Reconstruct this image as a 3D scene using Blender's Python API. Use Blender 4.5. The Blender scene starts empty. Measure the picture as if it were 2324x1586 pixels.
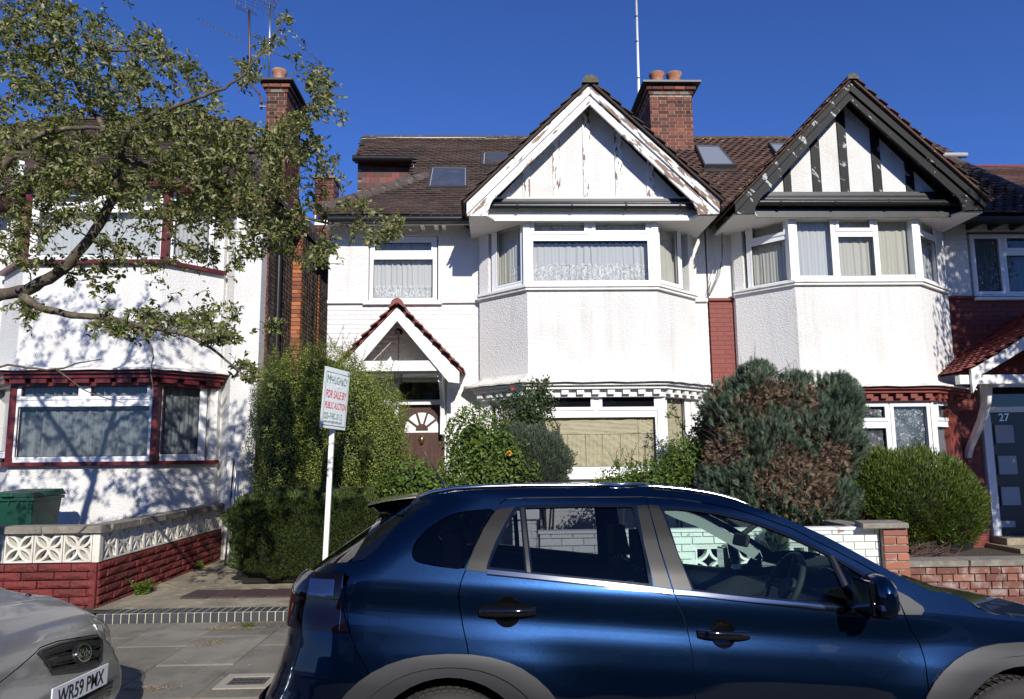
import bpy, math, random
import numpy as np
from mathutils import Vector, Matrix, geometry, kdtree
random.seed(7)
rng = np.random.default_rng(7)
sc = bpy.context.scene
COL = sc.collection
R = math.radians

# ------------------------------------------------------------------ camera
CAMZ = 1.72
yaw, pitch, roll = R(1.5), R(7.4), R(0.6)
fwd = Vector((math.sin(yaw)*math.cos(pitch), math.cos(yaw)*math.cos(pitch), math.sin(pitch)))
rt = Vector((math.cos(yaw), -math.sin(yaw), 0))
upv = rt.cross(fwd)
rt2 = rt*math.cos(roll) - upv*math.sin(roll)
up2 = upv*math.cos(roll) + rt*math.sin(roll)
cam = bpy.data.cameras.new('camera')
camo = bpy.data.objects.new('camera', cam)
COL.objects.link(camo)
m = Matrix((rt2, up2, -fwd)).transposed().to_4x4()
m.translation = (0, 0, CAMZ)
camo.matrix_world = m
cam.sensor_width = 36
cam.lens = 1611/2323*36
cam.shift_y = 26/2323
cam.clip_start = 0.05
cam.clip_end = 2000
sc.camera = camo

# ------------------------------------------------------------------ sky, sun, exposure
SUN = Vector((0.274, -1.15, 0.635)).normalized()
world = bpy.data.worlds.new('World')
sc.world = world
world.use_nodes = True
wn = world.node_tree
wn.nodes.clear()
sky = wn.nodes.new('ShaderNodeTexSky')
sky.sky_type = 'NISHITA'
sky.sun_disc = False
sky.sun_elevation = math.asin(SUN.z)
sky.sun_rotation = math.atan2(SUN.x, SUN.y)
sky.altitude = 1500
sky.air_density = 1.0
sky.dust_density = 0.15
sky.ozone_density = 5.0
bg = wn.nodes.new('ShaderNodeBackground')
bg.inputs['Strength'].default_value = 0.105
wo = wn.nodes.new('ShaderNodeOutputWorld')
tint = wn.nodes.new('ShaderNodeMix'); tint.data_type = 'RGBA'; tint.blend_type = 'MULTIPLY'; tint.inputs[0].default_value = 1
tint.inputs[7].default_value = (.56, .78, 1.3, 1)          # the deep blue cast of this sky, the same in every direction
wn.links.new(sky.outputs[0], tint.inputs[6])
wn.links.new(tint.outputs[2], bg.inputs[0])
wn.links.new(bg.outputs[0], wo.inputs[0])
sl = bpy.data.lights.new('sun', 'SUN')
sl.energy = 5.0
sl.angle = R(0.5)
sl.color = (1.0, 0.955, 0.88)
slo = bpy.data.objects.new('sun', sl)
COL.objects.link(slo)
slo.rotation_euler = SUN.to_track_quat('Z', 'Y').to_euler()
slo.location = (5, -20, 15)
sc.view_settings.view_transform = 'Standard'
sc.view_settings.look = 'None'
sc.view_settings.exposure = 0.10
sc.view_settings.gamma = 1
sc.view_settings.use_curve_mapping = False

# ------------------------------------------------------------------ geometry helpers
def U(u, v, Y):
    """point of the vertical plane y=Y seen at survey coordinates u,v"""
    d = rt2*((u-1161.5)/1611) - up2*((v-819)/1611) + fwd
    return Vector((0, 0, CAMZ)) + d*(Y/d.y)
def Ux(u, Y, v=900): return U(u, v, Y).x
def Uz(v, Y, u=1161): return U(u, v, Y).z

class MB:
    def __init__(s): s.v = []; s.f = []; s.m = []
    def add(s, vs, fs, m=0):
        b = len(s.v)
        s.v += [tuple(p) for p in vs]
        s.f += [tuple(b+i for i in f) for f in fs]
        s.m += [m]*len(fs)
        return s
    def obox(s, c, ax, ay, az, m=0):
        c, ax, ay, az = map(Vector, (c, ax, ay, az))
        vs = [c+ax*i+ay*j+az*k for k in (-1, 1) for j in (-1, 1) for i in (-1, 1)]
        return s.add(vs, [(0, 2, 3, 1), (4, 5, 7, 6), (0, 1, 5, 4), (2, 6, 7, 3), (0, 4, 6, 2), (1, 3, 7, 5)], m)
    def box(s, x0, x1, y0, y1, z0, z1, m=0):
        return s.obox(((x0+x1)/2, (y0+y1)/2, (z0+z1)/2), (abs(x1-x0)/2, 0, 0), (0, abs(y1-y0)/2, 0), (0, 0, abs(z1-z0)/2), m)
    def bar(s, a, b, w, h, up=(0, 0, 1), m=0):
        a, b, up = Vector(a), Vector(b), Vector(up)
        d = (b-a)
        t = d.normalized()
        sd = t.cross(up)
        sd = sd.normalized() if sd.length > 1e-6 else Vector((1, 0, 0))
        u2 = sd.cross(t)
        return s.obox((a+b)/2, d/2, sd*w/2, u2*h/2, m)
    def prism(s, pts, d, m=0):
        pts = [Vector(p) for p in pts]; d = Vector(d); n = len(pts)
        vs = pts+[p+d for p in pts]
        fs = [tuple(range(n))[::-1], tuple(range(n, 2*n))]
        fs += [(i, (i+1) % n, n+(i+1) % n, n+i) for i in range(n)]
        return s.add(vs, fs, m)
    def plan(s, pts, z0, z1, m=0):
        return s.prism([(p[0], p[1], z0) for p in pts], (0, 0, z1-z0), m)
    def tube(s, pts, r, n=8, m=0, cap=True):
        pts = [Vector(p) for p in pts]
        rs = r if isinstance(r, (list, tuple)) else [r]*len(pts)
        vs = []; ref = None
        for i, p in enumerate(pts):
            a = pts[max(i-1, 0)]; b = pts[min(i+1, len(pts)-1)]
            t = (b-a).normalized()
            if ref is None: ref = Vector((0, 0, 1)) if abs(t.z) < .9 else Vector((1, 0, 0))
            x = t.cross(ref).normalized(); y = x.cross(t).normalized(); ref = y
            vs += [p+(x*math.cos(2*math.pi*k/n)+y*math.sin(2*math.pi*k/n))*rs[i] for k in range(n)]
        fs = []
        for i in range(len(pts)-1):
            fs += [(i*n+k, i*n+(k+1) % n, (i+1)*n+(k+1) % n, (i+1)*n+k) for k in range(n)]
        if cap: fs += [tuple(range(n)), tuple(range((len(pts)-1)*n, len(pts)*n))[::-1]]
        return s.add(vs, fs, m)
    def lathe(s, c, prof, n=20, m=0, axis=None, caps=True):
        c = Vector(c); az = Vector(axis or (0, 0, 1)).normalized()
        ax = az.orthogonal().normalized(); ay = az.cross(ax)
        vs = [c+az*z+(ax*math.cos(2*math.pi*k/n)+ay*math.sin(2*math.pi*k/n))*r for r, z in prof for k in range(n)]
        fs = [(i*n+k, i*n+(k+1) % n, (i+1)*n+(k+1) % n, (i+1)*n+k) for i in range(len(prof)-1) for k in range(n)]
        if caps: fs += [tuple(range(n))[::-1], tuple(range((len(prof)-1)*n, len(prof)*n))]
        return s.add(vs, fs, m)
    def grid(s, P, m=0, flip=False):
        a = len(P); b = len(P[0])
        vs = [p for row in P for p in row]
        fs = [(i*b+j, (i+1)*b+j, (i+1)*b+j+1, i*b+j+1) if flip else (i*b+j, i*b+j+1, (i+1)*b+j+1, (i+1)*b+j) for i in range(a-1) for j in range(b-1)]
        return s.add(vs, fs, m)
    def mesh(s, name, mats, smooth=False):
        me = bpy.data.meshes.new(name)
        me.from_pydata(s.v, [], s.f)
        for mt in (mats if isinstance(mats, (list, tuple)) else [mats]): me.materials.append(mt)
        if len(me.materials) > 1: me.polygons.foreach_set('material_index', s.m)
        if smooth:
            me.polygons.foreach_set('use_smooth', [True]*len(me.polygons))
            if smooth != 1: me.set_sharp_from_angle(angle=R(smooth))
        me.update()
        return me
    def build_split(s, name, mats, parent=None, k=8, **kw):
        """one object for every k vertices: the separate solids of this collection"""
        for i in range(0, len(s.v), k):
            q = MB(); q.v = s.v[i:i+k]; q.f = [tuple(a-i for a in f) for f in s.f if i <= f[0] < i+k]; q.m = [0]*len(q.f); q.build(name, mats, parent, **kw)
    def build(s, name, mats, parent=None, smooth=False, bevel=0, **props):
        o = link(name, s.mesh(name, mats, smooth), parent, **props)
        if bevel:
            b = o.modifiers.new('edge', 'BEVEL'); b.width = bevel; b.segments = 2; b.limit_method = 'ANGLE'; b.angle_limit = R(50)
        return o

def link(name, me, parent=None, mat=None, **props):
    o = bpy.data.objects.new(name, me)
    COL.objects.link(o)
    if mat is not None: o.matrix_basis = mat
    if parent is not None:
        o.parent = parent
        if parent.type == 'EMPTY': o.matrix_parent_inverse = Matrix.Translation(-parent.location)
    for k, v in props.items():
        if v is not None: o[k] = v
    return o
def thing(name, label, cat, loc=(0, 0, 0), group=None):
    o = bpy.data.objects.new(name, None)
    COL.objects.link(o)
    o.location = loc
    o.empty_display_size = .2
    o['label'] = label; o['category'] = cat
    if group: o['group'] = group
    return o
def tag(o, label, cat, group=None):
    o['label'] = label; o['category'] = cat
    if group: o['group'] = group
    return o
def np_mesh(name, V, F, mats, mi=None, smooth=False):
    """V (n,3), F (m,k) all faces of k corners"""
    V = np.asarray(V, np.float32); F = np.asarray(F, np.int32)
    me = bpy.data.meshes.new(name)
    me.vertices.add(len(V)); me.vertices.foreach_set('co', V.ravel())
    k = F.shape[1]
    me.loops.add(F.size); me.loops.foreach_set('vertex_index', F.ravel())
    me.polygons.add(len(F))
    me.polygons.foreach_set('loop_start', np.arange(len(F), dtype=np.int32)*k)
    for mt in (mats if isinstance(mats, (list, tuple)) else [mats]): me.materials.append(mt)
    if mi is not None: me.polygons.foreach_set('material_index', np.asarray(mi, np.int32))
    if smooth: me.polygons.foreach_set('use_smooth', np.ones(len(F), bool))
    me.update(calc_edges=True)
    return me
def pieces(name, parent, me, mats4, limit=300, rest='pieces_beyond', mat=None):
    """separate objects sharing one mesh; those past the limit joined as stuff. me may be a list of meshes picked at random"""
    ms = me if isinstance(me, list) else [me]
    for i, m4 in enumerate(mats4[:limit]):
        link(name, ms[(i*7+i//3) % len(ms)], parent, mat=m4)
    if len(mats4) > limit:
        Vs = []; Fs = []; b = 0
        m0 = ms[0]
        v0 = np.empty(len(m0.vertices)*3, np.float32); m0.vertices.foreach_get('co', v0); v0 = v0.reshape(-1, 3)
        tris = []
        for p in m0.polygons:
            vs = list(p.vertices)
            tris += [(vs[0], vs[i], vs[i+1]) for i in range(1, len(vs)-1)]
        f0 = np.array(tris)
        A = np.array([[list(r) for r in x] for x in mats4[limit:]])
        V = np.einsum('nij,kj->nki', A[:, :3, :3], v0)+A[:, None, :3, 3]
        F = (f0[None]+(np.arange(len(A))*len(v0))[:, None, None]).reshape(-1, 3)
        link(rest, np_mesh(rest, V.reshape(-1, 3), F, list(m0.materials)), parent, kind='stuff')
def frame4(o, x, y, z, sx=1, sy=1, sz=1):
    m = Matrix((Vector(x)*sx, Vector(y)*sy, Vector(z)*sz)).transposed().to_4x4()
    m.translation = o
    return m

# ------------------------------------------------------------------ material helper
def M(name, col, rough=.7, col2=None, nsc=4, lo=.45, hi=.55, bump=0, bsc=60, metal=0, spec=.5, coat=0, rnd=0,
      dirt=None, dsc=1.2, dlo=.5, dhi=.75, stretch=(1, 1, 1), rot=(0, 0, 0), det=6, vor=False, bdist=.02, crough=.03, rndcol=None, streak=None):
    mt = bpy.data.materials.new(name); mt.use_nodes = True
    nt = mt.node_tree; N = nt.nodes; L = nt.links
    b = N['Principled BSDF']
    b.inputs['Roughness'].default_value = rough
    b.inputs['Metallic'].default_value = metal
    b.inputs['Specular IOR Level'].default_value = spec
    if coat:
        b.inputs['Coat Weight'].default_value = coat; b.inputs['Coat Roughness'].default_value = crough
    geo = N.new('ShaderNodeNewGeometry')
    mp = N.new('ShaderNodeMapping'); mp.inputs['Scale'].default_value = stretch if not any(rot) else tuple(1/q for q in stretch); mp.inputs['Rotation'].default_value = rot; mp.vector_type = 'TEXTURE' if any(rot) else 'POINT'
    L.new(geo.outputs['Position'], mp.inputs[0])
    def noise(sc_, det_=det, r=.6, src=mp):
        n = N.new('ShaderNodeTexNoise'); n.inputs['Scale'].default_value = sc_; n.inputs['Detail'].default_value = det_; n.inputs['Roughness'].default_value = r
        L.new(src.outputs[0], n.inputs['Vector']); return n
    def ramp(src, lo_, hi_):
        r = N.new('ShaderNodeMapRange'); r.inputs[1].default_value = lo_; r.inputs[2].default_value = hi_; L.new(src, r.inputs[0]); return r.outputs[0]
    def mix(f, a, c):
        x = N.new('ShaderNodeMix'); x.data_type = 'RGBA'
        if isinstance(f, float): x.inputs[0].default_value = f
        else: L.new(f, x.inputs[0])
        for i, q in ((6, a), (7, c)):
            if isinstance(q, tuple): x.inputs[i].default_value = (*q[:3], 1)
            else: L.new(q, x.inputs[i])
        return x.outputs[2]
    cur = tuple(col)
    rv = None
    if rnd or rndcol:
        oi = N.new('ShaderNodeObjectInfo')
        ad = N.new('ShaderNodeMath'); ad.operation = 'ADD'; L.new(oi.outputs['Random'], ad.inputs[0]); L.new(geo.outputs['Random Per Island'], ad.inputs[1])
        fr = N.new('ShaderNodeMath'); fr.operation = 'FRACT'; L.new(ad.outputs[0], fr.inputs[0]); rv = fr.outputs[0]
    if rndcol:
        cr = N.new('ShaderNodeValToRGB'); e = cr.color_ramp.elements
        cols = [col]+list(rndcol)
        cr.color_ramp.interpolation = 'LINEAR'
        for i, c_ in enumerate(cols):
            if i < 2: e[i].position = i/(len(cols)-1); e[i].color = (*c_, 1)
            else: q = e.new(i/(len(cols)-1)); q.color = (*c_, 1)
        if len(cols) > 1: 
            for i, q in enumerate(sorted(e, key=lambda z: z.position)): pass
        L.new(rv, cr.inputs[0]); cur = cr.outputs[0]
    if col2 is not None: cur = mix(ramp(noise(nsc).outputs[0], lo, hi), cur, tuple(col2))
    if dirt is not None:
        g2 = N.new('ShaderNodeMapping'); L.new(geo.outputs['Position'], g2.inputs[0]); g2.inputs['Location'].default_value = (3.1, 7.7, 1.3)
        cur = mix(ramp(noise(dsc, 8, .7, g2).outputs[0], dlo, dhi), cur, tuple(dirt))
    if streak is not None:   # rain marks running down
        g3 = N.new('ShaderNodeMapping'); L.new(geo.outputs['Position'], g3.inputs[0]); g3.inputs['Scale'].default_value = (5, 5, .35)
        f3 = ramp(noise(1.0, 7, .65, g3).outputs[0], .50, .80)
        g4 = N.new('ShaderNodeMapping'); L.new(geo.outputs['Position'], g4.inputs[0]); g4.inputs['Location'].default_value = (9, 2, 5)
        f4 = ramp(noise(.7, 5, .6, g4).outputs[0], .35, .7)
        mm_ = N.new('ShaderNodeMath'); mm_.operation = 'MULTIPLY'; L.new(f3, mm_.inputs[0]); L.new(f4, mm_.inputs[1])
        cur = mix(mm_.outputs[0], cur, tuple(streak))
    if rnd:
        hs = N.new('ShaderNodeHueSaturation')
        mr = N.new('ShaderNodeMapRange'); mr.inputs[3].default_value = 1-rnd; mr.inputs[4].default_value = 1+rnd
        w = N.new('ShaderNodeMath'); w.operation = 'MULTIPLY'; w.inputs[1].default_value = 7.31; L.new(rv, w.inputs[0])
        w2 = N.new('ShaderNodeMath'); w2.operation = 'FRACT'; L.new(w.outputs[0], w2.inputs[0])
        L.new(w2.outputs[0], mr.inputs[0]); L.new(mr.outputs[0], hs.inputs['Value'])
        if isinstance(cur, tuple): hs.inputs['Color'].default_value = (*cur, 1)
        else: L.new(cur, hs.inputs['Color'])
        cur = hs.outputs[0]
    if isinstance(cur, tuple): b.inputs['Base Color'].default_value = (*cur[:3], 1)
    else: L.new(cur, b.inputs['Base Color'])
    if bump:
        bp = N.new('ShaderNodeBump'); bp.inputs['Strength'].default_value = bump; bp.inputs['Distance'].default_value = bdist
        n1 = noise(bsc, 4, .55)
        if vor:
            vo = N.new('ShaderNodeTexVoronoi'); vo.inputs['Scale'].default_value = bsc*1.4; L.new(mp.outputs[0], vo.inputs['Vector'])
            a2 = N.new('ShaderNodeMath'); a2.operation = 'SUBTRACT'; L.new(n1.outputs[0], a2.inputs[0]); 
            h2 = N.new('ShaderNodeMath'); h2.operation = 'MULTIPLY'; h2.inputs[1].default_value = .6; L.new(vo.outputs[0], h2.inputs[0]); L.new(h2.outputs[0], a2.inputs[1])
            L.new(a2.outputs[0], bp.inputs['Height'])
        else: L.new(n1.outputs[0], bp.inputs['Height'])
        L.new(bp.outputs[0], b.inputs['Normal'])
    return mt
def glass(name, tint=(.9, .95, .93), refl=1.0, rough=0.0, ior=1.5):
    mt = bpy.data.materials.new(name); mt.use_nodes = True
    N = mt.node_tree.nodes; L = mt.node_tree.links; N.remove(N['Principled BSDF'])
    t = N.new('ShaderNodeBsdfTransparent'); t.inputs[0].default_value = (*tint, 1)
    g = N.new('ShaderNodeBsdfGlossy'); g.inputs['Roughness'].default_value = rough; g.inputs[0].default_value = (refl, refl, refl, 1)
    lw = N.new('ShaderNodeLayerWeight'); lw.inputs[0].default_value = .5
    pw = N.new('ShaderNodeMath'); pw.operation = 'POWER'; pw.inputs[1].default_value = 4; L.new(lw.outputs['Facing'], pw.inputs[0])
    f = N.new('ShaderNodeMath'); f.operation = 'MULTIPLY_ADD'; f.inputs[1].default_value = .85; f.inputs[2].default_value = ((ior-1)/(ior+1))**2*1.6; L.new(pw.outputs[0], f.inputs[0])
    mx = N.new('ShaderNodeMixShader'); L.new(f.outputs[0], mx.inputs[0]); L.new(t.outputs[0], mx.inputs[1]); L.new(g.outputs[0], mx.inputs[2])
    L.new(mx.outputs[0], N['Material Output'].inputs[0])
    return mt
def leafmat(name, cols, rough=.45, trans=.25, spec=.4, rnd=.35):
    mt = M(name, cols[0], rough=rough, rndcol=cols[1:], rnd=rnd, spec=spec)
    N = mt.node_tree.nodes; L = mt.node_tree.links
    b = N['Principled BSDF']
    tr = N.new('ShaderNodeBsdfTranslucent')
    src = b.inputs['Base Color'].links[0].from_socket
    g = N.new('ShaderNodeMix'); g.data_type = 'RGBA'; g.blend_type = 'MULTIPLY'; g.inputs[0].default_value = 1; g.inputs[7].default_value = (1.3, 1.5, .5, 1)
    L.new(src, g.inputs[6]); L.new(g.outputs[2], tr.inputs[0])
    mx = N.new('ShaderNodeMixShader'); mx.inputs[0].default_value = trans
    L.new(b.outputs[0], mx.inputs[1]); L.new(tr.outputs[0], mx.inputs[2]); L.new(mx.outputs[0], N['Material Output'].inputs[0])
    return mt

WHITE = (.78, .77, .74)
m_rough = M('roughcast_white', (.71, .70, .675), rough=.9, bump=.65, bsc=44, bdist=.017, vor=True, streak=(.50, .46, .38), dirt=(.56, .52, .45), dsc=1.1, dlo=.52, dhi=.9, spec=.2)
m_paintbrick = M('white_painted_brick', (.73, .72, .70), rough=.7, bump=.35, bsc=90, bdist=.006, rnd=.05, spec=.3, streak=(.54, .51, .44))
m_mortarw = M('white_painted_joint', (.66, .65, .63), rough=.85, spec=.2)
m_white = M('white_upvc', (.82, .82, .82), rough=.3, bump=.03, bsc=8)
m_wood = M('white_painted_wood', (.80, .79, .75), rough=.55, col2=(.60, .57, .50), nsc=9, lo=.6, hi=.72, bump=.3, bsc=70, bdist=.004, streak=(.48, .44, .36))
m_peelR = M('peeling_board_right', (.80, .79, .76), rough=.6, col2=(.16, .095, .06), nsc=3.2, lo=.50, hi=.53, stretch=(.9, 1, 5), rot=(0, R(47.6), 0), bump=.3, bsc=40, bdist=.005)
m_peelL = M('peeling_board_left', (.80, .79, .76), rough=.6, col2=(.20, .12, .07), nsc=3.2, lo=.56, hi=.585, stretch=(.9, 1, 5), rot=(0, R(-47.6), 0), bump=.3, bsc=40, bdist=.005)
m_peelV = M('peeling_timber', (.80, .79, .76), rough=.6, col2=(.16, .095, .06), nsc=5, lo=.555, hi=.58, stretch=(5, 1, 1.1), bump=.3, bsc=40, bdist=.005)
m_black = M('black_paint', (.008, .008, .009), rough=.45, col2=(.025, .025, .026), nsc=6, lo=.4, hi=.8, bump=.2, bsc=50, bdist=.004)
m_blackpeel = M('black_paint_flaking', (.009, .009, .010), rough=.55, col2=(.40, .40, .40), nsc=4.2, lo=.61, hi=.63, stretch=(1, 1, 2.6), rot=(0, R(47.6), 0), bump=.3, bsc=40, bdist=.005, spec=.2)
m_plast = M('black_plastic', (.015, .015, .016), rough=.3, bump=.05, bsc=20)
m_lead = M('lead_flashing', (.32, .33, .35), rough=.5, col2=(.22, .22, .23), nsc=8, lo=.3, hi=.7, bump=.4, bsc=20)
m_tile = M('brown_roof_tile', (.062, .043, .035), rough=.85, rndcol=[(.08, .051, .039), (.054, .041, .036), (.08, .052, .042)], rnd=.2, bump=.3, bsc=60, bdist=.006, dirt=(.09, .085, .07), dsc=3, dlo=.55, dhi=.8, spec=.25)
m_tile2 = M('lichened_roof_tile', (.075, .046, .037), rough=.9, rndcol=[(.10, .056, .042), (.062, .042, .036)], rnd=.2, bump=.5, bsc=50, bdist=.01, dirt=(.42, .38, .30), dsc=13, dlo=.60, dhi=.66, spec=.2)
m_redtile = M('red_roof_tile', (.17, .03, .022), rough=.55, rndcol=[(.22, .04, .03), (.13, .025, .02)], rnd=.25, bump=.2, bsc=50, bdist=.005)
m_hung = M('red_hung_tile', (.15, .045, .035), rough=.75, rndcol=[(.20, .055, .038), (.09, .05, .045), (.17, .06, .045)], rnd=.3, bump=.3, bsc=50, bdist=.005)
m_clay = M('terracotta', (.33, .14, .08), rough=.8, col2=(.42, .33, .25), nsc=9, lo=.5, hi=.7, bump=.3, bsc=40, bdist=.006)
m_ridge = M('grey_brown_ridge', (.075, .055, .047), rough=.9, col2=(.17, .16, .13), nsc=12, lo=.55, hi=.7, bump=.5, bsc=40)
m_moss = M('mossy_ridge_end', (.10, .09, .06), rough=.95, col2=(.19, .17, .12), nsc=18, lo=.5, hi=.7, bump=.6, bsc=50)
m_brick = M('old_red_brick', (.15, .052, .036), rough=.85, rndcol=[(.22, .08, .052), (.08, .038, .032), (.18, .066, .045), (.05, .03, .028)], rnd=.35, bump=.45, bsc=45, bdist=.008, dirt=(.09, .045, .04), dsc=9, dlo=.55, dhi=.75, spec=.2)
m_brickG = M('dark_stock_brick', (.095, .078, .062), rough=.9, rndcol=[(.13, .10, .08), (.065, .055, .05), (.15, .11, .08)], rnd=.3, bump=.4, bsc=45, bdist=.008, spec=.2)
m_brickO = M('orange_quoin_brick', (.30, .11, .05), rough=.85, rndcol=[(.38, .14, .06), (.19, .07, .045), (.33, .13, .07)], rnd=.25, bump=.4, bsc=45, bdist=.008, spec=.2)
m_brickW = M('garden_wall_brick', (.19, .085, .062), rough=.9, rndcol=[(.25, .12, .09), (.15, .065, .05), (.22, .10, .07)], rnd=.2, bump=.45, bsc=60, bdist=.008, dirt=(.48, .42, .38), dsc=6, dlo=.5, dhi=.75, spec=.2)
m_mortar = M('mortar', (.42, .36, .29), rough=.95, col2=(.25, .21, .17), nsc=14, lo=.4, hi=.6, bump=.5, bsc=70, bdist=.006, spec=.15)
m_mortarD = M('dark_mortar', (.20, .17, .14), rough=.95, bump=.4, bsc=70, bdist=.006, spec=.15)
m_redpaint = M('red_painted_brick', (.20, .042, .030), rough=.65, rnd=.06, bump=.3, bsc=70, bdist=.006)
m_redwood = M('maroon_paint', (.085, .010, .011), rough=.4, col2=(.12, .018, .016), nsc=5, bump=.1, bsc=30, bdist=.004)
m_rock = M('maroon_rockfaced_block', (.17, .030, .028), rough=.75, rnd=.2, spec=.3, col2=(.10, .028, .026), nsc=4, lo=.4, hi=.7, bump=.9, bsc=26, bdist=.03, dirt=(.62, .5, .47), dsc=24, dlo=.70, dhi=.73)
m_screen = M('cream_screen_block', (.66, .63, .56), rough=.85, col2=(.48, .42, .33), nsc=6, lo=.5, hi=.8, bump=.3, bsc=80, bdist=.004, rnd=.05)
m_screenW = M('white_painted_block', (.76, .76, .72), rough=.7, col2=(.45, .40, .34), nsc=5, lo=.62, hi=.68, bump=.3, bsc=60, bdist=.005)
m_coping = M('concrete_coping', (.27, .245, .20), rough=.95, col2=(.17, .15, .12), nsc=9, lo=.35, hi=.65, bump=.7, bsc=70, bdist=.01, dirt=(.36, .34, .29), dsc=20, dlo=.6, dhi=.7)
m_dark = M('unlit_room_black', (.012, .012, .014), rough=.9)  # near-black colour carries the darkness of the unlit rooms
m_glass = glass('window_glass', (.93, .94, .93), ior=1.42)
m_gdark = M('dark_interior_pane', (.006, .007, .009), rough=.04, spec=.6)
m_seal = M('black_gasket', (.02, .02, .02), rough=.6)
def curtain_mat(name, col, tr=.3):
    mt = M(name, col, rough=.9, bump=.2, bsc=60, stretch=(3, 3, .2), bdist=.004, spec=.1)
    N = mt.node_tree.nodes; L = mt.node_tree.links; b = N['Principled BSDF']
    t = N.new('ShaderNodeBsdfTransparent'); mx = N.new('ShaderNodeMixShader'); mx.inputs[0].default_value = tr
    L.new(b.outputs[0], mx.inputs[1]); L.new(t.outputs[0], mx.inputs[2]); L.new(mx.outputs[0], N['Material Output'].inputs[0])
    return mt
m_net = curtain_mat('white_net', (.60, .60, .58), .18)
m_netc = curtain_mat('cream_net', (.50, .49, .43), .1)
m_netb = curtain_mat('pale_blue_net', (.54, .55, .55), .15)
m_netd = curtain_mat('thin_dim_net', (.30, .33, .35), .45)
m_blue = curtain_mat('dusky_blue_curtain', (.10, .13, .15), .0)
m_lace = curtain_mat('lace_net', (.66, .66, .64), .0)
# lace: pattern of thread and holes near the hem
N = m_lace.node_tree.nodes; L = m_lace.node_tree.links
mxl = [n for n in N if n.type == 'MIX_SHADER'][0]
g_ = N.new('ShaderNodeNewGeometry'); vo_ = N.new('ShaderNodeTexVoronoi'); vo_.inputs['Scale'].default_value = 13; vo_.feature = 'DISTANCE_TO_EDGE'
mp_ = N.new('ShaderNodeMapping'); mp_.inputs['Scale'].default_value = (1.5, 1, .8); L.new(g_.outputs['Position'], mp_.inputs[0])
no_ = N.new('ShaderNodeTexNoise'); no_.inputs['Scale'].default_value = 9; L.new(mp_.outputs[0], no_.inputs['Vector'])
ad_ = N.new('ShaderNodeVectorMath'); ad_.operation = 'MULTIPLY_ADD'; L.new(no_.outputs['Color'], ad_.inputs[0]); ad_.inputs[1].default_value = (.3, .3, .3); L.new(mp_.outputs[0], ad_.inputs[2])
L.new(ad_.outputs[0], vo_.inputs['Vector'])
mr_ = N.new('ShaderNodeMapRange'); mr_.inputs[1].default_value = .05; mr_.inputs[2].default_value = .13; mr_.inputs[3].default_value = .0; mr_.inputs[4].default_value = .42
L.new(vo_.outputs[0], mr_.inputs[0]); L.new(mr_.outputs[0], mxl.inputs[0])
m_paper = M('brown_paper', (.42, .37, .25), rough=.7, bump=1.0, bsc=3.2, bdist=.05, stretch=(1, 1, 1.6), det=3)
m_film = M('crumpled_polythene', (.16, .17, .18), rough=.22, bump=1.0, bsc=6, bdist=.12, col2=(.035, .04, .045), nsc=3, lo=.35, hi=.6, stretch=(1, 1, .7))
m_alu = M('aluminium', (.6, .6, .62), rough=.35, metal=1)
m_steelb = M('rusty_pole', (.12, .07, .06), rough=.5, metal=.3)
m_conc = M('path_concrete', (.29, .25, .175), rough=.95, col2=(.17, .15, .105), nsc=2.5, lo=.35, hi=.65, bump=.5, bsc=70, bdist=.008, dirt=(.42, .36, .25), dsc=5, dlo=.5, dhi=.7)
m_soil = M('soil', (.06, .045, .03), rough=1, bump=.8, bsc=25, bdist=.03)
# ------------------------------------------------------------------ piece makers
def V2(p): return Vector((p[0], p[1], 0))
def inframe(p):
    d = Vector(p)-Vector((0, 0, CAMZ)); f = d.dot(fwd)
    if f <= 0: return False
    u = 1161.5+1611*d.dot(rt2)/f; v = 819-1611*d.dot(up2)/f
    return -20 < u < 2343 and -20 < v < 1606
def brick_mesh(name, mat, wob=0.0, c=.06, fr=.35, rough=0):
    """unit brick: x length, y depth (front at -.5), z height; arrised front edge"""
    r = random.Random(hash(name) % 1000)
    vs = [(x, .5, z) for z in (-.5, .5) for x in (-.5, .5)]
    vs += [(x, -.5+fr*.3, z) for z in (-.5, .5) for x in (-.5, .5)]
    vs += [(x*(1-c*.5), -.5+r.uniform(-1, 1)*wob, z*(1-c*2.4)) for z in (-.5, .5) for x in (-.5, .5)]
    fs = [(0, 1, 3, 2)]
    for a in (0, 4):
        fs += [(a, a+4, a+5, a+1), (a+1, a+5, a+7, a+3), (a+3, a+7, a+6, a+2), (a+2, a+6, a+4, a)]
    if rough:
        b = len(vs); vs.append((r.uniform(-.15, .15), -.5-rough, r.uniform(-.15, .15)))
        fs += [(8, b, 9), (9, b, 11), (11, b, 10), (10, b, 8)]
    else: fs += [(8, 10, 11, 9)]
    me = bpy.data.meshes.new(name); me.from_pydata(vs, [], fs); me.materials.append(mat); me.update()
    return me
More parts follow.
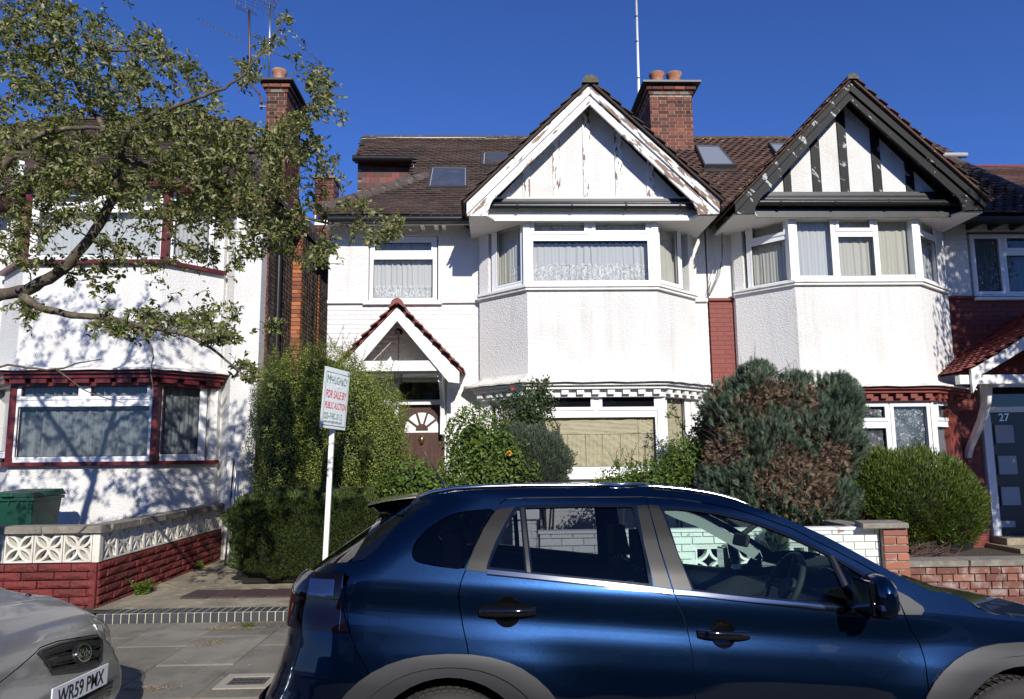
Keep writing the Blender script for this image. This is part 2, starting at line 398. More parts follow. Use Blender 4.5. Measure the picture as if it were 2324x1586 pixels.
def lay(parent, me, O, t, L, z0, z1, holes=(), bw=.215, bh=.065, j=.01, dep=.03, bond='stretcher', jit=.002, limit=300, rest='brick_courses', clip=None, sort=True, minw=.03, nm='brick'):
    O = V2(O); t = V2(t).normalized(); n = Vector((t.y, -t.x, 0)); up = Vector((0, 0, 1))
    out = []; row = 0; z = z0
    r = random.Random(int(L*1000)+int(z0*77))
    while z+bh*.6 < z1:
        h = min(bh, z1-z); zm = z+h/2
        if bond == 'flemish': pat = [bw, bw*.48]; off = 0 if row % 2 else -(bw*.24+bw*.5+j)
        else: pat = [bw]; off = 0 if row % 2 else -(bw+j)/2
        s = off; k = 0
        while s < L:
            w = pat[k % len(pat)]; k += 1
            segs = [(max(s, 0), min(s+w, L))]
            for a, b, c, d in holes:
                if c < zm < d:
                    ns = []
                    for p, q in segs:
                        if p < a: ns.append((p, min(q, a)))
                        if q > b: ns.append((max(p, b), q))
                    segs = ns
            for p, q in segs:
                if q-p > minw and (clip is None or clip((p+q)/2, zm)):
                    c0 = O+t*((p+q)/2)+up*zm + n*(dep/2+r.uniform(-jit, jit))
                    tl = r.uniform(-1, 1)*jit*2
                    out.append(frame4(c0, (t+up*tl).normalized(), -n, up, q-p, dep, h))
            s += w+j
        z += bh+j; row += 1
    if sort: out.sort(key=lambda mm: (not inframe(mm.translation), (mm.translation-Vector((0, 0, CAMZ))).length))
    pieces(nm, parent, me, out, limit, rest)
    return out
def wallbox(mb, O, t, L, z0, z1, holes=(), th=.2, m=0, d0=0.0):
    """wall with rectangular openings; front face at offset d0 outward"""
    O = V2(O); t = V2(t).normalized(); n = Vector((t.y, -t.x, 0))
    ss = sorted({0, L, *[min(max(h[i], 0), L) for h in holes for i in (0, 1)]})
    for a, b in zip(ss, ss[1:]):
        if b-a < 1e-5: continue
        zz = [(z0, z1)]
        for h in holes:
            if h[0] < (a+b)/2 < h[1]:
                nz = []
                for p, q in zz:
                    if p < h[2]: nz.append((p, min(q, h[2])))
                    if q > h[3]: nz.append((max(p, h[3]), q))
                zz = nz
        for p, q in zz:
            c = O+t*(a+b)/2+n*(d0-th/2)+Vector((0, 0, (p+q)/2))
            mb.obox(c, t*(b-a)/2, n*th/2, (0, 0, (q-p)/2), m)

def window(house, O, t, z0, z1, L, panes, sash=(), cur=None, mat=m_white, fr=.07, set_=.05, glassm=m_glass, sill=None, dark=.35, amp=.013, per=.105, paper=None, seams=None, tilt=0, name='window', hang=.0):
    """panes: (s0,s1,z0,z1) in metres from O; the window object is its frame, panes and curtain hang on it"""
    O = V2(O); t = V2(t).normalized(); n = Vector((t.y, -t.x, 0)); up = Vector((0, 0, 1))
    P = lambda s, z, d: O+t*s+up*z+n*d
    mb = MB()
    wallbox(mb, O, t, L, z0, z1, panes, th=fr, d0=-set_)
    for i, (a, b, c, d) in enumerate(panes):
        w = .028
        pr = .014 if i in sash else .006
        if i in sash: a, b, c, d = a-.022, b+.022, c-.022, d+.022; w = .05
        for (p, q, r_, s_) in ((a-.003, b+.003, d-w, d), (a-.003, b+.003, c, c+w), (a, a+w, c+w, d-w), (b-w, b, c+w, d-w)):
            cc = P((p+q)/2, (r_+s_)/2, -set_+pr-.02)
            mb.obox(cc, t*(q-p)/2, n*(.02), up*(s_-r_)/2)
    win = mb.build(name, mat, house)
    for i, (a, b, c, d) in enumerate(panes):
        w = .022 if i in sash else .028
        g = MB()
        for (p, q, r_, s_) in ((a, b, d-w-.008, d-w), (a, b, c+w, c+w+.008), (a+w, a+w+.008, c, d), (b-w-.008, b-w, c, d)):
            g.obox(P((p+q)/2, (r_+s_)/2, -set_-.012), t*abs(q-p)/2, n*.006, up*abs(s_-r_)/2)
        g.build('gasket', m_seal, win)
        pm_ = MB(); e = tilt*(random.random()-.5)
        pm_.add([P(a+w, c+w, -set_-.03+e), P(b-w, c+w, -set_-.03-e), P(b-w, d-w, -set_-.03-e), P(a+w, d-w, -set_-.03+e)], [(0, 1, 2, 3)])
        pm_.build('pane', glassm if not isinstance(glassm, list) else glassm[i], win)
        if paper and i in paper:
            sheets = seams if seams and b-a > 1 else [(0, 1, 0, 1)]
            for k_, (u0_, u1_, v0_, v1_) in enumerate(sheets):
                q = MB(); nx = 20; nz = 14; g_ = .0025
                ua, ub = a+w+(b-a-2*w)*u0_+g_, a+w+(b-a-2*w)*u1_-g_; va, vb = c+w+(d-c-2*w)*v0_+g_, c+w+(d-c-2*w)*v1_-g_
                G = [[P(ua+(ub-ua)*x/nx, va+(vb-va)*y/nz, -set_-.06-.004*(k_ % 2)-.009*math.sin(x*.9+y*.8+k_*2)*math.sin(y*.9-x*.35+k_)-.004*math.sin(x*2.3-y+k_)) for x in range(nx+1)] for y in range(nz+1)]
                q.grid(G); q.build('paper_sheet', paper[i], win, smooth=True)
    if cur:
        for ci, cc in enumerate(cur):
            s0, s1, c0, c1, cm = cc[:5]
            nx = max(8, int((s1-s0)/.012)); ph = random.random()*9; kq = random.uniform(.8, 1.3)
            q = MB(); G = []
            for y in range(7):
                f = y/6
                row = []
                for x in range(nx+1):
                    s = s0+(s1-s0)*x/nx
                    w_ = math.sin(2*math.pi*s/per/kq+ph+2.2*math.sin(s*3.7+ph)+.9*math.sin(s*11+ph*2)+.7*f*math.sin(s*4+ph))*(.65+.5*math.sin(s*6.3+ph*3))
                    w_ += .4*math.sin(2*math.pi*s/per*1.9+ph)
                    row.append(P(s+.006*math.sin(s*40+f*2), c0+(c1-c0)*f+(.008*math.sin(2*math.pi*s/per) if y == 0 or y == 6 else 0), -set_-.11+amp*w_*(1.15-.35*f)))
                G.append(row)
            q.grid(G); q.build('curtain', cm, win, smooth=True)
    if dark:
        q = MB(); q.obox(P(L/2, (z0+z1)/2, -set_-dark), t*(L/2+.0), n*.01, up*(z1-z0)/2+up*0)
        q.build('dark_backing', m_dark, win)  # near-black board stands in for the unlit room
    if sill:
        q = MB(); sp, sh, ex = sill
        q.obox(P(L/2, z0-sh/2, sp/2-.03), t*(L/2+ex), n*(sp/2+.03), up*sh/2)
        q.build('sill', m_wood if mat is m_white else mat, win, bevel=.006)
    return win

# ------------------------------------------------------------------ ground
def sheet(name, x0, x1, y0, y1, z, mat, kind='structure', nx=1, ny=1):
    mb = MB(); mb.grid([[(x0+(x1-x0)*i/nx, y0+(y1-y0)*k/ny, z) for i in range(nx+1)] for k in range(ny+1)])
    return mb.build(name, mat, kind=kind)
m_asph = M('asphalt', (.05, .05, .052), rough=.9, bump=.6, bsc=120, bdist=.006, col2=(.038, .038, .04), nsc=3)
m_slab = M('paving_slab', (.235, .215, .175), rough=.9, rnd=.16, col2=(.185, .17, .135), nsc=2.2, lo=.4, hi=.6, bump=.35, bsc=160, bdist=.004, dirt=(.11, .10, .085), dsc=2.6, dlo=.48, dhi=.72, spec=.3)
m_joint = M('sandy_joint', (.24, .20, .14), rough=1, bump=.8, bsc=90, bdist=.01, col2=(.10, .09, .06), nsc=9, lo=.4, hi=.6)
m_bluebrick = M('blue_engineering_brick', (.045, .048, .055), rough=.55, rnd=.15, bump=.3, bsc=70, bdist=.004)
m_limejoint = M('pale_pointing', (.50, .45, .34), rough=.95, bump=.4, bsc=60)
m_oldtile = M('old_quarry_tile', (.045, .035, .033), rough=.7, rndcol=[(.07, .038, .033), (.04, .035, .035)], rnd=.2, bump=.3, bsc=40, dirt=(.15, .12, .09), dsc=6, dlo=.6, dhi=.8)
sheet('ground', -400, 400, -400, 600, -.25, m_soil)
mb = MB(); ys_ = [-4.5, -3, -1.5, .3, 3.25, 4.0, 4.98]
mb.grid([[(x, y, -math.tan(R(3.2))*max(0, y-3.25)-math.tan(R(1.9))*max(0, -1.0-y)*.8) for x in (-80, 80)] for y in ys_])
mb.build('road', m_asph, kind='structure')
sheet('pavement_bed', -30, 30, 5.1, 7.37, .088, m_joint)
sheet('front_garden_soil', -30, 30, 7.5, 30, .17, m_soil)
sheet('opposite_pavement', -80, 80, -8, -4.5, .1, m_slab)
kerb = MB().box(-30, 30, 4.97, 5.09, -.2, .09).build('kerb', m_mortarD, kind='structure')
ks = brick_mesh('kerb_stone', M('granite_kerb', (.22, .22, .21), rough=.8, rnd=.1, bump=.4, bsc=60, bdist=.005), c=.02)
lay(kerb, ks, (-8, 4.97), (1, 0), 16, -.08, .10, bw=.9, bh=.18, j=.01, dep=.15, limit=40, nm='kerb_stone')
for o in COL.objects:
    if o.name.startswith('kerb_stone'): o.location.y += .075
pave = bpy.data.objects.get('pavement_bed'); pave.name = 'pavement'
ps = brick_mesh('paving_slab', m_slab, c=.012)
T = []
r = random.Random(3)
for i in range(-14, 15):
    x0 = -2.66+i*.608; y = 5.105-(.45 if i % 2 else .12)
    while y < 7.35:
        a = max(y, 5.105); b = min(y+.9, 7.35)
        if b-a > .06:
            T.append(frame4(((x0+.3), (a+b)/2, .075+r.uniform(-.0025, .0025)), (1, r.uniform(-.004, .004), r.uniform(-.004, .004)), (0, 0, -1), (0, 1, 0), .602, .05, b-a-.006))
        y += .9
pieces('paving_slab', pave, ps, T, 300)
def onplane_(u, v, z):
    d = rt2*((u-1161.5)/1611) - up2*((v-819)/1611) + fwd
    return Vector((0, 0, CAMZ))+d*((z-CAMZ)/d.z)
# utility cover set in the slabs
cv = thing('utility_cover', 'small dark metal access cover in a pale concrete frame set into the paving slabs', 'drain cover', tuple(onplane_(565, 1546, .1)))
c0 = cv.location
mb = MB()
for a, b, c, d in ((-.2, .2, -.15, -.085), (-.2, .2, .085, .15), (-.2, -.135, -.085, .085), (.135, .2, -.085, .085)):
    mb.box(c0.x+a, c0.x+b, c0.y+c*1.1, c0.y+d*1.1, .095, .107)
mb.build('frame', M('pale_concrete', (.34, .30, .24), rough=.9, bump=.4, bsc=80), cv)
mb = MB(); mb.box(c0.x-.133, c0.x+.133, c0.y-.092, c0.y+.092, .09, .101)
lid = mb.build('plate', M('cast_iron', (.035, .035, .036), rough=.6, bump=.3, bsc=60), cv)
mb = MB()
for i in range(7): mb.box(c0.x-.12+i*.04-.003, c0.x-.12+i*.04+.003, c0.y-.08, c0.y+.08, .1005, .1045)
for i in range(3): mb.box(c0.x-.12, c0.x+.12, c0.y-.06+i*.06-.003, c0.y-.06+i*.06+.003, .1005, .104)
mb.build('raised_grid', M('worn_iron', (.07, .07, .07), rough=.5), lid)
# brick-on-edge border of the garden path
ed = MB().box(-3.93, -.6, 7.367, 7.585, .05, .187).build('path_edging', m_limejoint, kind='structure')
em = brick_mesh('edging_brick', m_bluebrick, c=.05)
T = []
for i in range(42):
    x = -3.89+i*.0795; w = .068
    T.append(frame4((x, 7.475, .135+r.uniform(-.002, .002)), (1, 0, 0), (0, 0, -1), (0, 1, 0), w, .11, .232))
for mm in T: pass
pieces('brick', ed, em, T)
sheet('garden_path', -4.1, -.55, 7.6, 11.2, .182, m_conc)
MB().box(-9, -3.935, 7.37, 7.80, .0, .135).build('path_margin', m_conc, kind='structure')
pth = bpy.data.objects['garden_path']
tm = brick_mesh('path_tile', m_oldtile, c=.02)
T = [frame4((-3.28+i*.31, 8.3, .186), (1, .0, r.uniform(-.01, .01)), (0, 0, -1), (.05, 1, 0), .287, .03, .44) for i in range(9)]
pieces('tile', pth, tm, T)

# ------------------------------------------------------------------ garden walls
def arcblock(name, mat, size=.31, style='mid', dep=.09):
    mb = MB(); h = size/2; fr = .016
    for a, b, c, d in ((-h, h, h-fr, h), (-h, h, -h, -h+fr), (-h, -h+fr, -h+fr, h-fr), (h-fr, h, -h+fr, h-fr)): mb.box(a, b, -dep/2, dep/2, c, d)
    h2 = h-fr*.6
    if style == 'mid': cs = [((0, h2), 180, 360), ((0, -h2), 0, 180), ((h2, 0), 90, 270), ((-h2, 0), -90, 90)]; rad = h2
    else: cs = [((h2, h2), 180, 270), ((-h2, h2), 270, 360), ((h2, -h2), 90, 180), ((-h2, -h2), 0, 90)]; rad = h2*.97
    w = .013
    for ci, ((cx, cz), a0, a1) in enumerate(cs):
        n = 10 if style == 'mid' else 7
        dd = dep/2-.006-.0011*ci
        vs = []; 
        for i in range(n+1):
            a = R(a0+(a1-a0)*i/n)
            for rr, y in ((rad-w, -dd), (rad+w, -dd), (rad+w*1.15, dd), (rad-w*1.15, dd)):
                vs.append((max(-h2, min(h2, cx+rr*math.cos(a))), y, max(-h2, min(h2, cz+rr*math.sin(a)))))
        fs = [(i*4+k, i*4+(k+1) % 4, i*4+4+(k+1) % 4, i*4+4+k) for i in range(n) for k in range(4)]
        mb.add(vs, fs)
    return mb.mesh(name, mat)
wx, wy = U(228, 1195, 7.75).x, 7.75
zt = Uz(1210, wy, 200); zb = Uz(1276, wy, 200)
gw = thing('garden_wall', 'low garden wall of maroon painted rock-faced blocks topped by cream openwork screen blocks', 'garden wall', (wx, wy, .14))
mb = MB()
mb.plan([(-9, wy+.035), (wx-.035, wy+.035), (wx-.035, 11.0), (wx-.14, 11.0), (wx-.14, wy+.14), (-9, wy+.14)], .1, zb)
mb.build('wall_core', m_rock, gw)
rk = [brick_mesh('rock_block%s' % c, m_rock, wob=.12, c=.10, rough=q) for c, q in (('a', .25), ('b', .4), ('c', .3))]
lay(gw, rk, (-7.5, wy+.035), (1, 0), wx+7.5-.02, .12, zb, bw=.33, bh=(zb-.12)/6-.012, j=.012, dep=.04, jit=.004, limit=150, nm='block')
lay(gw, rk, (wx-.035, wy+.03), (0, 1), 3.9, .12, zb, bw=.30, bh=(zb-.12)/6-.012, j=.012, dep=.04, jit=.004, limit=150, nm='block')
MB().box(wx-.075, wx-.012, wy-.006, wy+.075, .1, zb-.002).build('corner_block', m_rock, gw)
sb = arcblock('screen_block', m_screen, size=zt-zb-.004)
st = zt-zb+.006
T = [frame4((wx-.075-st*(i+.5), wy+.05, (zt+zb)/2), (1, 0, 0), (0, 1, 0), (0, 0, 1)) for i in range(9)]
T += [frame4((wx-.05, wy+.075+st*(i+.5), (zt+zb)/2), (0, 1, 0), (-1, 0, 0), (0, 0, 1)) for i in range(12)]
pieces('screen_block', gw, sb, T)
mb = MB(); mb.box(wx-.07, wx, wy, wy+.07, zb, zt)
for i in range(16): mb.box(wx-.0005, wx+.004, wy+.004, wy+.066, zb+.004+i*.0195, zb+.016+i*.0195)
mb.build('corner_post', m_screen, gw)
cm = brick_mesh('coping_stone', m_coping, wob=.02, c=.06)
T = [frame4((wx+.03-.31-.62*i, wy+.05, zt+.042), (1, 0, r.uniform(-.004, .004)), (0, 1, 0), (0, 0, 1), .612, .19, .08) for i in range(7)]
T += [frame4((wx-.05, wy+.16+.3+.61*i, zt+.042), (0, 1, r.uniform(-.004, .004)), (-1, 0, 0), (0, 0, 1), .6, .19, .08) for i in range(7)]
pieces('coping_stone', gw, cm, T)

# white wall of the middle house
Yb = 7.45
ww = thing('garden_wall', 'white painted brick garden wall with round-patterned screen blocks behind the dark blue car', 'garden wall', (2.5, Yb, .1))
xa, xb = Ux(1225, Yb, 1200), Ux(1993, Yb, 1200)
zt2 = Uz(1203, Yb, 1900); zl, zh = Uz(1306, Yb, 1700), Uz(1240, Yb, 1700)
g1 = (Ux(1579, Yb, 1270), zh-zl); n_ = zh-zl
g2 = Ux(1768, Yb, 1270)
holes = [(g1[0]-xa, g1[0]-xa+2*n_, zl, zh), (g2-xa, g2-xa+2*n_, zl, zh)]
mb = MB(); wallbox(mb, (xa, Yb+.02), (1, 0), xb-xa, .08, zt2, holes, th=.10)
mb.box(xb-.14, xb-.03, Yb+.13, 9.6, .1, zt2-.03)
mb.build('wall_core', m_mortarw, ww)
bw_ = brick_mesh('painted_brick', m_paintbrick, wob=.03, c=.04)
bwf = brick_mesh('flaking_painted_brick', M('flaking_white_brick', (.74, .76, .72), rough=.75, col2=(.38, .22, .17), nsc=5, lo=.63, hi=.66, bump=.4, bsc=50, bdist=.008, rnd=.05), wob=.03, c=.04)
lay(ww, bwf, (xa, Yb+.02), (1, 0), xb-xa, .1, zt2, holes, jit=.001, dep=.02, limit=290)
s2 = arcblock('screen_block', m_screenW, size=n_-.006, style='corner')
pieces('screen_block', ww, s2, [frame4((x+n_*(i+.5), Yb+.06, (zl+zh)/2), (1, 0, 0), (0, 1, 0), (0, 0, 1)) for x in (g1[0], g2) for i in (0, 1)])
MB().box(xa-.02, xb, Yb-.015, Yb+.14, zt2, zt2+.03).build('wall_top', m_screenW, ww, bevel=.006)
T = [frame4((xb-.085, Yb+.5+.62*i, zt2-.0), (0, 1, 0), (-1, 0, 0), (0, 0, 1), .6, .24, .05) for i in range(4)]
pieces('coping_stone', ww, cm, T)
px0, px1 = Ux(1163, Yb, 1200), Ux(1217, Yb, 1200)
gp = thing('gate_pier', 'white painted brick gate pier seen through the rear door window of the blue car', 'pier', ((px0+px1)/2, Yb+.1, .1))
zp = Uz(1178, Yb, 1190)
MB().box(px0+.012, px1-.012, Yb-.0, Yb+.22, .1, zp).build('pier_core', m_mortarw, gp)
lay(gp, bw_, (px0, Yb+.01), (1, 0), px1-px0, .1, zp, bw=.12, jit=.001, dep=.02)
MB().box(px0-.03, px1+.03, Yb-.05, Yb+.26, zp, Uz(1155, Yb, 1190)).build('pier_cap', m_screenW, gp, bevel=.01)

# brick wall and pier in front of the right house
w3 = thing('garden_wall', 'weathered red brick garden wall with a stone coping right of the capped brick pier', 'garden wall', (6, Yb, .1))
xc = Ux(2052, Yb, 1300); zc = Uz(1286, Yb, 2150)
MB().box(xc-.02, 10, Yb+.02, Yb+.2, .05, zc).build('wall_core', m_mortar, w3)
bq = [brick_mesh('garden_brick%s' % c, m_brickW, wob=.05, c=.05) for c in 'abc']
lay(w3, bq, (xc, Yb+.02), (1, 0), 4.6, zc-.075*6, zc, bond='flemish', jit=.003, dep=.025, j=.011)
T = [frame4((xc+.33+.68*i, Yb+.1, zc+.035), (1, 0, r.uniform(-.003, .003)), (0, 1, 0), (0, 0, 1), .674, .27, .066) for i in range(8)]
pieces('coping_stone', w3, cm, T)
p3 = thing('gate_pier', 'square red brick pier with an overhanging stone cap beside the white garden wall', 'pier', (4.1, Yb, .1))
q0, q1 = Ux(1996, Yb, 1240), Ux(2050, Yb, 1240)
zq = Uz(1196, Yb, 2020)
MB().box(q0+.01, q1-.01, Yb-.075, Yb+.14, .05, zq).build('pier_core', m_mortar, p3)
bo = brick_mesh('pier_brick', M('pier_brick', (.33, .12, .07), rough=.85, rndcol=[(.27, .10, .06), (.38, .15, .09), (.22, .08, .06)], rnd=.2, bump=.5, bsc=50, bdist=.008, dirt=(.5, .42, .36), dsc=7, dlo=.6, dhi=.8), wob=.04, c=.05)
nrow = int((zq-.12)/.083)
for k in range(nrow):
    zz = zq-.078-k*.083
    W_ = q1-q0
    if k % 2: spl = [(0, W_*.47), (W_*.53, W_)]
    else: spl = [(0, W_)]
    for a, b in spl: link('brick', bo, p3, mat=frame4((q0+(a+b)/2, Yb-.077, zz+.035), (1, 0, 0), (0, 1, 0), (0, 0, 1), b-a, .03, .068))
MB().prism([(Ux(1952, Yb-.1, 1178), Yb-.14, zq), (Ux(2056, Yb-.1, 1178), Yb-.14, zq), (q1+.06, Yb+.21, zq), (q0-.14, Yb+.21, zq)], (0, 0, .055)).build('pier_cap', m_coping, p3, bevel=.01)
# ------------------------------------------------------------------ survey helpers for facades
def CR(x0, y0, s): return lambda x, y: ((x0+x/s)/1.76324, (y0+y/s)/1.76324)
c2 = CR(1200, 400, 1.36706); c3 = CR(2700, 200, 1.442); c7 = CR(1800, 1100, 1.7618); c8 = CR(2700, 1100, 1.2199)
c4 = CR(0, 900, 1.5862); cw = CR(0, 1500, 2.643); cg = CR(1800, 250, 2.11273)
def ray(u, v): return (rt2*((u-1161.5)/1611) - up2*((v-819)/1611) + fwd)
def onplane(u, v, p0, n):
    d = ray(u, v); c = Vector((0, 0, CAMZ)); n = Vector(n)
    return c+d*((Vector(p0)-c).dot(n)/d.dot(n))
def onv(u, v, O, t):
    t = V2(t).normalized(); n = Vector((t.y, -t.x, 0)); p = onplane(u, v, V2(O), n)
    return (p-V2(O)).dot(t), p.z
def win_uv(house, O, t, cr, outer, panes, **kw):
    def rect(r_):
        q = [onv(*cr(x, y), O, t) for x in r_[:2] for y in r_[2:]]
        return ((q[0][0]+q[1][0])/2, (q[2][0]+q[3][0])/2, (q[1][1]+q[3][1])/2, (q[0][1]+q[2][1])/2)
    o = rect(outer); ps = [rect(p) for p in panes]
    O2 = V2(O)+V2(t).normalized()*o[0]
    ps = [(a-o[0], b-o[0], c, d) for a, b, c, d in ps]
    L = o[1]-o[0]
    cur = kw.pop('curf', None)
    if cur is not None: kw['cur'] = cur(ps, L, o[2], o[3])
    return window(house, O2, t, o[2], o[3], L, ps, **kw), o
def allcur(mat_): return lambda ps, L, a, b: [(.03, L-.03, a+.04, b-.03, mat_)]
def percur(*mats_): return lambda ps, L, a, b: [(p[0]-.02, p[1]+.02, p[2]-.02, p[3]-.0 if i < 2 else p[3], mats_[i % len(mats_)]) for i, p in enumerate(ps)]
def offs(pl, d):
    """offset an open plan polyline outward (front side) by d"""
    out = []
    for i, p in enumerate(pl):
        p = Vector(p); ns = []
        if i > 0: e = (p-Vector(pl[i-1])).normalized(); ns.append(Vector((e.y, -e.x)))
        if i < len(pl)-1: e = (Vector(pl[i+1])-p).normalized(); ns.append(Vector((e.y, -e.x)))
        if len(ns) == 1: out.append(p+ns[0]*d)
        else: b = (ns[0]+ns[1]).normalized(); out.append(p+b*d/max(.4, b.dot(ns[0])))
    return out
def band(mb, pl, d0, d1, z0, z1, m=0):
    """moulding along a bay plan between offsets d0 and d1"""
    A, B = offs(pl, d0), offs(pl, d1)
    for i in range(len(pl)-1):
        q = [(A[i].x, A[i].y, z0), (A[i+1].x, A[i+1].y, z0), (B[i+1].x, B[i+1].y, z0), (B[i].x, B[i].y, z0)]
        mb.prism(q, (0, 0, z1-z0), m)
def skirt(h, pl, zt, zb, out, mat):
    mb = MB(); rows = []
    for i in range(9):
        f = i/8; d = out*f**2.2; A = offs(pl, d+.004); z = zt+(zb-zt)*f
        row = []
        for k in range(len(A)-1):
            n = 10
            for j in range(n+(k == len(A)-2)):
                p = A[k].lerp(A[k+1], j/n); row.append((p.x, p.y, z+.006*math.sin(j*2.1+k)*f))
        rows.append(row)
    mb.grid(rows)
    low = [(p[0], p[1], p[2]-.022) for p in rows[-1]]
    mb.grid([rows[-1], low])
    A = offs(pl, 0); 
    ins = []
    for k in range(len(A)-1):
        for j in range(10+(k == len(A)-2)): p = A[k].lerp(A[k+1], j/10); ins.append((p.x, p.y, low[0][2]))
    mb.grid([low, ins])
    return mb.build('skirt_roof', mat, h, smooth=50)

def tile_mesh(name, mat, prof=False):
    """plain roof tile: x across, y down the slope (toe at y=-.5), z up; lies tilted on the course below"""
    th = .5
    if prof:
        xs = [-.5, -.3, -.1, .1, .3, .5]; zs = [.2, .2, 1.6, 1.6, .2, .2]
    else: xs = [-.49, 0, .49]; zs = [.0, .22, .0]
    vs = []; n = len(xs)
    for y, zo in ((-.5, 1.0), (.5, 0.0)):
        for k in (0, 1):
            vs += [(x, y, zo+z_*.5+k*.9) for x, z_ in zip(xs, zs)]
    fs = []
    for i in range(n-1):
        fs += [(n+i, n+i+1, 3*n+i+1, 3*n+i), (i, i+1, n+i+1, n+i), (i+1, i, 2*n+i, 2*n+i+1)]
    fs += [(0, n, 3*n, 2*n), (n-1, 3*n-1, 4*n-1, 2*n-1)]
    me = bpy.data.meshes.new(name); me.from_pydata(vs, [], fs); me.materials.append(mat); me.update(); return me
def tiles(parent, me, p0, xd, sd, Lx, Ls, clip=None, g=.1, w=.165, limit=300, rest='tile_courses', th=.014, seed=1, name='tile'):
    """p0 lower-left corner of the slope, xd along the eaves, sd up the slope"""
    xd = Vector(xd).normalized(); sd = Vector(sd).normalized(); n = xd.cross(sd)
    r = random.Random(seed); T = []
    for k in range(int(Ls/g)+1):
        off = 0 if k % 2 else -w/2
        sag = .006*math.sin(k*.7)
        for i in range(int(Lx/w)+2):
            x = i*w+off; s = k*g
            if x < -w or x > Lx: continue
            if clip and not clip(x+w/2, s+g/2): continue
            c = Vector(p0)+xd*(x+w/2)+sd*(s+g*.55)+n*(.004+r.uniform(0, .005)+.008*math.sin(x*2+k*.31)+sag)
            a = r.uniform(-.012, .012)
            T.append(frame4(c, (xd+sd*a).normalized(), (sd-n*.02).normalized(), n, w*.985, g*1.25, th))
    T.sort(key=lambda mm: (not inframe(mm.translation), (mm.translation-Vector((0, 0, CAMZ))).length))
    pieces(name, parent, me, T, limit, rest)

def rooflight(h, p0, n, quad, prot=.09, gm=None):
    """quad: four survey corners (tl, tr, br, bl) of the frame"""
    n = Vector(n).normalized()
    q = [onplane(u, v, Vector(p0)+n*prot, n) for u, v in quad]
    c = sum(q, Vector())/4
    ins = [p.lerp(c, .001)+(c-p).normalized()*.085 for p in q]
    mb = MB()
    for i in range(4):
        a, b = q[i], q[(i+1) % 4]; a2, b2 = ins[i], ins[(i+1) % 4]
        mb.add([a, b, b2, a2, a-n*prot*1.2, b-n*prot*1.2, b2-n*.04, a2-n*.04], [(0, 1, 2, 3), (0, 4, 5, 1), (3, 2, 6, 7)])
    o = mb.build('rooflight', m_rlframe, h)
    g = MB(); g.add([p-n*.02 for p in ins], [(0, 1, 2, 3)]); g.build('pane', gm or m_rlglass, o)
    s = MB()
    ins2 = [p+(c-p).normalized()*.025 for p in ins]
    for i in range(4): s.add([ins[i]-n*.008, ins[(i+1) % 4]-n*.008, ins2[(i+1) % 4]-n*.008, ins2[i]-n*.008], [(0, 1, 2, 3)])
    s.build('sash', m_alug, o)
    e = MB(); dn = (q[3]-q[0]).normalized()
    e.obox((q[2]+q[3])/2+dn*.07-n*.08, (q[2]-q[3])*.52, dn*.10, n*.008); e.build('flashing_apron', m_rlframe, o)
    return o
m_rlframe = M('dark_window_cladding', (.045, .043, .042), rough=.5, bump=.1)
m_rlglass = M('rooflight_glass', (.045, .055, .075), rough=.06, spec=.8, dirt=(.12, .13, .14), dsc=3, dlo=.4, dhi=.9)
m_alug = M('grey_sash', (.32, .32, .32), rough=.5)

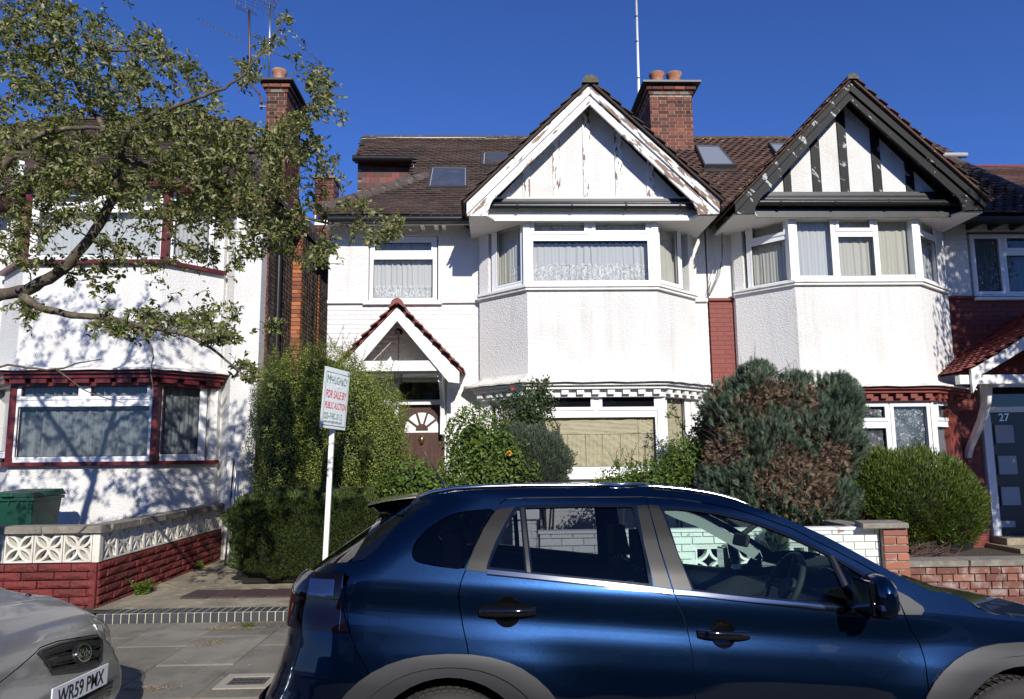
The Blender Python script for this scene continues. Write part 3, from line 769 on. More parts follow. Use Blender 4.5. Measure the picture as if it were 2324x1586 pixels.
def gable_bay(h, pl, barge, timbers, W, st):
    """two storey bay with its gable; st holds the materials of this house"""
    um = W['um']
    zs = Uz(W['soff'], 10.15, um); zsill = Uz(W['sill'], 10.5, um); zsk = Uz(W['skt'], 10.5, um); zskb = Uz(W['skb'], 10.32, um)
    F = pl[1:-1] if len(pl) == 6 else pl
    ztop = zs
    back = [(pl[-1][0], 11.42), (pl[0][0], 11.42)]
    # roughcast breast between the windows
    MB().plan([*pl, *back], zskb-.02, zsill-.05).build('bay_wall', m_rough, h)
    # returns and corner posts at the upper window
    mb = MB()
    d = [Vector(p) for p in pl]
    def seg(a, b, f0, f1, z0, z1, th=.12):
        a = Vector((*a, 0)) if len(a) == 2 else a; b = Vector((*b, 0)) if len(b) == 2 else b
        p = a.lerp(b, f0); q = a.lerp(b, f1); t = (b-a).normalized(); n = Vector((t.y, -t.x, 0))
        mb.obox((p+q)/2-n*th/2+Vector((0, 0, (z0+z1)/2)), (q-p)/2, n*th/2, (0, 0, (z1-z0)/2))
    seg(pl[0], pl[1], 0, 1, zsill-.05, ztop); seg(pl[-2], pl[-1], 0, 1, zsill-.05, ztop)
    seg(pl[1], pl[2], 0, W['uf'][0], zsill-.05, ztop); seg(pl[3], pl[4], W['uf'][1], 1, zsill-.05, ztop)
    mb.build_split('bay_return', m_rough, h)
    mb = MB()
    for c, tt in ((pl[2], 0), (pl[3], 0)): mb.plan([(c[0]-.05, c[1]+.0), (c[0]+.05, c[1]+.0), (c[0]+.06, c[1]+.13), (c[0]-.06, c[1]+.13)], zsill-.03, ztop+.0)
    mb.build_split('corner_post', m_white, h)
    mb = MB(); band(mb, F, -.12, .075, zsill-.05, zsill-.015); band(mb, F, -.12, .05, zsill-.09, zsill-.05)
    mb.build('bay_sill', m_wood, h)
    mb = MB(); band(mb, F, -.10, .0, Uz(W['wtop'], 10.5, um), zs+.01); mb.build('window_head', m_white, h)
    # dentilled cornice and skirt
    skirt(h, pl, zsk, zskb, .25, m_skirt)
    zc = zskb-.03
    mb = MB(); band(mb, F, -.08, .20, zc-.035, zc); band(mb, F, -.08, .15, zc-.085, zc-.036); band(mb, F, -.08, .06, zc-.20, zc-.086)
    mb.build('cornice', st['trim'], h, bevel=.006)
    for k in range(len(F)-1):
        A = offs(F, .088)
        a, b = A[k], A[k+1]; L = (b-a).length; n = max(3, round(L/.232)); t = (b-a)/L; t3 = Vector((t.x, t.y, 0)); nn = Vector((t.y, -t.x, 0))
        for i in range(n):
            p = a+t*(L*(i+.5)/n)
            MB().obox((p.x, p.y, zc-.125), t3*.052, nn*.032, (0, 0, .036)).build('dentil', st['trim'], h)
    # soffit, gable wall, timbers
    O = Vector((0, 10.15, 0))
    xl, xr = U(*barge['L'][0], 10.15).x, U(*barge['R'][0], 10.15).x
    ap = U(*barge['ap'], 10.15)
    MB().plan([(xl+.02, 10.21), (xl+.30, 10.21), (xl+.42, 10.40), (xr-.42, 10.40), (xr-.30, 10.21), (xr-.02, 10.21), (xr-.02, 11.35), (xl+.02, 11.35)], zs, zs+.03).build('soffit', m_rough, h)
    zp = Uz(W['ledge'], 10.5, um)
    mb = MB(); mb.prism([(xl+.14, 10.5, zs+.02), (xr-.14, 10.5, zs+.02), (ap.x, 10.5, ap.z-.12)], (0, .12, 0)); mb.build('gable_wall', m_rough, h)
    for (a, b) in timbers:
        p, q = U(a, W['ledge'], 10.48), U(b, W['ledge'], 10.48)
        dx = abs(p.x-ap.x if abs(p.x-ap.x) > abs(q.x-ap.x) else q.x-ap.x)
        zt_ = ap.z-.1-dx*(ap.z-.1-zs)/((xr-xl)/2-.05)
        MB().box(p.x, q.x, 10.475, 10.5, zp, zt_+.1).build('timber', st['timber'], h)
    MB().box(xl+.3, xr-.3, 10.44, 10.5, zp-.03, zp+.006).build('ledge', st['ledge'], h)
    MB().box(xl+.25, xr-.25, 10.42, 10.5, zs+.02, zp-.03).build('fascia', st['fascia'], h)
    fl = MB(); fl.prism([(xl+.28, 10.40, zp-.075), (xl+.28, 10.44, zp-.03), (xr-.35, 10.44, zp-.03), (xr-.35, 10.40, zp-.075)], (0, .02, .0)); fl.box(xl+.28, xr-.33, 10.405, 10.45, zp-.085, zp-.03)
    fl.build('flashing', m_black, h)
    zg = Uz(W['gut'], 10.34, um)
    g = MB(); g.tube([(xl+.22, 10.34, zg+.01), (xr-.2, 10.34, zg)], .053, 12); gu = g.build('gutter', m_plast, h, smooth=50)
    for i in range(4):
        x = xl+.75+i*(xr-xl-1.3)/3
        MB().tube([(x-.015, 10.34, zg), (x+.015, 10.34, zg)], .060, 12).build('gutter_bracket', m_plast, gu)
    MB().box(xl+.40, xr-.40, 10.375, 10.395, zs-.012, zs+.065).build('soffit_board', st['soff'], h)
    # barge boards, two layers
    for sd in 'LR':
        o = barge[sd]; P = [U(*q, 10.15) for q in o]
        mt = st['barge'+sd]
        bo = MB().prism([(p.x, 10.16, p.z) for p in P], (0, .045, 0)).build('bargeboard', mt, h)
        q = barge[sd+'2']; P2 = [U(*z, 10.13) for z in q]
        MB().prism([(p.x, 10.125, p.z) for p in P2], (0, .035, 0)).build('outer_board', mt if sd == 'R' else st['bargeL'], bo, bevel=.004)
        # roof slope and verge tiles
        e = U(*o[0], 10.15); e = Vector((e.x, 10.08, e.z)); a = Vector((ap.x, 10.08, ap.z))
        sl_ = (a-e); L = sl_.length; sdv = sl_.normalized()
        n = (Vector((0, -1, 0)).cross(sdv) if sd == 'R' else sdv.cross(Vector((0, -1, 0)))) ; n = n if n.z > 0 else -n
        top = 13.6
        w0 = e-sdv*.05+n*.0; w1 = a+sdv*.0
        MB().add([w0, w1, w1+Vector((0, top-10.08, 0)), w0+Vector((0, top-10.08, 0)), w0+n*.03, w1+n*.03, w1+n*.03+Vector((0, top-10.08, 0)), w0+n*.03+Vector((0, top-10.08, 0))],
                 [(0, 1, 2, 3), (4, 7, 6, 5), (0, 4, 5, 1), (0, 3, 7, 4)]).build('gable_roof', st['rooftile'], h)
        g_ = .112
        if sd == 'L': p0 = w0+n*.03+Vector((0, top-10.08, 0)); xd = Vector((0, -1, 0))
        else: p0 = w0+n*.03; xd = Vector((0, 1, 0))
        LL = top-10.08
        T1 = []
        rr = random.Random(5)
        for k in range(int((L+.05)/g_)):
            for i in range(int(LL/.165)):
                y = 10.08-.03+(i+.5)*.165+(0 if k % 2 else .04)
                c = w0+sdv*(k*g_+.06)+n*(.038+rr.uniform(0, .006)); c.y = y
                T1.append((i, frame4(c, xd if sd == 'R' else xd, (sdv-n*.09).normalized(), n, .163, g_*1.35, .016)))
        T1.sort(key=lambda z: z[0])
        pieces('tile', h, st['tm'], [z[1] for z in T1], limit=2*int((L+.05)/g_), rest='gable_tile_courses')
    rdg = [frame4((ap.x, 10.06+.22+.45*i, ap.z+.035), (1, 0, 0), (0, 1, 0), (0, 0, 1), 1, .46, 1) for i in range(8)]
    for mm in rdg: mm[0][0] *= W.get('cap', 1); mm[2][2] *= W.get('cap', 1)
    pieces('ridge_tile', h, ridge_me, rdg)
def halfround(name, mat, r_=.125):
    mb = MB(); n = 12; vs = []
    for y in (-.5, .5):
        for rr in (r_, r_-.025):
            vs += [(rr*math.cos(math.pi*i/n)*1.0, y, rr*math.sin(math.pi*i/n)-.045) for i in range(n+1)]
    N1 = n+1; fs = []
    for i in range(n):
        fs += [(i, i+1, 2*N1+i+1, 2*N1+i), (N1+i+1, N1+i, 3*N1+i, 3*N1+i+1), (i+1, i, N1+i, N1+i+1), (2*N1+i, 2*N1+i+1, 3*N1+i+1, 3*N1+i)]
    fs += [(N1+0, N1+n, *range(N1+n-1, N1, -1))]
    mb.add(vs, fs); return mb.mesh(name, mat, smooth=40)
ridge_me = halfround('ridge_tile', m_moss)
ridge_br = halfround('ridge_tile', m_ridge)
ridge_rd = halfround('ridge_tile', m_redtile, .10)
m_skirt = M('skirt_render', (.76, .74, .68), rough=.9, col2=(.45, .40, .30), nsc=4, lo=.58, hi=.75, bump=.8, bsc=40, bdist=.012, vor=True)
YW = 11.3
ZE = Uz(490, 10.93, 900)             # eaves
ZR = Uz(316, 14.6, 1000)             # ridge
RP = Vector((0, 10.93, ZE)); RS = Vector((0, 14.6-10.93, ZR-ZE)).normalized(); RN = Vector((1, 0, 0)).cross(RS)
LS = math.hypot(14.6-10.93, ZR-ZE)
def rp(u, v):  # survey point on the main roof plane -> (x, s)
    p = onplane(u, v, RP, RN); return p.x, (p-RP).dot(RS)
def lerpx(a, b, s): return a[0]+(b[0]-a[0])*(s-a[1])/(b[1]-a[1])
plain = [tile_mesh('plain_tile%s' % c, m_tile) for c in 'a']
lich = tile_mesh('interlocking_tile', m_tile2, prof=True)
hungm = brick_mesh('hung_tile', m_hung, c=.03)

def chimney(parent, x0, x1, y0, y1, z0, z1, pots, bm, cap=.16, flank='R', nm='chimney', limit=150):
    core = MB().box(x0+.005, x1-.005, y0+.005, y1-.005, z0, z1).build(nm, m_mortar, parent)
    holes = []
    T = []
    for O, t, L in (((x0, y0+.005), (1, 0), x1-x0), ((x1-.005, y0), (0, 1), y1-y0), ((x0+.005, y1), (0, -1), y1-y0)):
        lay(core if True else None, bm, O, t, L, z0, z1-.30, bw=.215, bond='flemish', dep=.006, jit=.001, limit=limit, minw=.02)
    zc = z1-.30
    for k, (o_, hh) in enumerate(((.03, .075), (.06, .075))):
        zz = zc+.0+k*.085
        for O, t, L in (((x0-o_, y0-o_+.03), (1, 0), x1-x0+2*o_), ((x0-o_+.03, y1+o_), (0, -1), y1-y0+2*o_), ((x1+o_-.03, y0-o_), (0, 1), y1-y0+2*o_)):
            if k == 0:
                n = int(L/.20)
                for i in range(n):
                    tt = V2(t); nn = Vector((tt.y, -tt.x, 0)); p = V2(O)+tt*(.06+i*(L-.12)/(n-1))
                    link('brick', bm if not isinstance(bm, list) else bm[0], core, mat=frame4(p+Vector((0, 0, zz+.035))-nn*.01, tt, -nn, (0, 0, 1), .105, .06, .07))
            else: lay(core, bm, O, t, L, zz, zz+.07, dep=.04, jit=.002, bw=.215)
    MB().box(x0-.02, x1+.02, y0-.02, y1+.02, zc, zc+.17).build('corbel', m_mortarD, core)
    mb = MB(); c = cap
    mb.add([(x0-c, y0-c, z1-.10), (x1+c, y0-c, z1-.10), (x1+c, y1+c, z1-.10), (x0-c, y1+c, z1-.10), (x0-c, y0-c, z1-.06), (x1+c, y0-c, z1-.06), (x1+c, y1+c, z1-.06), (x0-c, y1+c, z1-.06), (x0, y0, z1), (x1, y0, z1), (x1, y1, z1), (x0, y1, z1)],
           [(0, 3, 2, 1), (0, 1, 5, 4), (1, 2, 6, 5), (2, 3, 7, 6), (3, 0, 4, 7), (4, 5, 9, 8), (5, 6, 10, 9), (6, 7, 11, 10), (7, 4, 8, 11), (8, 9, 10, 11)])
    mb.build('capping', m_rlframe, core)
    for (x, y, r_, h_) in pots:
        mb = MB(); z = z1-.01
        mb.lathe((x, y, z), [(r_*.98, 0), (r_*.92, h_*.30), (r_*.97, h_*.32), (r_*.97, h_*.40), (r_*.9, h_*.42), (r_*.92, h_*.7), (r_*1.12, h_*.86), (r_*1.12, h_), (r_*.95, h_), (r_*.8, h_*.9), (r_*.75, h_*.3)], 20, caps=False)
        mb.build('chimney_pot', m_clay, core, smooth=50)
    return core
mbr = [brick_mesh('chimney_brick%s' % c, m_brick, wob=.08, c=.08) for c in 'abc']

# ================================================================== middle house, white
h29 = thing('terraced_house', 'white roughcast house with peeling white gable, papered ground floor window and small gabled porch', 'house', (1.5, YW, .2))
X0, X1 = Ux(743, YW, 700), 3.50
zb1 = Uz(688, YW, 900)
PL29 = [(-.22, 11.3), (-.22, 11.2), (.515, 10.5), (2.49, 10.5), (3.27, 11.2), (3.27, 11.3)]
wo_ = [onv(*c2(x, y), (X0, YW), (1, 0)) for x, y in ((372, 1100), (756, 742))]
dr = (Ux(884, YW, 950)-X0, Ux(1013, YW, 950)-X0)
ztr = Uz(858, YW, 950)
mb = MB()
wallbox(mb, (X0, YW), (1, 0), -.22-X0+.02, zb1, ZE+.25, [(wo_[0][0], wo_[1][0], wo_[0][1], wo_[1][1])], th=.25)
mb.build('upper_wall', m_rough, h29); mb = MB(); wallbox(mb, (3.25, YW), (1, 0), X1-3.25, zb1, ZE+.25, th=.25)
mb.build('upper_wall', m_rough, h29)
mb = MB(); wallbox(mb, (X0, YW+.006), (1, 0), -.22-X0+.02, .1, zb1, [(dr[0], dr[1], .1, ztr)], th=.25)
mb.build('lower_wall', m_mortarw, h29); mb = MB(); wallbox(mb, (3.25, YW+.006), (1, 0), X1-3.25, .1, zb1, th=.25); mb.build('lower_wall', m_mortarw, h29); mb = MB()
mb.box(X0, X0+.25, YW+.25, 20, .1, ZE); mb.box(X0, X1, 20, 20.2, .1, ZE+1)
mb.build_split('outer_wall', m_mortarw, h29)
pbm = brick_mesh('painted_brick', m_paintbrick, wob=.02, c=.02, fr=.5)
lay(h29, pbm, (X0, YW+.006), (1, 0), -.22-X0, .2, zb1-.01, [(dr[0]-.01, dr[1]+.01, .1, ztr+.02)], dep=.006, jit=.0006, bh=.067, j=.008, limit=300, rest='painted_brick_courses')
lay(h29, pbm, (3.27, YW+.006), (1, 0), X1-3.27, .2, zb1-.01, dep=.006, jit=.0006, bh=.067, j=.008)
mb = MB(); mb.box(X0, -.2, YW-.045, YW, zb1-.005, zb1+.045); mb.box(3.25, X1, YW-.045, YW, zb1-.005, zb1+.045); mb.build_split('string_course', m_wood, h29, bevel=.004)
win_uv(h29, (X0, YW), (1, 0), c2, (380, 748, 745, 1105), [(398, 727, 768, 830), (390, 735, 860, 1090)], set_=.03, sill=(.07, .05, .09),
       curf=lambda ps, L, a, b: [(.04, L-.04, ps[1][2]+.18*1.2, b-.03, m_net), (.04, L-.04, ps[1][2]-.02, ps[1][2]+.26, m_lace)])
# bay
barge29 = dict(ap=(1338, 192.8),
    L=[(1059.7, 458.5), (1338, 192.8), (1338, 235.7), (1128, 442.4), (1118, 452), (1112.5, 463), (1108.5, 475), (1106, 489.4), (1059.7, 489)],
    R=[(1631.5, 454.5), (1632, 483.5), (1584, 486.5), (1581, 472), (1576, 462), (1570, 453), (1557.7, 441.5), (1338, 235.7), (1338, 192.8)],
    L2=[(1058.5, 460), (1338, 193), (1338, 213), (1058.5, 486)], R2=[(1338, 193), (1632.5, 455), (1632.5, 480), (1338, 213)])
W29 = dict(um=1340, soff=487.5, sill=645, skt=846, skb=864, wtop=496, ledge=451, gut=469, uf=(.20, .86))
st29 = dict(trim=m_wood, timber=m_peelV, ledge=m_wood, fascia=m_wood, soff=m_wood, bargeL=m_peelL, bargeR=m_peelR, rooftile=m_tile, tm=plain)
gable_bay(h29, PL29, barge29, [(1187, 1203), (1256, 1272), (1325, 1342), (1398, 1414), (1469, 1485)], W29, st29)
tl_, tr_ = Vector(PL29[2])-Vector(PL29[1]), Vector(PL29[4])-Vector(PL29[3])
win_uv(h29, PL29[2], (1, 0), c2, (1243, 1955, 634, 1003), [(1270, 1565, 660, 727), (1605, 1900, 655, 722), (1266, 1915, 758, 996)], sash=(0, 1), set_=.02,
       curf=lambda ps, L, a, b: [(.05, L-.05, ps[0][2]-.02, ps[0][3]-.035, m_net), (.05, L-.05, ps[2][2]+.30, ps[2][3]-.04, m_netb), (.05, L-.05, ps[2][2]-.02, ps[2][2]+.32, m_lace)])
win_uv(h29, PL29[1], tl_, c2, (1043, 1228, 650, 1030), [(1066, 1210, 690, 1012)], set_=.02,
       curf=lambda ps, L, a, b: [(.05, L*.45, a+.05, b-.05, m_netc), (L*.40, L-.05, a+.35, b-.05, m_netb), (L*.40, L-.05, a+.05, a+.36, m_lace)])
win_uv(h29, PL29[3], tr_, c2, (1950, 2092, 650, 1012), [(1968, 2076, 668, 1003)], set_=.02, curf=allcur(m_netc))
# ground floor bay window and the wall below it
zk = Uz(864, 10.32, 1340)-.23
zw = Uz(1074, 10.5, 1340)
MB().plan([(p[0]+a, p[1]+.006) for p, a in zip(PL29, (.012, .012, .005, -.005, -.012, -.012))]+[(3.27, 11.4), (-.22, 11.4)], .1, zw-.08).build('bay_base', m_mortarw, h29)
for a, b in ((1, 2), (2, 3), (3, 4)):
    d_ = Vector(PL29[b])-Vector(PL29[a]); lay(h29, pbm, (PL29[a][0], PL29[a][1]+.006), d_, d_.length, .2, zw-.09, dep=.006, jit=.0006, bh=.067, j=.008, limit=60, rest='painted_brick_courses')
mb = MB(); band(mb, PL29[1:-1], -.12, .08, zw-.08, zw-.045); band(mb, PL29[1:-1], -.12, .04, zw-.045, zw-.0); mb.build('bay_sill', m_wood, h29)
mb = MB()
for c in (PL29[2], PL29[3]): mb.plan([(c[0]-.06, c[1]-.0), (c[0]+.06, c[1]-.0), (c[0]+.07, c[1]+.13), (c[0]-.07, c[1]+.13)], zw, zk+.05)
for (a, b, f0, f1) in ((PL29[1], PL29[2], 0, .2), (PL29[1], PL29[2], .9, 1), (PL29[3], PL29[4], 0, .05), (PL29[3], PL29[4], .78, 1), (PL29[0], PL29[1], 0, 1), (PL29[4], PL29[5], 0, 1)):
    a = Vector((*a, 0)); b = Vector((*b, 0)); p, q = a.lerp(b, f0), a.lerp(b, f1); t_ = (b-a).normalized(); nn = Vector((t_.y, -t_.x, 0))
    mb.obox((p+q)/2-nn*.07+Vector((0, 0, (zw+zk)/2)), (q-p)/2, nn*.06, (0, 0, (zk-zw)/2+.05))
mb.build_split('corner_post', m_wood, h29)
win_uv(h29, PL29[2], (1, 0), c7, (566, 1490, 822, 1396), [(600, 1005, 845, 945), (1060, 1452, 845, 942), (590, 1467, 990, 1366)], sash=(0, 1), set_=.02, glassm=[m_gdark, m_gdark, m_glass], paper={2: m_paper}, seams=[(0, .86, .66, 1), (.86, 1, .66, 1), (0, .27, 0, .66), (.27, .42, 0, .66), (.42, .56, 0, .66), (.56, .71, 0, .66), (.71, .86, 0, .66), (.86, 1, 0, .66)])
win_uv(h29, PL29[1], tl_, c7, (315, 548, 830, 1392), [(342, 525, 860, 1366)], set_=.02, paper={0: m_paper})
win_uv(h29, PL29[3], tr_, c7, (1512, 1708, 822, 1392), [(1534, 1676, 850, 1366)], set_=.02, paper={0: m_paper})

# main roof with its hip, raised end and rooflights
A, B_ = rp(735, 480), rp(945, 414)
E1, E2 = rp(803, 357), rp(822, 313)
J1 = rp(944, 362)
def clip29(x, s):
    X = x+X0-.2
    if X > 3.62: return False
    if s < B_[1]: return X > lerpx(A, B_, s)
    if s < J1[1]: return X > J1[0]
    if s > LS-.02: return False
    return X > lerpx(E1, E2, s)+.07
p0 = RP+Vector((X0-.2, 0, 0))
def roofpoly(h, pts, mat, name='roof'):
    P = [RP+Vector((x, 0, 0))+RS*s for x, s in pts]
    MB().prism(P, -RN*.12).build(name, mat, h)
roofpoly(h29, [(A[0], -.02), (3.62, -.02), (3.62, LS), E2, E1, J1, B_, A], m_tile)
def clip29b(x, s):
    X = x+X0-.2; p = RP+Vector((X, 0, 0))+RS*s
    # leave out what stands under the cross gable
    return clip29(x, s) and not (abs(p.x-1.49) < (7.2-p.z)/1.16-.35)
tiles(h29, plain, p0+Vector((0, -.05, 0))-RS*.03, (1, 0, 0), RS, 3.62-X0+.2, LS, clip29b, limit=300, seed=2)
# hip ridge tiles
pa = RP+Vector((A[0], 0, 0))+RS*A[1]; pb = RP+Vector((B_[0], 0, 0))+RS*B_[1]
hd = (pb-pa); hl = hd.length; hd.normalize(); n_ = int(hl/.33)
T = [frame4(pa+hd*(.33*(i+.3))+Vector((0, 0, .05)), hd.cross(RN).normalized(), hd, RN, 1.15, .36, 1.15) for i in range(n_+1)]
pieces('hip_tile', h29, ridge_br, T)
zc_ = pb.z
MB().add([pa, pb, (X0+2.2, 17, pb.z+.2), (X0-.1, 17, pa.z)], [(0, 3, 2, 1)]).build('hip_slope', m_tile, h29)
# ridge with white bedding
pr = RP+RS*LS
mb = MB(); mb.box(E2[0]+.02, 1.2, pr.y-.06, pr.y+.03, pr.z-.06, pr.z+.02); mb.build('ridge_bedding', M('lime_bedding', (.62, .60, .50), rough=.9, bump=.5, bsc=30), h29)
T = [frame4((E2[0]+.25+.46*i, pr.y+.05, pr.z+.055), (0, 1, 0), (-1, 0, 0), (0, 0, 1), .8, .455, .55) for i in range(14)]
pieces('ridge_tile', h29, ridge_br, T)
MB().add([(E2[0], pr.y+.02, pr.z), (3.6, pr.y+.02, pr.z), (3.6, 19, ZE), (X0, 19, ZE)], [(0, 1, 2, 3)]).build('rear_slope', m_tile, h29)
# tile-hung end wall below the raised roof
e1 = RP+Vector((E1[0], 0, 0))+RS*E1[1]; j1 = RP+Vector((J1[0], 0, 0))+RS*J1[1]
yh = e1.y+.10
xa_, xb_ = Ux(811, yh, 400), Ux(941, yh, 400)
ztp = Uz(368, yh, 870); zbt = Uz(470, yh, 870)
MB().box(xa_, xb_+.3, yh+.02, yh+1.4, zbt, ztp+.12).build('end_wall', m_mortarD, h29)
T = []
for k in range(14):
    z = ztp-.02-k*.105
    if z < zbt: break
    for i in range(9):
        x = xa_+(i+.5)*.168-(.084 if k % 2 else 0)
        if x-.05 < xa_ or x > xb_+.05: continue
        T.append(frame4((x, yh+.0-.0, z-.05), (1, 0, r.uniform(-.01, .01)), (0, 1, .09), (0, -.09, 1), .164, .02, .125))
pieces('hung_tile', h29, hungm, T)
MB().box(xa_-.08, xb_+.02, yh-.05, yh+.0, ztp, ztp+.09).build('fascia', m_black, h29)
yg_ = e1.y-.13; zg_ = Uz(359, yg_, 870)
gt = MB().tube([(Ux(800, yg_, 360), yg_, zg_), (Ux(948, yg_, 360), yg_, zg_-.01)], .06, 12).build('gutter', m_plast, h29, smooth=50)
MB().tube([(Ux(937, yg_, 360), yg_, zg_-.03), (Ux(938, yg_, 360), yg_, zg_-.09), (Ux(939, yg_, 400), yg_, Uz(411, yg_, 938))], .036, 10).build('downpipe', m_plast, h29, smooth=50)
rooflight(h29, RP, RN, [(977, 377), (1062, 377.5), (1062, 423), (968, 424)])
rooflight(h29, RP, RN, [(1092, 344), (1180, 345), (1180, 373), (1090, 373)])
# eaves
ze = Uz(497, 10.86, 900)
MB().tube([(Ux(735, 10.86), 10.86, ze), (Ux(1064, 10.86), 10.86, ze)], .058, 12).build('gutter', m_plast, h29, smooth=50)
MB().box(X0-.15, -.3, 10.94, 10.97, ZE-.14, ZE+.02).build('fascia', m_wood, h29)
MB().box(X0-.15, -.3, 10.97, YW, ZE-.02, ZE+.01).build('soffit', m_wood, h29)
for u in (742, 873, 958, 989, 1007): 
    x = Ux(u, 11.1, 515); MB().box(x-.03, x+.03, 10.98, YW, ZE-.12, ZE-.03).build('rafter_foot', m_wood, h29)
T = []
chimney(h29, Ux(1475, 13.7, 250), Ux(1571, 13.7, 250), 13.7, 15.2, Uz(385, 13.7, 1520), Uz(184, 13.7, 1520), [(Ux(1490, 13.95, 180), 13.95, .145, .30), (Ux(1529, 13.95, 180), 13.95, .145, .30)], mbr, limit=110)
MB().add([U(1566, 366, 13.6), U(1582, 362, 13.6), U(1590, 385, 13.3), U(1572, 392, 13.2)], [(0, 1, 2, 3)]).build('lead_flashing', m_lead, h29)
# ------------------------------------------------------------------ porch and front door of the middle house
YP = 10.55
pa_ = Ux(901, YP, 700); pz = Uz(697, YP, 901)
pr_ = U(1042, 850, YP); hw = pr_.x-pa_; pe = pr_.z+.04
slope = (pz-pe)/hw
po = MB()
def PP(x, z, y=YP): return (pa_+x, y, z)
porch = h29
for sd in (-1, 1):
    bd = MB().prism([PP(0, pz), PP(sd*hw, pe), PP(sd*hw, pe-.17), PP(sd*(hw-.16), pe-.15), PP(0, pz-.21)], (0, .045, 0)).build('porch_bargeboard', m_wood, porch, bevel=.004)
    MB().prism([PP(0, pz+.02), PP(sd*(hw+.03), pe+.0), PP(sd*(hw+.03), pe+.03), PP(0, pz+.05)], (0, YW-YP, 0)).build('porch_roof', m_redtile, porch)
    sdv = Vector((sd*hw, 0, pe-pz)).normalized(); up_ = -sdv
    n_ = Vector((sd*slope, 0, 1)).normalized()
    L_ = math.hypot(hw, pz-pe); g_ = .098; T = []
    for k in range(int(L_/g_)+1):
        for i in range(5):
            c = Vector(PP(0, pz+.035))+sdv*(L_-k*g_-.03)+n_*.02; c.y = YP-.03+(i+.5)*.165-(.08 if k % 2 else 0)
            xd = Vector((0, 1, 0)) if sd == 1 else Vector((0, 1, 0))
            T.append(frame4(c, (0, 1, 0), (up_-n_*.13).normalized(), n_, .163, g_*1.4, .018))
    pieces('tile', porch, tile_mesh('porch_tile', m_redtile), T)
T = [frame4((pa_, YP-.04+.17+.34*i, pz+.075), (1, 0, 0), (0, 1, 0), (0, 0, 1), 1, .34, 1.1) for i in range(3)]
pieces('ridge_tile', porch, ridge_rd, T)
zt0, zt1 = Uz(838, YP, 920), Uz(822, YP, 920)
MB().box(pa_-hw+.2, pa_+hw-.28, YP+.045, YP+.13, zt0-.02, zt1+.03).build('tie_beam', m_wood, porch, bevel=.005)
MB().box(pa_-hw+.2, pa_+hw-.15, YP+.13, YW, zt1-.16, zt1-.06).build('porch_frieze', m_wood, porch)
for sd in (-1, 1):
    x = pa_+sd*(hw-.30)
    mb = MB(); mb.box(x-.035, x+.035, YP+.12, YW-.004, zt0-.10, zt0-.02); mb.box(x-.035, x+.035, YW-.07, YW-.003, zt0-.95, zt0-.10)
    pts = [(x-.03, YP+.14+.0, zt0-.10)]
    q = [(YP+.18+.5*math.sin(t*math.pi/2*.98), zt0-.10-.62*(1-math.cos(t*math.pi/2))) for t in [i/8 for i in range(9)]]
    q2 = [(a+.05, b-.05) for a, b in q]
    mb.prism([(x-.03, a, b) for a, b in q]+[(x-.03, a, b-.07) for a, b in q[::-1]], (.06, 0, 0))
    mb.build('porch_bracket', m_wood, porch)
lt = MB(); zl_ = pz-.33
mb = MB(); mb.lathe((pa_, YP+.2, zl_), [(.055, -.05), (.06, 0), (.03, .04)], 12)
for i in range(14): mb.tube([(pa_+.006*(-1)**i, YP+.2, zl_-.05-i*.034), (pa_-.006*(-1)**i, YP+.2, zl_-.05-(i+1)*.034)], .007, 5)
zb_ = zl_-.05-14*.034
la = thing('hanging_lantern', 'black hanging lantern on a chain under the small porch gable', 'lantern', (pa_, YP+.2, zb_-.3))
mb.lathe((pa_, YP+.2, zb_), [(.02, 0), (.10, -.07), (.10, -.08)], 8)
mb.build('chain_and_cap', m_plast, la)
mb = MB()
for i in range(4):
    a = math.pi/4+i*math.pi/2; mb.tube([(pa_+.085*math.cos(a), YP+.2+.085*math.sin(a), zb_-.08), (pa_+.055*math.cos(a), YP+.2+.055*math.sin(a), zb_-.27)], .006, 5)
mb.box(pa_-.045, pa_+.045, YP+.155, YP+.245, zb_-.285, zb_-.27); mb.build('lantern_cage', m_plast, la)
MB().lathe((pa_, YP+.2, zb_-.265), [(.045, 0), (.072, .18)], 4, caps=False).build('lantern_glass', glass('lantern_glass', (.8, .8, .75)), la)
# door set
YD = YW+.10
m_door = M('dark_brown_door', (.055, .022, .016), rough=.4, col2=(.075, .032, .022), nsc=5, stretch=(6, 1, .6), bump=.15, bsc=30, bdist=.004)
dx0, dx1 = Ux(884, YW, 950), Ux(1014, YW, 950)
f0, f1 = Ux(905, YD, 950), Ux(1009, YD, 950)
zt_, zu0, zu1, zd = Uz(858, YD), Uz(866, YD), Uz(906, YD), Uz(917, YD)
mb = MB(); mb.box(dx0, f0, YD-.05, YD+.04, .2, zt_); mb.box(f1, dx1, YD-.05, YD+.04, .2, zt_); mb.box(f0, f1, YD-.05, YD+.04, zu0, zt_); mb.box(f0, f1, YD-.06, YD+.04, zd, zu1)
mb.build('door_frame', m_wood, h29, bevel=.004)
MB().box(f0, f1, YD, YD+.01, zu1, zu0).build('fanlight', m_gdark, h29)
mb = MB(); W_ = f1-f0; z0_ = .32; H_ = zd-z0_; cx_ = (f0+f1)/2; zc_ = zd-.40; ra = W_/2-.09
mb.box(f0, f1, YD+.02, YD+.05, z0_, zd-.44)
mb.box(f0, cx_-ra, YD+.02, YD+.05, zd-.44, zd); mb.box(cx_+ra, f1, YD+.02, YD+.05, zd-.44, zd)
n = 14; P_ = [(cx_+ra*math.cos(math.pi*i/n), zc_+ra*1.05*math.sin(math.pi*i/n)) for i in range(n+1)]
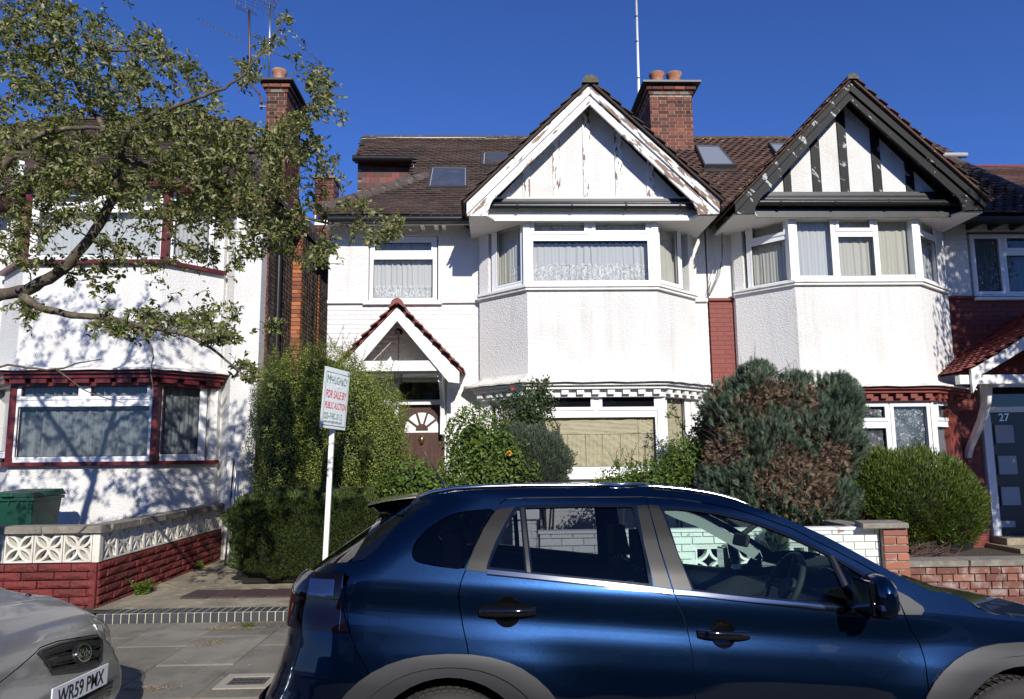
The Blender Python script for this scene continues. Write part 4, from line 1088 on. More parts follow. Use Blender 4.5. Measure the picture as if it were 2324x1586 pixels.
for i in range(n): mb.prism([(P_[i][0], YD+.02, P_[i][1]), (P_[i+1][0], YD+.02, P_[i+1][1]), (P_[i+1][0], YD+.02, zd), (P_[i][0], YD+.02, zd)], (0, .03, 0))
for i in range(1, 5): a = math.pi*i/5; mb.bar((cx_+.09*math.cos(a), YD+.025, zc_+.09*math.sin(a)), (cx_+ra*math.cos(a), YD+.025, zc_+ra*1.04*math.sin(a)), .03, .02, up=(0, 1, 0))
mb.prism([(cx_+.10*math.cos(math.pi*i/8), YD+.012, zc_+.10*math.sin(math.pi*i/8)) for i in range(9)], (0, .02, 0))
for a in (-1, 1):
    for z_, hh in ((zd-.98, .18), (zd-1.55, .22)): 
        for s_, e_ in ((.17, 0), (.13, .008)): mb.box(cx_+a*.21-s_, cx_+a*.21+s_, YD+.012-e_, YD+.021, z_-hh-(.02-e_*2), z_+hh+(.02-e_*2)) if s_ == .13 else None
door = mb.build('door', m_door, h29, bevel=.003)
MB().prism([(p[0], YD+.035, p[1]) for p in P_]+[(cx_-ra, YD+.035, zd-.44), (cx_+ra, YD+.035, zd-.44)], (0, .005, 0)).build('pane', M('pale_pane', (.75, .76, .76), rough=.15), door)  # plain pale opaque pane
m_brass = M('aged_brass', (.30, .22, .10), rough=.35, metal=.9)
mb = MB(); mb.lathe((cx_, YD, zd-.56), [(.03, .05), (.045, .02), (.03, -.05), (.012, -.07)], 10); mb.lathe((cx_, YD-.02, zd-.53), [(.038, -.008), (.05, 0), (.038, .008), (.03, 0)], 14, axis=(0, 1, 0), caps=False)
mb.build('door_knocker', m_brass, door, smooth=50)
MB().box(f0-.1, f1+.1, YW-.35, YW+.02, .18, .32).build('door_step', m_conc, h29)

# ================================================================== right house, black gable
h27 = thing('terraced_house', 'white roughcast house with flaking black timbered gable, red painted brickwork and dark blue front door', 'house', (5.5, YW, .2))
PL27 = [(3.93, 11.3), (3.93, 11.2), (4.613, 10.5), (6.552, 10.5), (7.44, 11.2), (7.44, 11.3)]
ch = c3
barge27 = dict(ap=(1928.4, 186.2),
    L=[(1668.8, 461.5), (1928.4, 186.2), (1928.4, 227.5), (1743.6, 433), (1729, 445), (1720, 458), (1714.5, 470), (1713.3, 484), (1668.8, 484.5)],
    R=[(2236.3, 455.6), (2236.8, 475.3), (2185.2, 477), (2183, 463), (2177, 450), (2168, 441), (2158, 433), (1928.4, 227.5), (1928.4, 186.2)],
    L2=[(1667.6, 463), (1928.4, 186.5), (1928.4, 206.5), (1667.6, 483)], R2=[(1928.4, 186.5), (2237, 456), (2237, 474), (1928.4, 206.5)])
W27 = dict(cap=.72, um=1950, soff=480, sill=634, skt=855, skb=874, wtop=486, ledge=439, gut=461, uf=(.16, .80))
st27 = dict(trim=m_redpaint, timber=m_blackpeel, ledge=m_black, fascia=m_black, soff=m_black, bargeL=m_blackpeel, bargeR=m_blackpeel, rooftile=m_tile2, tm=tile_mesh('gable_tile', m_tile2))
tb = [(*(ch(a, 0)[0], ch(b, 0)[0]),) for a, b in ((632, 675), (800, 850), (962, 1010), (1152, 1200), (1340, 1385))]
gable_bay(h27, PL27, barge27, tb, W27, st27)
zb2 = Uz(677, YW, 1630); zb3 = Uz(672, YW, 2200)
ur = [onv(*c3(x, y), (7.3, YW), (1, 0)) for x, y in ((1715, 1430), (2250, 1040))]
du = CR(3700, 1500, .99747); dd = c8
dW0, dW1 = Ux(2218, YW, 930)-7.3, 10.35-7.3
zdt = Uz(862, YW, 2250)
mb = MB(); wallbox(mb, (3.53, YW), (1, 0), .42, zb2, ZE+.25, th=.25); mb.build('upper_wall', m_rough, h27)
mb = MB(); wallbox(mb, (7.3, YW), (1, 0), 3.4, zb3, ZE+.25, [(ur[0][0], ur[1][0], ur[0][1], ur[1][1])], th=.25); mb.build('upper_wall', m_rough, h27)
m_redShade = M('shaded_red_painted_brick', (.17, .036, .027), rough=.7, rnd=.05, bump=.3, bsc=70, bdist=.006)  # same red paint, darkened in colour for the tree shade on this wall
mb = MB(); wallbox(mb, (7.3, YW+.006), (1, 0), 3.4, .1, zb3, [(dW0, dW1, .1, zdt)], th=.25); mb.build('lower_wall', m_redShade, h27); MB().box(10.5, 10.75, YW+.3, 20, .1, ZE).build('outer_wall', m_redShade, h27)
MB().box(3.53, 3.96, YW+.006, YW+.2, .1, zb2).build('pilaster', m_redpaint, h27)
rbm = brick_mesh('red_painted_brick', m_redpaint, wob=.02, c=.02, fr=.5); rbd = brick_mesh('shaded_red_painted_brick', m_redShade, wob=.02, c=.02, fr=.5)
lay(h27, rbm, (3.53, YW+.006), (1, 0), .42, .2, zb2-.05, dep=.006, jit=.0006, bh=.067, j=.008)
lay(h27, rbd, (7.36, YW+.006), (1, 0), 3.3, .2, zb3-.05, [(dW0-.07, dW1, .1, zdt+.01)], dep=.006, jit=.0006, bh=.067, j=.008, limit=300, rest='painted_brick_courses')
MB().box(3.52, 3.95, YW-.04, YW, zb2-.045, zb2+.0).build('string_course', m_redpaint, h27, bevel=.004)
MB().box(7.4, 7.3+ur[0][0]-.02, YW-.04, YW, zb3-.045, zb3+.0).build('string_course', m_redShade, h27, bevel=.004)
t1_, t2_ = Vector(PL27[2])-Vector(PL27[1]), Vector(PL27[4])-Vector(PL27[3])
win_uv(h27, PL27[2], (1, 0), c3, (683, 1425, 940, 1330), [(700, 915, 962, 1312), (935, 1135, 958, 1035), (940, 1165, 1065, 1312), (1170, 1392, 955, 1305)], sash=(0, 1), set_=.02,
       curf=lambda ps, L, a, b: [(.04, L*.35, a+.05, b-.05, m_netb), (L*.34, L*.66, a+.05, b-.05, m_netc), (L*.64, L-.04, a+.05, b-.05, m_netc)])
win_uv(h27, PL27[1], t1_, c3, (408, 680, 960, 1370), [(433, 632, 985, 1078), (433, 658, 1100, 1355)], sash=(0,), set_=.02, curf=allcur(m_netc))
win_uv(h27, PL27[3], t2_, c3, (1408, 1545, 945, 1352), [(1422, 1492, 970, 1062), (1427, 1522, 1082, 1335)], sash=(0,), set_=.02, curf=allcur(m_netb))
# lower bay
zk2 = Uz(874, 10.32, 1950)-.23; zw2 = Uz(1078, 10.5, 1950)
MB().plan([*PL27, (7.44, 11.4), (3.93, 11.4)], .1, zw2-.06).build('bay_base', m_redpaint, h27)
for a, b in ((1, 2), (2, 3), (3, 4)):
    d_ = Vector(PL27[b])-Vector(PL27[a]); lay(h27, rbm, PL27[a], d_, d_.length, .45, zw2-.07, dep=.006, jit=.0008, bh=.067, j=.008, limit=40, rest='painted_brick_courses')
MB().plan([(p.x, p.y) for p in offs(PL27, .03)]+[(7.44, 11.4), (3.93, 11.4)], .1, .43).build('plinth', m_black, h27)
mb = MB(); band(mb, PL27[1:-1], -.12, .09, zw2-.06, zw2-.0); mb.build('bay_sill', m_white, h27)
mb = MB()
for (a, b, f0_, f1_) in ((PL27[1], PL27[2], 0, .1), (PL27[1], PL27[2], .93, 1), (PL27[3], PL27[4], 0, .03), (PL27[3], PL27[4], .62, 1), (PL27[0], PL27[1], 0, 1), (PL27[4], PL27[5], 0, 1)):
    a = Vector((*a, 0)); b = Vector((*b, 0)); p, q = a.lerp(b, f0_), a.lerp(b, f1_); t_ = (b-a).normalized(); nn = Vector((t_.y, -t_.x, 0))
    mb.obox((p+q)/2-nn*.07+Vector((0, 0, (zw2+zk2)/2)), (q-p)/2, nn*.065, (0, 0, (zk2-zw2)/2+.05))
mb.build_split('bay_pier', m_redpaint, h27)
mb = MB()
for c in (PL27[2], PL27[3]): mb.plan([(c[0]-.05, c[1]+.01), (c[0]+.05, c[1]+.01), (c[0]+.07, c[1]+.13), (c[0]-.07, c[1]+.13)], zw2, zk2+.04)
mb.build_split('corner_post', m_white, h27)
MB().box(PL27[2][0], PL27[3][0], 10.46, 10.55, Uz(905, 10.5, 1950), zk2+.05).build('window_head', m_redpaint, h27)
win_uv(h27, PL27[2], (1, 0), c8, (604, 1272, 604, 975), [(625, 835, 632, 960), (858, 1035, 633, 707), (858, 1050, 738, 960), (1070, 1250, 632, 960)], sash=(1, 3), set_=.02, paper={i: m_film for i in range(4)})
win_uv(h27, PL27[3], t2_, c8, (1268, 1388, 600, 1000), [(1286, 1345, 630, 705), (1292, 1367, 733, 975)], sash=(0,), set_=.02, cur=None, paper={0: m_netd, 1: m_netd})
win_uv(h27, PL27[1], t1_, c8, (330, 590, 610, 990), [(350, 570, 640, 970)], set_=.02, paper={0: m_film})
# upper right window
win_uv(h27, (7.3, YW), (1, 0), c3, (1722, 2255, 1058, 1428), [(1735, 1895, 1075, 1400), (1912, 2240, 1072, 1148), (1920, 2240, 1172, 1400)], sash=(0, 1), set_=.04, sill=(.07, .05, .04), curf=allcur(m_blue))
# porch 27: tiled lean roof with curved eaves, barge, bracket
YQ = 10.3
eL = U(2197, 858, YQ); topR = U(2400, 660, YQ)
m_porchW = m_wood
z_e = Uz(845, YQ, 2200); apx = Ux(2420, YQ, 700); apz = z_e+1.02
def rz(x): f = (x-eL.x)/(apx-eL.x); return z_e+(apz-z_e)*(f**1.0)
def roofp(f, off=0, y=YQ): 
    x = eL.x-.12+(apx-eL.x+.12)*f; z = z_e-.02+(apz-z_e+.02)*(.80*f+.20*f*f)
    return Vector((x, y, z+off))
for sd in (0, 1):
    def mp_(p): return Vector((2*apx-p.x, p.y, p.z)) if sd else p
    G = [[mp_(roofp(i/12, 0, y)) for i in range(13)] for y in (YQ, YW)]
    MB().grid(G).build('porch_roof', m_redtile, h27)
    T = []; L_ = (roofp(1)-roofp(0)).length; nk = int(L_/.1)
    for k in range(nk):
        a, b = roofp(k/nk), roofp((k+1)/nk); d_ = (b-a).normalized(); n_ = Vector((-d_.z, 0, d_.x))
        for i in range(6):
            c = (a+b)/2+n_*.022; c.y = YQ-.02+(i+.5)*.166-(.08 if k % 2 else 0)
            if sd: c = mp_(c); d2 = Vector((-d_.x, 0, d_.z)); n2 = Vector((-n_.x, 0, n_.z))
            else: d2, n2 = d_, n_
            T.append(frame4(c, (0, 1, 0) if sd else (0, -1, 0), (d2-n2*.12).normalized(), n2, .163, .14, .018))
    pieces('tile', h27, tile_mesh('porch_tile', m_redtile), T)
    lo = [roofp(.10+i*.09) for i in range(11)]
    MB().prism([mp_(p-Vector((0, .0, .02))) for p in lo]+[mp_(p-Vector((0, 0, .22-.05*(1-j/10)+ (.20 if j == 0 else 0)))) for j, p in list(enumerate(lo))[::-1]], (0, .05, 0)).build('porch_bargeboard', m_wood, h27)
    MB().box(*sorted((mp_(Vector((eL.x-.1, 0, 0))).x, mp_(Vector((apx, 0, 0))).x)), YQ+.05, YQ+.16, z_e-.17, z_e-.03).build('porch_beam', m_wood, h27, bevel=.01)
    q = [(0, 0), (.02, -.18), (.08, -.42), (.22, -.68), (.40, -.92), (.55, -1.12), (.64, -1.30)]
    bx = Ux(2247, YQ+.4, 900)-.02
    mb = MB()
    xs = [mp_(Vector((bx, 0, 0))).x, mp_(Vector((bx-.07, 0, 0))).x]
    mb.prism([(xs[0], YQ+.30+a, z_e-.10+b*.9) for a, b in q]+[(xs[0], YQ+.44+a*.93, z_e-.10+b*.9+.02) for a, b in q[::-1]], (xs[1]-xs[0], 0, 0))
    mb.build('porch_bracket', m_wood, h27)
# door 27
YD7 = YW+.06
zdd = lambda y, x=200: Uz(du(x, y)[1], YD7, 2260)
xd = lambda x, y=300: U(*du(x, y), YD7).x
m_blue27 = M('dark_blue_door', (.006, .010, .022), rough=.3)
x0_, x1_ = xd(228, 250), 10.30
mb = MB(); zt7, zf0, zf1, zq7 = zdd(25), zdd(50), zdd(128), zdd(150)
mb.box(x0_-.0, x0_+.13, YD7-.06, YD7+.05, .2, zt7); mb.box(x1_-.10, x1_, YD7-.06, YD7+.05, .2, zt7)
mb.box(x0_+.13, x1_-.10, YD7-.06, YD7+.05, zf0, zt7); mb.box(x0_+.13, x1_-.10, YD7-.06, YD7+.05, zq7, zf1)
mb.build('door_frame', m_white, h27, bevel=.004)
MB().box(x0_+.13, x1_-.10, YD7, YD7+.01, zf1, zf0).build('fanlight', m_gdark, h27)
dr7 = MB().box(x0_+.13, x1_-.10, YD7, YD7+.05, .34, zq7).build('door', m_blue27, h27, bevel=.004)
frost = M('frosted_door_pane', (.36, .38, .42), rough=.5)
for (a, b, c, d_) in ((280, 355, 200, 272), (293, 370, 323, 397), (305, 382, 447, 520)):
    xa__ = xd(a, (c+d_)/2)-(a-280)*.0; z1_, z0_ = zdd(c), zdd(d_)
    xa__ = xd(280, 236); wv = xd(355, 236)-xa__
    MB().box(xa__, xa__+wv, YD7-.008, YD7-.001, z0_, z1_).build('door_pane', frost, dr7)
    mb = MB(); 
    for p_ in ((xa__-.02, xa__, z0_-.02, z1_+.02), (xa__+wv, xa__+wv+.02, z0_-.02, z1_+.02), (xa__, xa__+wv, z1_, z1_+.02), (xa__, xa__+wv, z0_-.02, z0_)): mb.box(p_[0], p_[1], YD7-.014, YD7-.001, p_[2], p_[3])
    mb.build('pane_surround', m_blue27, dr7)
xl7 = xd(312, 595)-.16
MB().box(xl7, xl7+.35, YD7-.01, YD7-.001, zdd(608), zdd(583)).build('letterbox', frost, dr7)
def text(s, loc, size, mat, parent, name='lettering', rot=(R(90), 0, 0), ext=.002, xs=1.0, shear=0, mtx=None, align='CENTER', bold=0):
    c = bpy.data.curves.new(name, 'FONT'); c.body = s; c.size = size; c.extrude = ext; c.align_x = align; c.shear = shear; c.offset = bold
    o = bpy.data.objects.new(name+'_tmp', c); COL.objects.link(o)
    dg = bpy.context.evaluated_depsgraph_get(); me = bpy.data.meshes.new_from_object(o.evaluated_get(dg)); bpy.data.objects.remove(o)
    me.materials.clear(); me.materials.append(mat)
    M4 = mtx if mtx is not None else Matrix.LocRotScale(Vector(loc), Matrix.Rotation(rot[0], 3, 'X'), Vector((xs, 1, 1)))
    if mtx is not None: M4 = mtx @ Matrix.LocRotScale(Vector(loc), None, Vector((xs, 1, 1)))
    me.transform(M4); me.update()
    return link(name, me, parent)
text('27', (xd(314, 174), YD7-.006, zdd(184)), .175, M('chrome_number', (.6, .6, .6), rough=.3, metal=.6), dr7, 'house_number', bold=.002)
MB().box(x0_-.15, x1_+.3, YW-.75, YW+.01, .15, .24).build('door_step', m_conc, h27, bevel=.01)
MB().box(x0_-.05, x1_+.1, YW-.35, YW+.01, .24, .345).build('door_step', m_conc, h27, bevel=.01)
m_rlpale = M('rooflight_glass_pale', (.22, .24, .26), rough=.25, spec=.6)
# roof of the right house
K1, K2 = rp(2276, 425), rp(2176, 378)
Q1, Q2 = rp(2180, 356), rp(2090, 308)
def clip27(X, s):
    if X < 3.64: return False
    if s < K2[1]: return X < lerpx(K1, K2, s)
    if s < Q1[1]: return X < K2[0]
    return s < LS-.02 and X < lerpx(Q1, Q2, s)
bx_ = lerpx(K1, K2, 0)
roofpoly(h27, [(3.63, -.02), (bx_, -.02), K2, (K2[0], Q1[1]), Q1, Q2, (Q2[0], LS), (3.63, LS)], m_tile2)
def c27(x, s):
    X = x+3.63; p = RP+Vector((X, 0, 0))+RS*s
    return clip27(X, s) and not (abs(p.x-5.53) < (7.25-p.z)/1.12-.35)
tiles(h27, lich, RP+Vector((3.63, -.05, 0))-RS*.03, (1, 0, 0), RS, bx_-3.6, LS, c27, g=.13, w=.17, limit=300, seed=4, th=.02)
ha = RP+Vector((bx_, 0, 0)); hb = RP+Vector((K2[0], 0, 0))+RS*K2[1]; hd = hb-ha; hl = hd.length; hd.normalize()
pieces('hip_tile', h27, ridge_br, [frame4(ha+hd*(.33*(i+.3))+Vector((0, 0, .05)), hd.cross(RN).normalized(), hd, RN, 1.15, .36, 1.15) for i in range(int(hl/.33)+1)])
pieces('ridge_tile', h27, ridge_br, [frame4((3.75+.46*i, pr.y+.05, pr.z+.035), (0, 1, 0), (-1, 0, 0), (0, 0, 1), .8, .455, .8) for i in range(int((Q2[0]-3.75)/.46)+1)])
MB().add([(3.6, pr.y+.02, pr.z), (Q2[0], pr.y+.02, pr.z), (Q1[0]+.5, 19, ZE), (3.6, 19, ZE)], [(0, 1, 2, 3)]).build('rear_slope', m_tile2, h27)
MB().add([ha, hb, (K2[0], 18, hb.z), (bx_+.1, 18, ha.z)], [(0, 1, 2, 3)]).build('hip_slope', m_tile2, h27)
q1 = RP+Vector((Q1[0], 0, 0))+RS*Q1[1]
MB().box(q1.x-1.2, q1.x-.12, q1.y+.1, q1.y+1.6, q1.z-1.3, q1.z+.05).build('end_wall', m_brick, h27)
MB().tube([(q1.x-1.3, q1.y-.08, q1.z+.0), (q1.x+.06, q1.y-.08, q1.z+.0)], .055, 12).build('gutter', m_alug, h27, smooth=50)
MB().box(q1.x-1.2, q1.x-.02, q1.y-.02, q1.y+.02, q1.z-.16, q1.z-.03).build('fascia', m_black, h27)
rooflight(h27, RP, RN, [(1577, 327), (1632, 328), (1672, 374), (1598, 374)], .15, m_rlpale)
rooflight(h27, RP, RN, [(1742, 322), (1800, 323), (1830, 362), (1772, 362)], .15, m_rlpale)
MB().tube([(7.2, 10.86, ze-.02), (10.9, 10.86, ze-.02)], .058, 12).build('gutter', m_plast, h27, smooth=50)
MB().box(7.2, 10.8, 10.94, 10.97, ZE-.14, ZE+.02).build('fascia', m_black, h27)
MB().box(7.2, 10.8, 10.97, YW, ZE-.02, ZE+.01).build('soffit', m_black, h27)
for u in (2117, 2160, 2212, 2262, 2312):
    x = Ux(u, 11.1, 500); MB().box(x-.03, x+.03, 10.98, YW, ZE-.14, ZE-.03).build('rafter_foot', m_black, h27)
MB().tube([(3.60, 10.75, ze+.10), (3.68, 10.55, ze-.04), (3.72, 10.9, ze-.02), (3.72, 11.2, ze-.02)], .058, 12).build('valley_gutter', m_plast, h27, smooth=50)
# neighbouring roof beyond
hN = thing('terraced_house', 'brown tiled roof of the farther house beyond the black gable, cut by the picture edge', 'house', (14, 13, .2))
nz = Uz(381, 14.6, 2290)
NP = Vector((10.75, 10.93, ZE)); NS = Vector((0, 14.6-10.93, nz-ZE)).normalized(); LN = math.hypot(14.6-10.93, nz-ZE)
MB().prism([NP+Vector((-1.4, 0, 0)), NP+Vector((7, 0, 0)), NP+Vector((7, 0, 0))+NS*LN, NP+Vector((-.6, 0, 0))+NS*LN], Vector((0, .1, -.12))).build('roof', m_tile2, hN)
tiles(hN, tile_mesh('plain_tile', M('red_brown_tile', (.095, .048, .038), rough=.85, rndcol=[(.12, .06, .045), (.075, .04, .034)], rnd=.25, bump=.3, bsc=50, bdist=.006)), NP+Vector((-.9, -.04, 0)), (1, 0, 0), NS, 2.6, LN, None, seed=8, limit=300)
pieces('ridge_tile', hN, ridge_rd, [frame4(NP+NS*LN+Vector((-.7+.46*i, .05, .03)), (0, 1, 0), (-1, 0, 0), (0, 0, 1), 1, .455, 1) for i in range(9)])
MB().box(10.76, 17, YW, YW+.3, .1, ZE+.1).build('wall', m_rough, hN)

# ================================================================== left house, maroon trim
h31 = thing('terraced_house', 'white roughcast house with maroon painted bay windows and tall brick chimney behind the street tree', 'house', (-5, YW, .2))
ZQ = 10.5
xa1, xb1 = Ux(30, 10.5, 900), Ux(354, 10.5, 900)
PL31 = [(xa1-.75, 11.3), (xa1-.75, 11.2), (xa1, 10.5), (xb1, 10.5), (Ux(497, 11.2, 900), 11.2), (Ux(497, 11.2, 900), 11.3)]
XC = Ux(590, 11.05, 700)
wallp = [(PL31[5][0], 11.3), (Ux(512, 11.3, 700), 11.3), (Ux(531, 11.08, 700), 11.05), (XC, 11.05), (XC, 11.4), (PL31[5][0], 11.6)]
MB().plan(wallp, .1, ZE+.2).build('front_wall', m_rough, h31)
MB().box(-11, PL31[0][0]+.02, YW, YW+.2, .1, ZE+.2).build('front_wall', m_rough, h31)
um1 = 250
zs1 = Uz(592, 10.5, um1); zk1 = Uz(822, 10.5, um1); zkb1 = Uz(836, 10.32, um1); zw1 = Uz(1047, 10.5, um1); zt1_ = Uz(430, 10.5, um1)
zL1 = zkb1-.21
MB().plan([*PL31, (PL31[5][0], 11.42), (PL31[0][0], 11.42)], zkb1-.02, zs1-.05).build('bay_wall', m_rough, h31)
MB().plan([*PL31, (PL31[5][0], 11.42), (PL31[0][0], 11.42)], .1, zw1-.05).build('bay_base', m_rough, h31)
F31 = PL31[1:-1]
skirt(h31, PL31, zk1, zkb1, .25, m_skirt)
mb = MB(); band(mb, F31, -.08, .20, zkb1-.07, zkb1-.03); band(mb, F31, -.08, .15, zkb1-.13, zkb1-.071); band(mb, F31, -.1, .05, zkb1-.24, zkb1-.131); mb.build('cornice', m_redwood, h31, bevel=.006)
for k in range(3):
    A_ = offs(F31, .085); a, b = A_[k], A_[k+1]; L = (b-a).length; n = max(3, round(L/.30)); t = (b-a)/L
    for i in range(n):
        p = a+t*(L*(i+.5)/n); MB().obox((p.x, p.y, zkb1-.165), (t.x*.11, t.y*.11, 0), (t.y*.04, -t.x*.04, 0), (0, 0, .033)).build('dentil', m_redwood, h31)
for z in (zs1, zw1):
    mb = MB(); band(mb, F31, -.12, .09, z-.055, z-.0); mb.build('bay_sill', m_redwood, h31)
mb = MB()
for c in (PL31[2], PL31[3]):
    for z0_, z1_ in ((zw1, zL1+.03), (zs1, zt1_)): mb.plan([(c[0]-.045, c[1]-.012), (c[0]+.045, c[1]-.012), (c[0]+.06, c[1]+.13), (c[0]-.06, c[1]+.13)], z0_, z1_)
mb.build_split('corner_post', m_redwood, h31)
mb = MB()
for (z0_, z1_) in ((zw1, zL1+.05), (zs1-.05, zt1_)):
    for (a, b, f0_, f1_) in ((PL31[1], PL31[2], 0, .12), (PL31[3], PL31[4], .86, 1.0)):
        a = Vector((*a, 0)); b = Vector((*b, 0)); p, q = a.lerp(b, f0_), a.lerp(b, f1_); t_ = (b-a).normalized(); nn = Vector((t_.y, -t_.x, 0))
        mb.obox((p+q)/2-nn*.07+Vector((0, 0, (z0_+z1_)/2)), (q-p)/2, nn*.068, (0, 0, (z1_-z0_)/2))
    for a in (PL31[0][0]+.06, PL31[5][0]-.06): mb.box(a-.06, a+.06, 11.16, 11.3, z0_, z1_)
mb.build_split('bay_return', m_rough, h31)
MB().plan([*[(p.x, p.y) for p in offs(PL31, .16)], (PL31[5][0], 11.42), (PL31[0][0], 11.42)], zt1_, zt1_+.12).build('bay_cornice', m_redwood, h31)
t3_, t4_ = Vector(PL31[2])-Vector(PL31[1]), Vector(PL31[4])-Vector(PL31[3])
ident = lambda x, y: (x, y)
win_uv(h31, PL31[2], (1, 0), cw, (88, 1602, 32, 932), [(200, 850, 85, 247), (935, 1578, 70, 242), (142, 1582, 312, 884)], sash=(0, 1), set_=.02, per=.13, amp=.03,
       curf=lambda ps, L, a, b: [(.06, L*.52, ps[0][2]-.03, b-.12, m_netd), (.06, L-.05, a+.05, ps[2][3]-.09, m_netd), (L*.5, L-.05, ps[0][2]-.03, b-.11, m_netd)])
win_uv(h31, PL31[3], t4_, c4, (990, 1312, 970, 1496), [(1016, 1278, 995, 1466)], set_=.02, per=.12, amp=.025, curf=lambda ps, L, a, b: [(.04, L-.04, a+.05, b-.11, m_netd)])
win_uv(h31, PL31[1], t3_, ident, (-110, 27, 868, 1040), [(-95, 18, 880, 1030)], set_=.02, curf=allcur(m_netd))
win_uv(h31, PL31[2], (1, 0), ident, (60, 374, 430, 588), [(82, 218, 440, 462), (236, 366, 438, 462), (80, 368, 477, 582)], sash=(0, 1), set_=.02, per=.13, curf=allcur(m_netb))
win_uv(h31, PL31[3], t4_, ident, (384, 488, 432, 603), [(393, 480, 442, 590)], set_=.02, per=.12, curf=allcur(m_netb))
win_uv(h31, PL31[1], t3_, ident, (-80, 28, 432, 610), [(-70, 20, 445, 595)], set_=.02, curf=allcur(m_netb))
# flank wall with brickwork
bG = [brick_mesh('flank_brick%s' % c, m_brickG, wob=.04, c=.05) for c in 'ab']; bO = brick_mesh('quoin_brick', m_brickO, wob=.04, c=.05)
XF = XC
MB().box(XF-.25, XF-.012, 11.3, 16.4, .1, 5.6).build('flank_wall', m_mortarD, h31)
Yp0 = 12.75; PJ = .16
def flank(y0, y1, me, lim=300, bond='flemish', x=None, z0=.9, z1=6.1): lay(h31, me, ((x or XF)-.012, y0), (0, 1), y1-y0, z0, z1, dep=.014, bond=bond, jit=.001, limit=lim, rest='brick_courses')
flank(11.3, 11.45, bO, 70); flank(11.46, Yp0, bG, 230)
MB().box(XF-.1, XF+PJ-.012, Yp0+.012, Yp0+.9, .1, 6.2).build('chimney_breast', m_mortarD, h31)
lay(h31, bO, (XF, Yp0+.012), (1, 0), PJ, .9, 6.2, bw=.215, dep=.014, jit=.001, limit=90)
flank(Yp0, Yp0+.13, bO, 80, x=XF+PJ); flank(Yp0+.14, Yp0+.9, bG, 150, x=XF+PJ)
flank(Yp0+.9, 16.2, bG, 300, x=XF+.02)
flank(14.55, 14.68, bO, 60, x=XF+.035)
MB().box(XF+.1, XF+1.3, 16.2, 16.4, .1, 5.2).build('rear_wing_wall', m_mortarD, h31)
lay(h31, [bO, bG[0]], (XF+.1, 16.2), (1, 0), 1.3, 1.0, 5.2, dep=.014, jit=.001, limit=200, bw=.215)
xp_ = Ux(607, 11.75, 700)
dp = MB(); dp.tube([(XF+.06, 11.75, 5.4), (XF+.06, 11.75, 3.35)], .05, 12); dp.tube([(XF+.06, 11.75, 3.45), (XF+.06, 11.75, .3)], .058, 12)
dp.build('downpipe', m_plast, h31, smooth=50)
MB().tube([(XF+.01, 11.42, 5.5), (XF+.02, 11.43, 4), (XF+.01, 11.41, 2), (XF+.01, 11.42, 1.0)], .008, 6).build('cable', m_plast, h31)
MB().box(XF-.02, XF+.01, 11.06, 11.28, .1, 1.9).build('painted_edge', m_redwood, h31)
# its roof and chimney
zr1 = Uz(274, 14.6, 250)
S1 = Vector((0, 14.6-10.75, zr1-Uz(432, 10.75, 250))); L1 = S1.length; S1.normalize()
P1 = Vector((-10, 10.75, Uz(432, 10.75, 250)))
xr1 = Ux(545, 14.6, 280)
hx = XC+.2
MB().prism([P1, (hx, P1.y, P1.z), (xr1, 14.6, zr1), (-10, 14.6, zr1)], (0, .08, -.12)).build('roof', m_tile, h31)
def c31(x, s): return x-10 < hx+(xr1-hx)*s/L1-.03
tiles(h31, plain, P1, (1, 0, 0), S1, hx+10, L1, lambda x, s: -9 < x-10 and c31(x, s), seed=6)
MB().add([(hx, P1.y, P1.z), (hx+.0, 18, P1.z), (xr1, 14.6, zr1)], [(0, 1, 2)]).build('hip_slope', m_tile, h31)
pieces('ridge_tile', h31, ridge_br, [frame4((-9.3+.46*i, 14.63, zr1+.04), (0, 1, 0), (-1, 0, 0), (0, 0, 1), 1, .455, 1) for i in range(int((xr1+9.3)/.46))])
hv = Vector((xr1-hx, 14.6-P1.y, zr1-P1.z)); hL = hv.length; hv.normalize()
pieces('hip_tile', h31, ridge_br, [frame4(Vector((hx, P1.y, P1.z))+hv*(.33*(i+.5))+Vector((0, 0, .05)), (1, 0, 0), hv, Vector((1, 0, 0)).cross(hv), 1.1, .36, 1.1) for i in range(int(hL/.33))])
MB().tube([(-10, 10.68, P1.z-.02), (hx, 10.68, P1.z-.02)], .058, 12).build('gutter', m_plast, h31, smooth=50)
MB().box(-10, hx-.05, 10.76, 11.3, P1.z-.16, P1.z-.05).build('fascia', m_redwood, h31)
cy0 = 12.9
chimney(h31, Ux(604, cy0, 250), Ux(650, cy0, 250), cy0, cy0+1.0, 5.6, Uz(177, cy0, 630), [(Ux(634, cy0+.3, 170), cy0+.3, .13, .32)], mbr, limit=120, cap=.13)
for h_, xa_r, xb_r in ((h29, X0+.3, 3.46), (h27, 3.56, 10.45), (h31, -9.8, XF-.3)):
    mb = MB(); mb.plan([(xa_r, 11.6), (xa_r, 12.5), (xb_r, 12.5), (xb_r, 11.6), (xb_r-.03, 11.6), (xb_r-.03, 12.46), (xa_r+.03, 12.46), (xa_r+.03, 11.6)][::-1], .2, 5.4); mb.build('dark_backing_wall', m_dark, h_)  # near-black backing added to hide sky through the hollow houses
